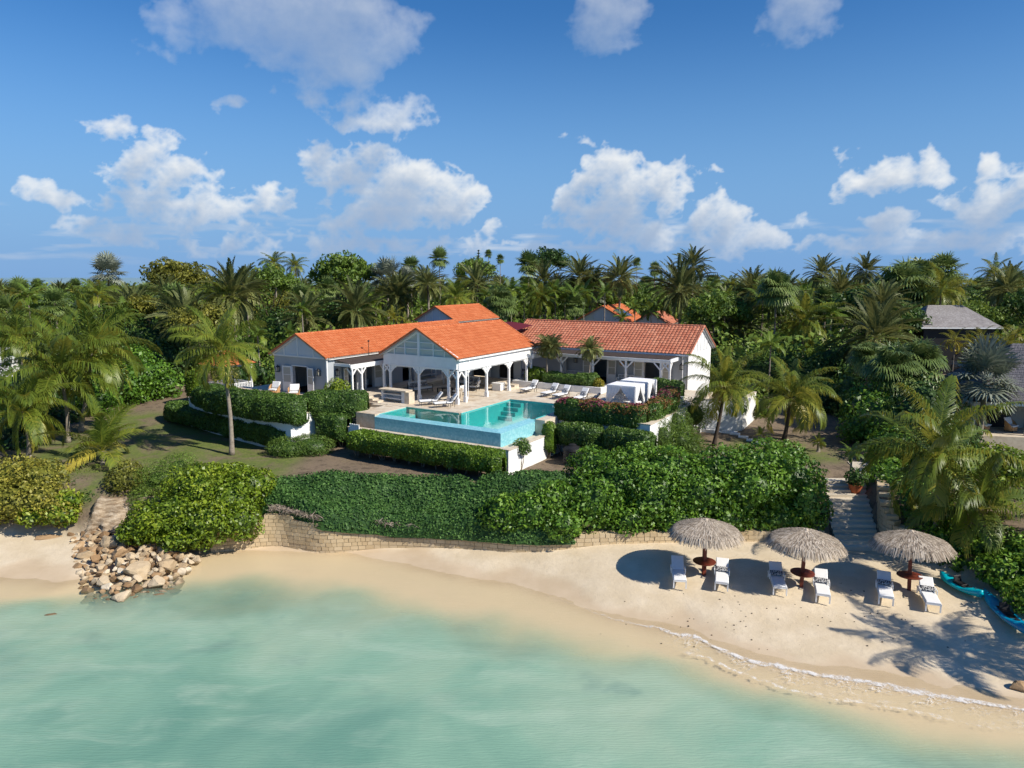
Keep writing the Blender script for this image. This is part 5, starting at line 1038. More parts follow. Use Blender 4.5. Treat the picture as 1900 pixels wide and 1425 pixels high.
def crownmesh(key):
    if key in PROTO: return PROTO[key]
    k,i=key[:-1],int(key[-1])
    if k=='coco': A=feather(100+i,24,3.9,82,-30,1.6,56,.95,.052,1.7,old=.9,rw=.10); mt=LM_COCO
    elif k=='cocod': A=feather(130+i,21,3.7,78,-40,1.75,56,1.0,.052,2.2,old=.75,rw=.10); mt=LM_COCO
    elif k=='young': A=feather(160+i,13,3.0,82,5,1.3,50,.75,.052,.7,old=1.2,rw=.09); mt=LM_COCO
    elif k=='date': A=feather(200+i,66,3.1,84,-46,1.05,38,.46,.075,.3,phi0=55,phi1=20,vlift=.35,seg=1,old=.55,rw=.05,s0=.2); mt=LM_DATE
    elif k=='royal': A=feather(240+i,14,2.7,72,-15,1.35,34,.6,.085,.9,old=.5,seg=2); mt=LM_ARE
    elif k=='roeb': A=feather(260+i,40,1.15,78,-35,1.4,26,.3,.05,.5,seg=1,old=.45,rw=.03); mt=LM_DATE
    elif k=='gold': A=feather(280+i,15,1.9,80,-30,1.9,24,.42,.055,1.2,old=.9,seg=1); mt=LM_YEL
    elif k=='fan': A=fan(300+i,34,1.0,1.05,20,80,-60,.7); mt=LM_FAN
    elif k=='fand': A=fan(330+i,44,1.1,1.25,30,78,-78,1.5); mt=LM_FAN
    elif k=='silv': A=fan(360+i,24,1.25,1.35,28,80,-50,.5); mt=LM_SILV
    elif k in('tree','olive','dark'):
        r=np.random.default_rng(400+i+len(k)*7); A=Acc(); nc=64
        for c in range(nc):
            d=nrm_(r.normal(0,1,3)); d[2]=abs(d[2])*1.0-.18; q=r.uniform(.45,.98); C_=d*np.array([1,1,.72])*q; rr=r.uniform(.16,.30); n=95
            dv=nrm_(r.normal(0,1,(n,3))); dv[:,2]=dv[:,2]*.8+.15; Pc=C_+dv*rr*r.uniform(.7,1.05,(n,1)); V,F=leaves(Pc,dv,.085,r,.5,.55); A.add(V,F,np.clip(r.normal(.35+.18*r.normal(),.18,n),0,1))
        mt={'tree':LM_TREE,'olive':LM_OLIVE,'dark':LM_DARK}[k]
    elif k=='pine':
        r=np.random.default_rng(500+i); A=Acc()
        for lv in range(11):
            z=lv*.42; R_=1.15*(1-lv/11.5); 
            for b in range(9):
                a=b*.7+lv*.4; n=16; t=np.linspace(.15,1,n); Pc=np.stack([np.cos(a)*t*R_,np.sin(a)*t*R_,z+t*.12*0],1)+r.normal(0,.03,(n,3)); V,F=leaves(Pc,np.tile([0,0,1.],(n,1)),.16,r,.6,.5); A.add(V,F,r.uniform(0,.4,n))
        mt=LM_DARK
    me=A.build('crown',mt); d=me.data; bpy.data.objects.remove(me); PROTO[key]=d; return d
TRUNK={}
def plant(kind,var,x,y,zg,zc,R,label,group=None,lean=(0,0),name=None,rz=None,tr=None,cat=None,skirt=False,cocos=0,bark=None):
    """a palm or tree standing at x,y on zg with its crown heart at zc and crown radius R"""
    base={'coco':3.2,'cocod':3.0,'young':2.2,'date':2.75,'royal':2.1,'roeb':1.0,'gold':1.5,'fan':1.75,'fand':1.8,'silv':2.3,'tree':1,'olive':1,'dark':1,'pine':1.15}[kind]
    nm=name or {'coco':'coconut_palm','cocod':'coconut_palm','young':'young_coconut_palm','date':'date_palm','royal':'slender_palm','roeb':'dwarf_date_palm','gold':'golden_palm','fan':'fan_palm','fand':'fan_palm','silv':'silver_palm','pine':'norfolk_pine'}.get(kind,'broadleaf_tree')
    T=empty(nm,(x,y,zg),0,label,cat or ('palm tree' if 'palm' in nm else 'tree'),group)
    h=max(.15,zc-zg); r=random.Random(int(x*37+y*91)); s=R/base
    t0={'coco':.17,'cocod':.15,'young':.14,'date':.2,'royal':.09,'roeb':.07,'gold':.05,'fan':.15,'fand':.15,'silv':.22,'tree':.2,'olive':.18,'dark':.18,'pine':.12}[kind]*(tr or 1)
    if kind in('tree','olive','dark'):
        m_=MB(); m_.tube([(0,0,-.1),(.1,.05,h*.35),(.0,.1,h*.7)],[t0*1.4,t0,t0*.7],7)
        for k in range(5): a=k*1.3+r.random(); m_.tube([(.05,.05,h*.4),(R*.3*math.cos(a),R*.3*math.sin(a),h*.75),(R*.62*math.cos(a),R*.62*math.sin(a),h*1.0)],[t0*.6,t0*.4,t0*.15],5)
    else: m_=trunkmesh('',h+.05,t0,t0*.62,lean,.28 if kind in('coco','cocod') else .08)
    m_.build('trunk',bark or (M_BARKD if kind in('tree','olive','dark','pine') else M_BARK),T,smooth=True)
    c=bpy.data.objects.new('crown',crownmesh(kind+str(var))); link(c,T); top=Vector((lean[0],lean[1],h)) if kind not in('tree','olive','dark','pine') else Vector((0,0,h if kind!='pine' else h*.1))
    c.location=top; c.scale=(s,s,s*(1 if kind!='pine' else max(.5,h/4.6/s))); c.rotation_euler=(r.uniform(-.06,.06),r.uniform(-.06,.06),r.uniform(0,6.28) if rz is None else rz)
    if cocos:
        m_=MB(); 
        for k in range(cocos): a=k*2.4; M_=Matrix.Translation(top+Vector((.22*math.cos(a),.22*math.sin(a),-.25-.12*(k%3)))); q=MB(); q.lathe([(.0,-.13),(.09,-.09),(.12,0),(.08,.1),(0,.13)],n=8); m_.merge(q,M_)
        m_.build('coconuts',M_WICK,T,smooth=True)
    if skirt:
        A=feather(700,16,1.3,-30,-80,.7,16,.3,.05,1.2,seg=1,old=.8); o=A.build('dead_fronds',LM_DRY,T); o.location=top+Vector((0,0,-.05))
    return T
def px2tree(kind,var,px,py,Y,rpx,label,group=None,base=None,**k):
    x,y,z=PY(px,py,Y); R=rpx*Y/FPX*1.04
    if base:
        bx,by=base; lean=(x-bx,y-by); return plant(kind,var,bx,by,hz(bx,by)-.05,z,R,label,group,lean,**k)
    return plant(kind,var,x,y,hz(x,y)-.1,z,R,label,group,**k)
def G(px,py,z0=3.4):
    z=z0
    for _ in range(6): x,y,_z=P(px,py,z); z=.5*z+.5*hz(x,y)
    return (x,y)
# ---------------------------------------------------------------- near palms
def near(kind,var,cx,cy,rpx,bx,by,label,**k):
    b=G(bx,by); return px2tree(kind,var,cx,cy,b[1]+k.pop('dy',0),rpx,label,base=b,**k)
near('coco',0,408,652,88,430,843,'tall coconut palm with leaning bare trunk standing alone on the left lawn',rz=.6)
near('coco',1,110,690,118,126,820,'large spreading coconut palm at left, nearest the lawn edge behind the young palm',rz=2.0)
near('coco',2,172,655,105,150,802,'coconut palm with long fronds arching right, furthest back of the left lawn group',rz=4.1)
near('coco',3,40,765,100,53,850,'coconut palm with yellowing lower fronds at the left edge above the shrubs',rz=1.1)
near('young',0,190,838,78,190,862,'young trunkless coconut palm with bright yellow green fronds on the left lawn',rz=.4)
px2tree('coco',2,30,625,62,78,'coconut palm far left, its crown against the white building',rz=3.3)
near('coco',1,1345,718,78,1325,826,'dark trunked coconut palm with dead hanging fronds beside the villa end wall',rz=5.2,skirt=True,cocos=7,tr=.9,bark=M_BARKD)
near('coco',3,1466,738,84,1455,815,'coconut palm with yellow coconuts on the right lawn beyond the stepping stones',rz=.9,cocos=5,bark=M_BARKD)
near('cocod',0,1738,850,140,1736,985,'big coconut palm over the right bank, its trunk rising behind the thatched parasol',rz=2.6,skirt=True)
near('cocod',1,1815,945,124,1775,1012,'lower coconut palm leaning over the kayaks at the right edge',rz=4.4)
near('young',1,1518,822,16,1518,838,'small potted looking seedling palm on the bare soil right of the lawn',rz=1,name='seedling_palm')
near('young',0,1411,808,14,1411,822,'tiny seedling palm beside the last stepping stones',rz=2,name='seedling_palm')
plant('coco',2,27.6,23.4,.9,8.4,3.3,'coconut palm just outside the right edge whose shadow falls across the sand',None,(.4,.2),rz=.8)
# dwarf date palms in the planter
for q,lab,tl in (((1.2,12.6),'dwarf date palm at the left end of the planter, against the pavilion corner',(-.1,0)),((3.4,12.4),'dwarf date palm with bent trunk, middle of the three planter palms',(-1.35,0)),((5.6,12.3),'dwarf date palm with straight dark trunk at the right of the planter',(.1,0))):
    x,y,_=L(*q); plant('roeb',0,x,y,6.4,9.5,1.3,lab,'dwarf date palms in the planter',lean=(tl[0],tl[0]*-.3))
# date palms and others one can tell apart behind the villa
for a in [('date',0,432,552,84,68,'large date palm behind the left lawn, its crown against the distant trees'),('date',1,345,600,78,66,'grey green date palm drooping above the gazebo'),('date',2,660,580,86,60,'full round date palm centred behind the left wing ridge'),('date',0,568,592,84,52,'date palm left of the round one behind the left wing'),
('date',1,735,552,98,46,'upright date palm right of the round one, below the silver palm'),('date',2,794,530,96,38,'sparse yellowish date palm with pale fronds behind the rear building'),('date',0,1625,628,68,84,'broad date palm with orange lower fronds at right, in front of the fan palms'),
('date',1,1372,612,84,62,'date palm directly right of the villa end gable'),('date',2,1262,540,100,62,'big date palm over the white neighbour houses'),('date',0,1286,496,125,38,'tall date palm breaking the skyline at centre right'),('date',1,1395,545,105,48,'date palm between the skyline palm and the right grove'),
('date',2,1150,520,110,44,'date palm behind the orange roofed neighbour house, on its left'),('date',0,1075,515,112,42,'date palm right of the dark skyline tree cluster'),('date',1,1010,525,115,40,'date palm behind the row of slender golden palms'),('date',0,885,530,112,46,'date palm behind the pavilion ridge below the norfolk pine'),
('coco',1,1490,600,80,64,'coconut palm with a bare leaning trunk in the dark grove at right'),('date',2,1450,560,95,52,'date palm in the middle of the right grove'),('date',1,1560,545,100,50,'date palm above the broad orange tinged one'),('date',0,1607,505,120,34,'date palm on the skyline at right'),('date',2,1700,510,120,30,'date palm on the right skyline near the fan palms'),
('date',1,1525,510,118,36,'date palm on the skyline left of the right hand fan palms'),
('fan',0,815,480,125,19,'tall dark fan palm alone on the skyline left of centre'),('fan',1,762,496,118,20,'rounded fan palm on the skyline left of the tall one'),('fan',2,906,472,170,8,'very tall thin fan palm on the skyline, upper of the pair by the pine'),('fan',0,928,481,160,9,'very tall thin fan palm on the skyline, lower of the pair by the pine'),('fan',1,1182,487,160,9,'single small round fan palm on the skyline right of centre'),
('fan',2,980,492,130,24,'fan palm cluster at the left of the dark skyline trees'),('fan',0,1215,500,140,14,'fan palm on the skyline left of the tall date palm'),('fand',0,1672,545,92,52,'shaggy drooping fan palm above the shingled roof, left'),('fand',1,1702,520,98,40,'shaggy fan palm with hanging tips behind the shingled roof'),('fan',1,1750,500,105,30,'large fan palm on the right skyline'),
('fand',2,1655,690,56,46,'grey green fan palm clump in front of the right grove, left'),('fand',0,1705,680,58,44,'grey green fan palm clump in front of the right grove, right'),('fand',1,1610,665,60,30,'small fan palm low in the right grove'),
('silv',0,200,508,130,34,'silvery blue fan palm on the skyline at far left'),('silv',1,718,515,110,34,'silvery white fan palm on the skyline behind the round date palm'),('silv',0,1828,705,50,70,'large silver blue fan palm in front of the porch house'),('silv',1,1108,553,118,16,'small silver palm beside the neighbour house'),('silv',1,755,520,112,24,'smaller silver palm right of the white one'),
('coco',3,508,490,135,26,'wind blown coconut palm on the left skyline'),('coco',0,548,495,135,24,'coconut palm leaning right on the left skyline'),('coco',2,1845,508,120,32,'ragged coconut palm on the skyline at far right'),
('tree',0,640,515,112,62,'dark feathery tree right of the left skyline palms'),('tree',1,500,530,100,50,'bright green broadleaf tree left of the date palms'),('olive',0,330,520,105,56,'yellow olive broadleaf tree on the left skyline'),('olive',1,262,575,84,38,'lime tinged broadleaf tree in the left thicket'),('dark',0,1020,490,140,40,'dark round tree breaking the skyline above the pavilion'),('tree',1,880,505,130,36,'dense green tree around the foot of the norfolk pine'),
('pine',0,888,505,130,9,'slender norfolk pine on the skyline')]:
    kind,var,cx,cy,Y,rp,lab=a
    if kind=='pine': x,y,z=PY(888,520,130); plant('pine',0,x,y,z,z+5.2,1.15,lab); continue
    px2tree(kind,var,cx,cy,Y,rp,lab,**({'tr':.6} if cy<490 and kind=='fan' else {}))
r5=random.Random(12)
for i,cx in enumerate([905,925,948,972,990,1012,1030,1048,1066,1083]):
    px2tree('royal',i%2,cx,548+r5.randint(-12,14),94+r5.random()*8,27,'slender pale trunked palm in the row behind the pavilion and right wing','row of slender palms behind the villa')
for cx,cy,Y,rp in ((1122,545,96,22),(1155,590,97,17),(1208,578,99,24),(1178,572,98,16),(560,575,80,20),(478,625,72,26),(537,620,74,20)): px2tree('royal',i%2,cx,cy,Y,rp,'slender palm with thin bare trunk standing in front of the neighbour houses' if cx>1000 else 'slender palm with thin bare trunk left of the villa left wing','slender palms near the houses')
for cx,cy in ((1772,634),(1800,640),(1822,630),(1848,646),(1870,636),(1893,650),(1885,620),(1838,660)): px2tree('gold',cx%2,cx,cy,66+r5.random()*4,26,'golden yellow clumping palm between the shingled roof and the porch house','golden palms at right')
for cx,cy in ((730,590),(752,598),(712,600)): px2tree('gold',cx%2,cx,cy,82,22,'yellow green broad leaved palm clump behind the left wing roof','yellow clump behind the left wing')
for cx,cy,Y in ((1300,585,86),(1325,600,82),(1290,600,88),(1430,640,70),(1345,560,96)): px2tree('royal',cx%2,cx,cy,Y,30,'arching green feather palm low beside the villa end gable','feather palms right of the villa')
# ---------------------------------------------------------------- forest behind, tree by tree
def clear(px,Y,top):
    for a,b_,ymax in ((1068,1275,112),(1700,1872,86),(1700,1900,72)):
        if a<px<b_ and Y<ymax: return False
    return True
cnt=0; rf=random.Random(4)
KN={'date':'date palm','coco':'coconut palm','fan':'fan palm','fand':'drooping fan palm','tree':'green broadleaf tree','olive':'olive green broadleaf tree','dark':'dark broadleaf tree','royal':'feather palm','silv':'silver fan palm'}
for Y,stp in ((78,6.5),(87,6.2),(96,6.3),(106,6.6),(117,6.2),(129,6.4),(142,6.8),(157,7.4),(174,8.2),(194,9.4),(218,11),(250,13)):
    xm=.76*Y; x=-xm+rf.random()*stp
    while x<xm:
        yy=Y+rf.uniform(-4,4); px=950+FPX*x/yy; x0=x; x+=stp*rf.uniform(.75,1.3)
        lu=(x0-O0[0])*RX+(yy-O0[1])*RY; lv=(x0-O0[0])*AX+(yy-O0[1])*AY
        if (-24<lu<17 and lv<34) or (-12<lu<17 and lv<33): continue
        if Y<90 and 420<px<1300: continue
        kind=rf.choices(['date','coco','fan','fand','tree','olive','dark','royal'],[30,8,14,6,22,9,14,10] if px>900 else [10,12,12,4,24,22,10,12])[0]
        zg=hz(x0,yy)-.1; far=Y>125
        zt=rf.uniform(11.2,14.4) if not far else rf.uniform(12.5,14.2)
        if px>1850 and Y>110: zt-=2.5
        if px<380 and Y>110: zt-=.9
        R={'date':3.1,'coco':3.1,'fan':1.9,'fand':2.1,'tree':3.7,'olive':3.6,'dark':3.6,'royal':2.1}[kind]*rf.uniform(.8,1.2)
        if kind in('tree','olive','dark'): zt-=R*.55
        if not clear(px,yy,zt): continue
        zone='left of the villa' if px<480 else 'behind the villa left wing' if px<880 else 'behind the villa right wing' if px<1300 else 'in the right hand grove'
        dz='far off ' if far else ''
        plant(kind,rf.randint(0,1 if kind not in('date','coco','fand','fan') else 2 if kind!='coco' else 3),x0,yy,zg,zt,R,f'{dz}{KN[kind]} in the crowded treetops {zone}',f'{dz}{KN[kind]}s {zone}'); cnt+=1
print('forest',cnt)
# undergrowth under the trees: nobody could count it
def under():
    r=np.random.default_rng(3); n=8500; A=Acc(); X=[];Yv=[]
    Yv=74+ (r.uniform(0,1,n)**1.6)*240; X=r.uniform(-.78,.78,n)*Yv
    lu=(X-O0[0])*RX+(Yv-O0[1])*RY; lv=(X-O0[0])*AX+(Yv-O0[1])*AY; px=950+FPX*X/Yv
    ok=~(((lu>-25)&(lu<18)&(lv<31)&(lv>-12)))&~((px>1065)&(px<1275)&(Yv<108))&~((px>1700)&(px<1900)&(Yv<84)&(Yv>70))&~((px>200)&(px<480)&(Yv<77))
    X,Yv=X[ok],Yv[ok]; H_=hraw(X,Yv)
    for x,y,h in zip(X,Yv,H_):
        R=r.uniform(1.3,2.6)*(1+max(0,y-110)*.006); hh=r.uniform(1.2,3.9)*(1.25 if y>110 else 1); c=np.array([x,y,h+hh*.6]); k=22; dv=nrm_(r.normal(0,1,(k,3))); dv[:,2]=np.abs(dv[:,2])*1.1-.1; dv[:,1]-=.25; Pc=c+dv*np.array([R,R,hh])*r.uniform(.75,1.05,(k,1))
        V,F=leaves(Pc,dv,.55*(1+max(0,y-110)*.004),r,.6,.6); A.add(V,F,np.clip(r.normal(r.uniform(.2,.75),.15,k),0,1))
    o=A.build('undergrowth',LM_TREE); tag(o,'dense low shrubs filling the ground beneath the distant trees','undergrowth',None,'stuff')
under()
# ---------------------------------------------------------------- hedges and shrubs
def scat(V,F,n,r):
    V=np.asarray(V);F=np.asarray(F); a,b,c,d=V[F[:,0]],V[F[:,1]],V[F[:,2]],V[F[:,3]]; N=np.cross(c-a,d-b); ar=np.linalg.norm(N,axis=1)*.5; idx=r.choice(len(F),n,p=ar/ar.sum()); s,t=r.uniform(0,1,(2,n,1)); Pq=(a[idx]*(1-s)+b[idx]*s)*(1-t)+(d[idx]*(1-s)+c[idx]*s)*t
    return Pq,nrm_(N[idx]),ar.sum()
def vnoise(V,s,seed=0): return np.array([noise.fractal(Vector((float(p[0])*s+seed,float(p[1])*s,float(p[2])*s)),1,2,3) for p in V])
def hedge(name,label,path,w,z0,z1,size,mat,group=None,dens=3.2,rnd=.3,amp=.10,stems=0,seed=1,cat='hedge',tops=None,jit=.75,tin=.35,zs=None,endr=.5):
    """clipped hedge along world points; z0,z1 may be lists per point"""
    Pw=[Vector((p[0],p[1],0)) for p in path]; n=len(Pw); Z0=z0 if isinstance(z0,list) else [z0]*n; Z1=z1 if isinstance(z1,list) else [z1]*n
    cum=[0]
    for i in range(n-1): cum.append(cum[-1]+(Pw[i+1]-Pw[i]).length)
    tot=cum[-1]; ns=max(6,int(tot/.35)); K=18; V=[]
    c0=Pw[0]
    for i in range(ns+1):
        s=tot*i/ns; j=max(k for k in range(n-1) if cum[k]<=s+1e-6); f=(s-cum[j])/(cum[j+1]-cum[j]); c=Pw[j].lerp(Pw[j+1],f); d=(Pw[min(j+1,n-1)]-Pw[j]).normalized()
        if 0<f<1 or True:
            ff=max(0,min(1,s/tot)); 
        nn=Vector((-d.y,d.x,0)); a=Z0[j]+(Z0[j+1]-Z0[j])*f; b=Z1[j]+(Z1[j+1]-Z1[j])*f
        e=min(s,tot-s)/(w*endr); k=math.sqrt(max(0,1-(1-min(1,e))**2.6)); k=max(k,.25 if i in(0,ns) else k)
        for q in range(K):
            an=2*math.pi*q/K; ca,sa=math.cos(an),math.sin(an); p_=rnd; y=math.copysign(abs(ca)**p_,ca)*w/2*k; z=math.copysign(abs(sa)**p_,sa); zz=(a+b)/2+z*(b-a)/2*(.55+.45*k if z>0 else .9)
            v=c+nn*y; V.append((v.x,v.y,zz))
    V=np.array(V); F=[(i*K+q,i*K+(q+1)%K,(i+1)*K+(q+1)%K,(i+1)*K+q) for i in range(ns) for q in range(K)]
    cx=V.reshape(ns+1,K,3).mean(1,keepdims=True); out=nrm_(V.reshape(ns+1,K,3)-cx).reshape(-1,3)
    V=V+out*(vnoise(V,.8,seed)*amp*2+vnoise(V,2.6,seed)*amp)[:,None]; F=np.array(F)
    r=np.random.default_rng(seed); _,_,ar=scat(V,F,10,r); N_=int(ar*dens/size**2*1.0); Pq,Nq,_=scat(V,F,N_,r)
    # outward normals
    cc=cx.reshape(-1,3)[np.argmin(((Pq[:,None,:2]-cx.reshape(-1,3)[None,::3,:2])**2).sum(-1),1)*3] if len(Pq)<60000 else Pq
    sg=np.sign(((Pq-cc)*Nq).sum(1,keepdims=True)); sg[sg==0]=1; Nq=Nq*sg
    Pq=Pq+Nq*r.uniform(-.35,.35,(N_,1))*size; lv,lf=leaves(Pq,Nq,size,r,jit,.55); hh=(Pq[:,2]-V[:,2].min())/(V[:,2].max()-V[:,2].min())
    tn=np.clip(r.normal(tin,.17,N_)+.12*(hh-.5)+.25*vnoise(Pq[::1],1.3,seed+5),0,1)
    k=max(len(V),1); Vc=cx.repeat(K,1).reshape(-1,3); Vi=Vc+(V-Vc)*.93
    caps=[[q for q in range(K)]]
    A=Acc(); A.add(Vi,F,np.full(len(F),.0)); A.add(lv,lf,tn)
    o0=np.array([path[0][0],path[0][1],Z0[0]])
    A.V=[v-o0 for v in A.V]; o=A.build(name,mat); o.location=tuple(o0); tag(o,label,cat,group)
    if stems:
        m_=MB(); rr=random.Random(seed)
        for i in range(stems):
            s=tot*(i+.5)/stems; j=max(k for k in range(n-1) if cum[k]<=s); f=(s-cum[j])/(cum[j+1]-cum[j]); c=Pw[j].lerp(Pw[j+1],f); zg=hz(c.x,c.y)-.05; a=Z0[j]+(Z0[j+1]-Z0[j])*f+.4
            for k in range(4): dx,dy=rr.uniform(-.4,.4),rr.uniform(-.35,.35); m_.tube([(c.x+dx*.2-o0[0],c.y+dy*.2-o0[1],zg-o0[2]),(c.x+dx*.7-o0[0],c.y+dy*.7-o0[1],(zg+a)/2-o0[2]),(c.x+dx*1.4-o0[0],c.y+dy*1.4-o0[1],a-o0[2])],[.035,.028,.02],5)
        m_.build('stems',M_STEM,o)
    if tops:   # (material, fraction, zmin) blossom part
        for mt,fr,zf,nm,sel in tops:
            k=(hh>zf)&(r.uniform(0,1,N_)<fr)&sel(Pq,vnoise(Pq,.9,seed+9)); lv,lf=leaves(Pq[k]+Nq[k]*size*.5,Nq[k],size*1.05,r,.8,.7); meshobj(nm,lv-o0,lf,mt,o,np.clip(r.normal(.5,.2,int(k.sum())),0,1))['kind']='stuff'
    return o
def LP(pts): return [L(u,v)[:2] for u,v in pts]
def blobs(name,label,bl,size,mat,dens=2.6,seed=1,cat='shrub',group=None,jit=.8,tin=.38,loose=.16,asp=.6,amp=.14,core=.68,ground=True):
    r=np.random.default_rng(seed); A=Acc(); B=np.array(bl,dtype=float); o0=B[0,:3].copy(); o0[2]=hz(o0[0],o0[1]) if ground else B[:,2].min()
    u,v=np.meshgrid(np.linspace(0,2*np.pi,25)[:-1],np.linspace(-1,1,13)); rr=np.sqrt(1-v**2); S=np.stack([rr*np.cos(u),rr*np.sin(u),v],-1); nx=24
    fi=np.arange(13*nx).reshape(13,nx); F=np.stack([fi[:-1],np.roll(fi[:-1],-1,1),np.roll(fi[1:],-1,1),fi[1:]],-1).reshape(-1,4); Sf=S.reshape(-1,3)
    for c in B:
        R=c[3:6]; nn=vnoise(Sf*R*1.0+c[:3],.55,seed); V=c[:3]+Sf*R*(core*(1+amp*2*nn))[:,None]; A.add(V,F,np.zeros(len(F)))
        ar=4*np.pi*((R[0]*R[1])**1.6/3+(R[0]*R[2])**1.6/3+(R[1]*R[2])**1.6/3)**(1/1.6); n=int(ar*dens/size**2*1.15); d=nrm_(r.normal(0,1,(n,3))); nd=vnoise(d*R+c[:3],.55,seed)*2*amp+vnoise(d*R+c[:3],1.9,seed+3)*amp
        Pq=c[:3]+d*R*(1+nd-.06+r.uniform(-loose,loose,n)*.9)[:,None]
        keep=Pq[:,2]>hraw(Pq[:,0],Pq[:,1])-.05 if ground else np.ones(n,bool)
        for c2 in B:
            if c2 is c: continue
            q=((Pq-c2[:3])/c2[3:6]); keep&=(q**2).sum(1)>.6
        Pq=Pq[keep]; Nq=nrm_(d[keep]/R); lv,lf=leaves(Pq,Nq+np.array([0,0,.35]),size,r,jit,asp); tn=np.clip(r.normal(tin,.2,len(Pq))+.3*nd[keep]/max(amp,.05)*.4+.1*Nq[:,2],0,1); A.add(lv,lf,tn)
    A.V=[x-o0 for x in A.V]; o=A.build(name,mat); o.location=tuple(o0); tag(o,label,cat,group); return o
allp=lambda p,n:np.ones(len(p),bool)
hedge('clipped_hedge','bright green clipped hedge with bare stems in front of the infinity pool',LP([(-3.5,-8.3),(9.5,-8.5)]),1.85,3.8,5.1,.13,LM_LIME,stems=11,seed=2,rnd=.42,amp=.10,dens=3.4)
hedge('flowering_hedge','long hedge topped with pink blossom along the terrace edge right of the pool',LP([(8.4,.55),(12,.55),(15.4,.75)]),1.6,5.6,7.15,.12,LM_HEDGE,seed=3,rnd=.4,dens=3.4,tops=[(LM_PINK,.6,.8,'pink_blossom',lambda p,n:((p[:,0]<L(11.5,0)[0])&(n>-.12))|(n>.22)),(LM_ORNG,.4,.6,'orange_shoots',lambda p,n:(p[:,0]>L(10.5,0)[0])&(n<.25))])
hedge('flowering_hedge','orange and red tipped hedge running back along the terrace edge beside the daybeds',LP([(15.2,1.2),(15.1,4.5),(15.0,7.6)]),1.3,5.8,[7.15,7.3,7.7],.12,LM_HEDGE,seed=4,rnd=.45,dens=3.2,tops=[(LM_PINK,.4,.75,'red_blossom',lambda p,n:n>.1),(LM_ORNG,.5,.5,'orange_shoots',lambda p,n:n<.1)])
hedge('clipped_hedge','rounded clipped hedge below the pink blossom hedge, behind the water tank',LP([(9.2,-.95),(12.9,-1.0)]),1.7,4.1,5.75,.12,LM_HEDGE,seed=5,rnd=.45,stems=3)
hedge('clipped_hedge','rounded clipped hedge at the right end of the white terrace wall',LP([(12.9,-.95),(16.6,-.8)]),1.7,3.9,5.75,.12,LM_HEDGE,seed=6,rnd=.45,stems=2)
hedge('climbing_shrub','narrow upright green shrub trained up the corner of the white pool wall',LP([(8.75,-1.9),(9.7,-2.0)]),1.0,3.7,5.85,.12,LM_LIME,seed=7,rnd=.7,stems=1,cat='shrub',tin=.25)
hedge('clipped_hedge','thick dark clipped hedge curving along the top of the left terrace wall',LP([(-19.2,-8.6),(-16.5,-9.9),(-12,-10.1),(-8.6,-9.9),(-7.1,-8.9)]),2.7,[5.7,5.6,5.5,5.4,5.3],[7.2,7.35,7.35,7.35,7.3],.12,LM_HEDGE,seed=8,rnd=.5,amp=.12)
hedge('clipped_hedge','dark round ended hedge block between the left terrace hedge and the stone steps',LP([(-8.8,-8.0),(-6.6,-6.4),(-4.6,-5.2)]),2.5,5.4,7.4,.12,LM_HEDGE,seed=9,rnd=.5,amp=.12,tin=.3)
hedge('clipped_hedge','long lower hedge with bare stems on the left lawn below the terrace wall',[(-29.6,60.8),(-27.6,58.9),(-23.3,55.9),(-19.5,53.2),(-15.9,50.9)],1.9,[3.8,3.75,3.6,3.55,3.5],[5.35,5.25,5.1,5.05,5.0],.12,LM_HEDGE,seed=10,rnd=.42,stems=12,tin=.42)
x,y=G(622,828); hedge('clipped_hedge','tall boxy clipped bush against the grey wall left of the pool',[(x-1.25,y+.6),(x+1.15,y-.35)],2.1,3.8,6.0,.13,LM_HEDGE,seed=11,rnd=.4,stems=2,tin=.42,endr=.35)
x,y=G(572,815); blobs('shrub','small yellow green shrub between the lower left hedge and the boxy bush',[(x,y+.2,4.6,1.1,.9,1.2),(x-.8,y-.3,4.3,1.0,.8,1.1)],.13,LM_BRIGHT,seed=12)
x,y=G(560,842); blobs('low_shrub','low spreading grey green juniper shrub on the bare soil below the hedges',[(x-.9,y-.2,3.75,1.5,1.05,.8),(x+.6,y+.1,3.8,1.6,1.1,.9)],.10,LM_HEDGE,seed=13,dens=3.6,tin=.55,amp=.10,asp=.35)
x,y=G(966,872); T=empty('ball_tree',(x,y,hz(x,y)),0,'small standard tree with round clipped head at the corner of the white pool wall','tree'); m_=MB(); m_.tube([(0,0,0),(.05,0,.5),(-.12,0,1.1)],[.035,.03,.02],6); m_.tube([(.06,0,0),(.2,.05,.6),(.2,0,1.1)],[.03,.025,.02],6); m_.build('trunk',M_STEM,T)
o=blobs('crown','',[(x+.05,y,hz(x,y)+1.55,.62,.6,.58)],.10,LM_HEDGE,seed=14,tin=.45); o.parent=T; o.location=(.05,0,0)
for k_ in ('label','category'):
    if k_ in o: del o[k_]
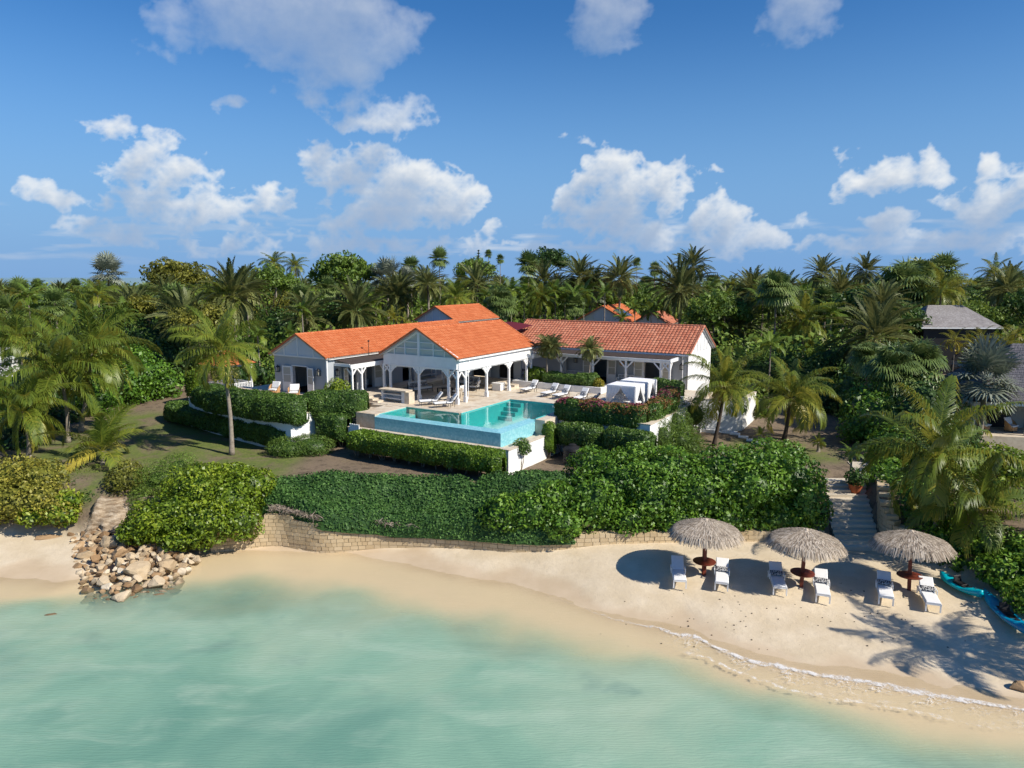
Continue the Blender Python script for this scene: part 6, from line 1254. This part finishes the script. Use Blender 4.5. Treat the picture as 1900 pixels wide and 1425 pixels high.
# planter shrubs
hedge('planter_hedge','rounded green planter hedge behind the row of chaises',LP([(1.6,11.3),(4.5,11.2),(7.0,11.3)]),1.7,6.4,[7.4,7.35,7.5],.11,LM_HEDGE,seed=15,rnd=.6,tin=.5,amp=.12)
hedge('planter_hedge','bright green shrub filling the left corner of the planter',LP([(-.7,12.0),(1.2,12.2)]),1.6,6.3,7.6,.12,LM_BRIGHT,seed=16,rnd=.7,tin=.35,cat='shrub')
x,y,_=L(7.1,10.95); blobs('croton','small orange and yellow leaved shrub at the right corner of the planter',[(x,y,6.75,.5,.5,.5)],.11,LM_YEL,seed=17,ground=False,tin=.7)
hedge('clipped_hedge','short dark clipped hedge on the grey planter behind the daybeds',LP([(12.3,9.7),(15.1,9.7)]),1.1,6.55,7.75,.12,LM_HEDGE,seed=18,rnd=.35,tin=.3)
x,y,_=L(-9.0,-3.9); blobs('shrub','yellow green shrub in front of the left porch posts',[(x,y,7.0,1.1,.8,.75)],.12,LM_BRIGHT,seed=19,ground=False,tin=.55)
for q,lab,i in ((( -1.0,-.2),'leafy plant in the terracotta pot at the top of the beach steps',0),):
    x,y,z=POT1.location; blobs('pot_plant',lab,[(x,y,z+1.05,.7,.7,.5)],.16,LM_DARK,seed=20,ground=False,cat='plant',loose=.3); px2tree('royal',0,1580,842,y+.6,24,'small arching palm behind the terracotta pot beside the steps',name='pot_palm')
x,y,z=POT2.location; blobs('pot_plant','small reddish plant in the pot behind the daybeds',[(x,y,z+.75,.28,.28,.35)],.1,LM_ORNG,seed=21,ground=False,cat='plant')
hedge('clipped_hedge','tall green hedge block left of the gazebo',[PY(352,700,66)[:2],PY(376,700,65)[:2]],1.6,4.4,7.4,.16,LM_BRIGHT,seed=22,rnd=.35,tin=.25)
# ground cover on the bank above the sea wall
def cover(name,label,xa,xb,fy0,fy1,hh,size,mat,seed,dens=3.0,over=.42,lump=.16):
    xs=np.arange(xa,xb,.25); nv=22; V=[]
    for x in xs:
        y0=float(np.interp(x,*zip(*fy0)))-over; y1=float(np.interp(x,*zip(*fy1))); ex=min(1,(x-xa)/.9,(xb-x)/.9); ex=math.sqrt(max(.02,1-(1-max(0,ex))**2))
        for j in range(nv):
            f=j/(nv-1); y=y0+(y1-y0)*f; e=min(1,f/.16,(1-f)/.14); e=math.sqrt(max(0,1-(1-e)**2)); z=hz(x,max(y,y0+over+.45))-(.35*(1-f/.12) if f<.12 else 0)
            V.append((x,y,z-.05+hh*e*ex*(1+lump*2*noise.fractal(Vector((x*.45,y*.45,seed)),1,2,3))+.0))
    V=np.array(V); F=gridF(nv,len(xs)); r=np.random.default_rng(seed); _,_,ar=scat(V,F,10,r); n=int(ar*dens/size**2*.9); Pq,Nq,_=scat(V,F,n,r); Nq=Nq*np.sign(Nq[:,2:3]+1e-9); Pq=Pq+Nq*r.uniform(-.3,.6,(n,1))*size
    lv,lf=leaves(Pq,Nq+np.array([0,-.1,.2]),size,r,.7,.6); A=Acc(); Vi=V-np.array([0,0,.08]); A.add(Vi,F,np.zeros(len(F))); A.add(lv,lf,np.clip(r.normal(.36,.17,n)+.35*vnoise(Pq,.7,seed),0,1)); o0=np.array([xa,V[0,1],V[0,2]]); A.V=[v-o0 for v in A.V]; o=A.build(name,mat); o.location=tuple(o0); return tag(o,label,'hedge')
cover('bank_hedge','dark green mass of dense clipped ground cover over the bank behind the sea wall',-15.2,3.6,[(-15.2,41.3),(-13.8,41.2),(-12.4,40.5),(-11,39.85),(-9.5,39.95),(-7.9,40.2),(-5.4,39.95),(-2.8,39.5),(0,38.8),(1.5,38.6),(4,38.7)],[(-15.2,42.9),(-12,43.2),(-7,43.0),(-3.2,42.6),(-2.2,42.0),(-1.6,42.7),(-.8,43.2),(0,42.4),(1,43.4),(3.6,43.8)],.85,.13,LM_COVER,31)
# sea grape and other big shrubs by the beach
def B_(px,py,Y,rx,ry,rz): x,y,z=PY(px,py,Y); return (x,y,z,rx,ry,rz)
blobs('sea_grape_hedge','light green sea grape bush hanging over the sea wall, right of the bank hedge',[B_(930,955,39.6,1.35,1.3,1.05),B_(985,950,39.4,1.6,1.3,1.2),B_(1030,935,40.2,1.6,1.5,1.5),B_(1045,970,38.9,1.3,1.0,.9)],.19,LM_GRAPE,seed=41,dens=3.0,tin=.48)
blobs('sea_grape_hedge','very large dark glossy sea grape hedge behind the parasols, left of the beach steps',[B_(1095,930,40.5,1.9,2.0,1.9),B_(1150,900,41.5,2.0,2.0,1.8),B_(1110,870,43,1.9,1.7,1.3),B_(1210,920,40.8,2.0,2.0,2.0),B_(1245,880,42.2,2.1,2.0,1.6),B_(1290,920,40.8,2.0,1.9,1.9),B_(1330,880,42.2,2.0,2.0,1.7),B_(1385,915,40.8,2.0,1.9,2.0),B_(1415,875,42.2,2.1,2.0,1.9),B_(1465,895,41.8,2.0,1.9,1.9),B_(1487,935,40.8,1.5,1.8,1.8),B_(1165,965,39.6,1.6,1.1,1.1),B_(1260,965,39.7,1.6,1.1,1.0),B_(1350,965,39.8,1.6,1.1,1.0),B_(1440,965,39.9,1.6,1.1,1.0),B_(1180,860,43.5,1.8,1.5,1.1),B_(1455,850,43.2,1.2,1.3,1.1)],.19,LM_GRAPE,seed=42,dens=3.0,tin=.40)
blobs('sea_grape_shrub','large bright yellow green shrub spilling down to the rock pile at left',[B_(375,915,41,2.0,1.8,1.5),B_(430,930,40.5,1.7,1.6,1.6),B_(330,950,39.8,1.9,1.6,1.4),B_(280,965,39.2,1.5,1.3,1.1),B_(380,970,39.2,1.8,1.3,1.3),B_(445,965,39.6,1.3,1.1,1.2),B_(250,985,38.8,.9,.9,.6),B_(330,1000,38.5,1.2,.8,.6),B_(470,900,41.5,1.2,1.2,1.0),B_(385,885,42,1.4,1.2,.9),B_(430,880,42.3,1.0,1.0,.7)],.17,LM_BRIGHT,seed=43,dens=3.0,tin=.40)
blobs('seaside_shrub','wild olive green shrub above the sandy bank at the far left',[B_(25,890,43,1.9,1.6,1.2),B_(75,885,43,1.5,1.4,1.1),B_(20,930,41.5,1.7,1.3,1.2),B_(75,930,41.5,1.5,1.2,1.1),B_(110,945,41,1.1,.9,.9),B_(-30,920,42,2,1.5,1.8)],.17,LM_OLIVE,seed=44,tin=.45,loose=.22,dens=2.2)
blobs('sea_grape_shrub','small pale lime sea grape shrub overhanging the sand at far left',[B_(112,955,40.6,.95,.7,.7),B_(60,960,40.6,1.0,.6,.5),B_(130,925,41,.7,.6,.5)],.2,LM_BRIGHT,seed=45,tin=.6,loose=.25,dens=2.0)
blobs('round_shrub','small round dark green shrub on the lawn edge above the rock pile',[B_(237,893,43.2,1.4,1.2,1.15)],.14,LM_OLIVE,seed=46,tin=.25)
blobs('feathery_shrub','soft feathery green shrub between the round shrub and the bright one',[B_(300,890,43,1.2,1.1,1.0),B_(330,865,44,1.0,1.0,.7),B_(270,925,42,.8,.8,.7)],.13,LM_TREE,seed=47,tin=.5,loose=.35,dens=7,asp=.22,core=.5)
blobs('feathery_shrub','thin see through shrub on the lawn below the young palm',[B_(165,880,44.5,.8,.7,.8)],.12,LM_ARE,seed=48,tin=.6,loose=.5,dens=.6,asp=.3,core=.01)
blobs('bank_shrub','dark glossy shrubs covering the bank right of the beach steps',[B_(1637,905,43.6,.9,1.5,1.0),B_(1668,965,40.2,1.1,1.5,1.1),B_(1655,940,41.6,1.0,1.4,1.0),B_(1700,1000,38.2,1.1,1.1,.8),B_(1745,1030,36.2,1.1,1.0,.75),B_(1790,1045,35.2,1.0,.9,.7),B_(1650,900,43,1.3,1.6,1.2),B_(1690,935,40.5,1.5,1.7,1.3),B_(1650,880,45,1.4,1.5,1.1),B_(1730,960,38.5,1.6,1.5,1.2),B_(1760,1000,36.6,1.3,1.5,1.0),B_(1720,915,42,1.6,1.6,1.2),B_(1790,960,38.5,1.5,1.5,1.2),B_(1700,985,38.5,.9,.9,.6)],.2,LM_GRAPE,seed=49,tin=.38)
blobs('bank_shrub','sunlit green shrubs above the kayaks at the right edge',[B_(1812,1010,35.6,1.4,1.4,1.0),B_(1850,1000,36,1.6,1.5,1.2),B_(1870,1060,32.8,1.3,1.3,.9),B_(1900,1030,34,1.5,1.5,1.1),B_(1930,1110,30.5,1.3,1.3,.8),B_(1905,1085,31.9,.8,.8,.6),B_(1960,1060,32,1.8,1.8,1.3)],.2,LM_GRAPE,seed=50,tin=.55)
blobs('bank_shrub','pale green shrubs in front of the porch house at right',[B_(1850,850,46,2.0,1.5,.9),B_(1780,870,45,1.8,1.6,1.0),B_(1900,880,44,2,1.6,1.1),B_(1890,940,40,2.2,2,1.6),B_(1840,930,41,1.6,1.6,1.3)],.22,LM_BRIGHT,seed=51,tin=.35)
blobs('feathery_shrub','dark feathery bamboo like shrub at the right corner of the terrace wall',[B_(1255,825,50,1.5,1.4,1.6),B_(1250,790,51.5,1.2,1.1,1.3),B_(1285,770,54.5,1.2,1.1,1.3),B_(1230,815,49,.9,.9,1.5),B_(1275,835,50,1.2,1.2,1.2)],.22,LM_TREE,seed=52,tin=.4,loose=.35,dens=7,asp=.18,jit=1.0)
blobs('shrub','bright green leafy shrub at the outer end of the right garden wall',[B_(1400,760,62,1.5,1.2,1.6),B_(1385,730,63,1.0,1.0,1.0)],.2,LM_ARE,seed=53,tin=.25,loose=.3)
for i,(a,lab) in enumerate([([B_(1540,760,64,3.2,2.4,2.6),B_(1590,740,62,2.6,2,2.8),B_(1500,720,70,3,2.5,3)],'dark tangled shrubs in deep shade beyond the right lawn'),([B_(1640,780,52,2.2,1.8,2.0),B_(1600,800,53,1.6,1.5,1.4),B_(1660,830,48,1.8,1.6,1.5),B_(1610,755,56,2.0,1.8,2.0)],'sea grape thicket with round leaves behind the terracotta pot'),([B_(1720,760,50,2.4,2,2.2),B_(1760,820,47,2,1.8,1.6),B_(1700,850,46,1.8,1.6,1.4)],'dense shrubs under the big right hand coconut palm'),([B_(1420,700,72,2.6,2,2.8),B_(1350,690,76,2.6,2,2.6),B_(1460,690,74,2.5,2,2.8),B_(1560,680,72,3,2,3.5),B_(1640,700,66,3,2,3)],'shady shrub wall behind the right lawn palms')]):
    blobs('thicket',lab,a,.26,LM_DARK if i!=1 else LM_GRAPE,seed=60+i,tin=.3,dens=2.2,loose=.2,cat='shrub')
for i,(a,lab) in enumerate([([B_(215,715,66,2.6,2,2.2),B_(260,700,68,2.6,2,2.4),B_(235,680,70,2.4,2,2.2),B_(300,715,70,2.0,1.6,1.8),B_(180,740,62,1.8,1.4,1.4)],'big dark glossy shrub bank at the back of the left lawn'),([B_(310,670,76,2.6,2,2.6),B_(280,640,80,3,2,3),B_(350,650,82,2.6,2,2.6)],'shaded shrubs behind the gazebo'),([B_(40,840,52,1.6,1.4,1.2),B_(85,800,56,1.5,1.2,1.0),B_(10,820,54,2,1.6,1.8),B_(120,780,60,1.8,1.4,1.2),B_(50,760,62,3,2,2.4),B_(130,740,66,2.6,2,2.2),B_(0,740,60,3,2,3)],'dark shrubs under the left lawn coconut palms'),([B_(480,655,84,2.6,2,2.8),B_(520,620,90,3,2,3.4)],'dark shrubs behind the left wing gable'),([B_(440,700,70,1.3,1,1.2),B_(480,695,71,1.6,1,1.3)],'mixed plants against the white boundary wall')]):
    blobs('thicket',lab,a,.26,LM_DARK if i!=0 else LM_GRAPE,seed=70+i,tin=.28,dens=2.2,loose=.2,cat='shrub')
blobs('bank_shrub','low dark scrub on the soil above the limestone ledges at left',[B_(165,925,42.6,.8,.6,.45),B_(205,935,42.3,.7,.6,.4),B_(150,900,43.6,.7,.7,.4)],.12,LM_DARK,seed=91,tin=.35,loose=.35)
blobs('thicket','shrub bank continuing past the left edge of the lawn',[(-44,46,4.4,3,2.4,2.2),(-48,52,4.6,3.2,3,2.6),(-43,58,4.8,3,2.6,2.4),(-50,62,5,3.4,3,3),(-55,48,4.6,3.4,3,2.6),(-60,56,5,3.6,3,3)],.3,LM_GRAPE,seed=95,tin=.35,dens=2.2,loose=.2)
blobs('thicket','shrub bank continuing past the right edge of the beach',[(33,31,3.2,3,2.6,2),(37,35,3.6,3.2,3,2.4),(34,38,3.8,3,2.6,2.2),(40,29,3.4,3.4,3,2.4)],.28,LM_GRAPE,seed=96,tin=.35,dens=2.2,loose=.2)
# dry trailing stems over the sea wall at left
A=Acc(); r=np.random.default_rng(8); n=900; x=np.concatenate([r.uniform(-14.4,-11.0,600),r.uniform(-8.0,-5.5,300)]); y=itp(x,YW)+r.uniform(-.12,.5,n); z=np.interp(x,[-16,-14,-11,-7,0],[1.95,2.3,2.0,1.55,1.42])+r.uniform(.0,.22,n); Pq=np.stack([x,y,z],1); V_,F_=leaves(Pq,np.tile([0,-.5,.6],(n,1)),.42,r,.6,.06); A.add(V_-np.array([-13,39.8,2.]),F_,r.uniform(0,1,n)); o=A.build('dry_vine',leafmat('dry_stem',(.16,.12,.09),(.30,.24,.19),(.42,.36,.29),.9,.05)); o.location=(-13,39.8,2.); tag(o,'tangled dry grey vine stems trailing over the top of the sandstone wall','vine',None,'stuff')
# ---------------------------------------------------------------- rocks
def rockmat(name,cs):
    m,g=mat0(name); p=objco(g); oi=g.new('ShaderNodeObjectInfo').outputs['Random']; f=g.math('ADD',g.math('MULTIPLY',oi,.7),g.math('MULTIPLY',g.noise(p,1.5,5,.65),.45),clamp=True)
    col=g.ramp(f,cs); col=g.mix(g.mr(g.noise(p,5,5,.7),.55,.75,0,.6),col,(.16,.09,.04)); zc=g.new('ShaderNodeSeparateXYZ'); g.l.new(worldco(g),zc.inputs[0]); wet=g.mr(g.math('ADD',zc.outputs[2],g.math('MULTIPLY',g.noise(worldco(g),3,3),.2)),.12,.30,1,0); col=g.mix(g.math('MULTIPLY',wet,.65),col,(.13,.095,.055)); fin(g,bsdf(g,col,g.mr(wet,0,1,.9,.45),.2,g.bump(g.noise(p,6,6,.7),.5,.06))); return m
M_RKL=rockmat('pale_limestone',[(0,(.30,.21,.12)),(.4,(.45,.34,.21)),(.75,(.55,.45,.31)),(1,(.66,.58,.45))]); M_RKB=rockmat('brown_limestone',[(0,(.14,.085,.045)),(.45,(.28,.175,.09)),(.8,(.42,.28,.155)),(1,(.54,.41,.26))])
def rockmesh(seed,mat):
    bm=bmesh.new(); bmesh.ops.create_icosphere(bm,subdivisions=3,radius=1); r=random.Random(seed); pl=[(Vector((r.gauss(0,1),r.gauss(0,1),r.gauss(0,1))).normalized(),r.uniform(.45,.8)) for _ in range(13)]
    for v in bm.verts:
        p=v.co.copy()
        for n_,d in pl:
            k=p.dot(n_)-d
            if k>0: p-=n_*k*.95
        p*=1+.10*noise.fractal(p*2+Vector((seed,0,0)),1,2,4); v.co=p
    me=bpy.data.meshes.new('rock'); bm.to_mesh(me); bm.free(); me.materials.append(mat); return me
RL=[rockmesh(i,M_RKL) for i in range(6)]; RB_=[rockmesh(i+10,M_RKB) for i in range(6)]
poly=[P(*q,.4)[:2] for q in [(128,1000),(165,985),(250,985),(310,1005),(368,1032),(345,1052),(330,1078),(270,1092),(215,1118),(165,1112),(150,1080),(138,1045)]]
def inpoly(x,y):
    c=False; n=len(poly)
    for i in range(n):
        (a,b),(d,e)=poly[i],poly[i-1]
        if (b>y)!=(e>y) and x<(d-a)*(y-b)/(e-b)+a: c=not c
    return c
rr=random.Random(21); placed=[]; xs_=[p[0] for p in poly]; ys_=[p[1] for p in poly]
def mound(x,y):
    d=min(math.hypot(x-(a[0]+(b[0]-a[0])*t),y-(a[1]+(b[1]-a[1])*t)) for a,b in zip(poly,poly[1:]+poly[:1]) for t in (0,.2,.4,.6,.8)); return -.2+.6*min(1,d/1.7)+.12*(y-35)
tries=0
big=[(P(255,1046,1)[:2],.66),(P(222,1020,1)[:2],.5),(P(290,1065,.7)[:2],.5),(P(310,1035,.9)[:2],.55),(P(225,1108,.1)[:2],.62),(P(205,1000,1.2)[:2],.6),(P(160,1030,.5)[:2],.42),(P(195,1075,.4)[:2],.45)]
for i,((x,y),s) in enumerate(big): placed.append((x,y,s,True))
while len(placed)<285 and tries<20000:
    tries+=1; x=rr.uniform(min(xs_),max(xs_)); y=rr.uniform(min(ys_),max(ys_)); s=rr.choice([.17,.2,.23,.27,.32,.38])
    if inpoly(x,y) and all(math.hypot(x-a,y-b)>(s+c)*.56 for a,b,c,_ in placed): placed.append((x,y,s,False))
for x,y,s,b in placed:
    bp=950+FPX*x/y; brown=(rr.random()<(.62 if bp<215 else .25 if bp<260 else .12)) or y<34.6 and rr.random()<.5
    o=bpy.data.objects.new('rock',rr.choice(RB_ if brown else RL)); link(o); o.location=(x,y,mound(x,y)+(.0 if not b else .12)); o.scale=(s*rr.uniform(.9,1.35),s*rr.uniform(.8,1.15),s*rr.uniform(.6,.9)); o.rotation_euler=(rr.uniform(-.4,.4),rr.uniform(-.4,.4),rr.uniform(0,6.28))
    tag(o,('large ' if b else 'small ')+('orange brown' if brown else 'pale cream')+' boulder in the breakwater rock pile at left','rock',('large ' if b else '')+('brown' if brown else 'pale')+' rocks in the breakwater pile')
w=MB(); 
o=bpy.data.objects.new('rock',RB_[1]); link(o); x,y,_=P(1893,1262,.4); o.location=(x,y,hz(x,y)+.12); o.scale=(.5,.35,.3); tag(o,'lone dark boulder on the sand at the right edge','rock')
for a,b_,s in ((95,1010,.9),(35,1000,.7),(100,1135,.5),(300,1098,.5),(320,1088,.4)):
    x,y,_=P(a,b_,.15); o=bpy.data.objects.new('rock',RB_[2]); link(o); o.location=(x,y,hz(x,y)-.02 if b_<1050 else -.1); o.scale=(s*1.5,s*.5,.16); o.rotation_euler=(0,0,.2); tag(o,'flat low rock slab in the sand at far left' if b_<1050 else 'submerged flat rock at the edge of the breakwater','rock','flat rocks by the water')
# limestone bluff behind the pile
xs_=np.arange(-26.6,-18.6,.12); ys_=np.arange(39.3,42.3,.1); V=[]
for y in ys_:
    for x in xs_:
        f=(y-39.6)/2.0; h=hz(x,y); q=.35+2.6*max(0,min(1,f+.22*noise.fractal(Vector((x*.5,y*.5,2)),1,2,4))); st=.34; k=math.floor(q/st); fr=q/st-k; q2=(k+min(1,fr**7))*st; e=min(1,(x+26.6)/1.5,(-18.6-x)/1.5)
        V.append((x,y+.18*noise.fractal(Vector((x*1.3,k*3.1,0)),1,2,3),max(h+.02-.3*(1-e),q2*e+.25*noise.noise(Vector((x*2,y*2,1)))*.3) if f<1.1 else h-.1))
m,g=mat0('limestone'); p=worldco(g); wv=g.noise(g.vm('MULTIPLY',p,(1,1,5)),1.4,6,.7); fin(g,bsdf(g,g.ramp(wv,[(.3,(.10,.065,.04)),(.45,(.26,.19,.12)),(.6,(.46,.37,.26)),(.8,(.60,.52,.40))]),.95,.1,g.bump(g.noise(p,5,6,.7),.7,.1)))
o=meshobj('limestone_bluff',np.array(V),gridF(len(xs_),len(ys_)),m); tag(o,kind='structure')
# small beach debris
dm=MB(); rr=random.Random(3)
for i in range(80):
    px_,py_=rr.uniform(1100,1850),rr.uniform(1075,1180); 
    if rr.random()<.35: px_,py_=rr.uniform(1250,1700),rr.uniform(1095,1140)
    x,y,_=P(px_,py_,.8); s=rr.uniform(.012,.032); z=hz(x,y); dm.box(x-s,x+s,y-s*.7,y+s*.7,z,z+s)
o=dm.build('beach_litter',M_BARKD); tag(o,'scattered dark bits of leaf and seaweed on the dry sand','beach litter',None,'stuff')
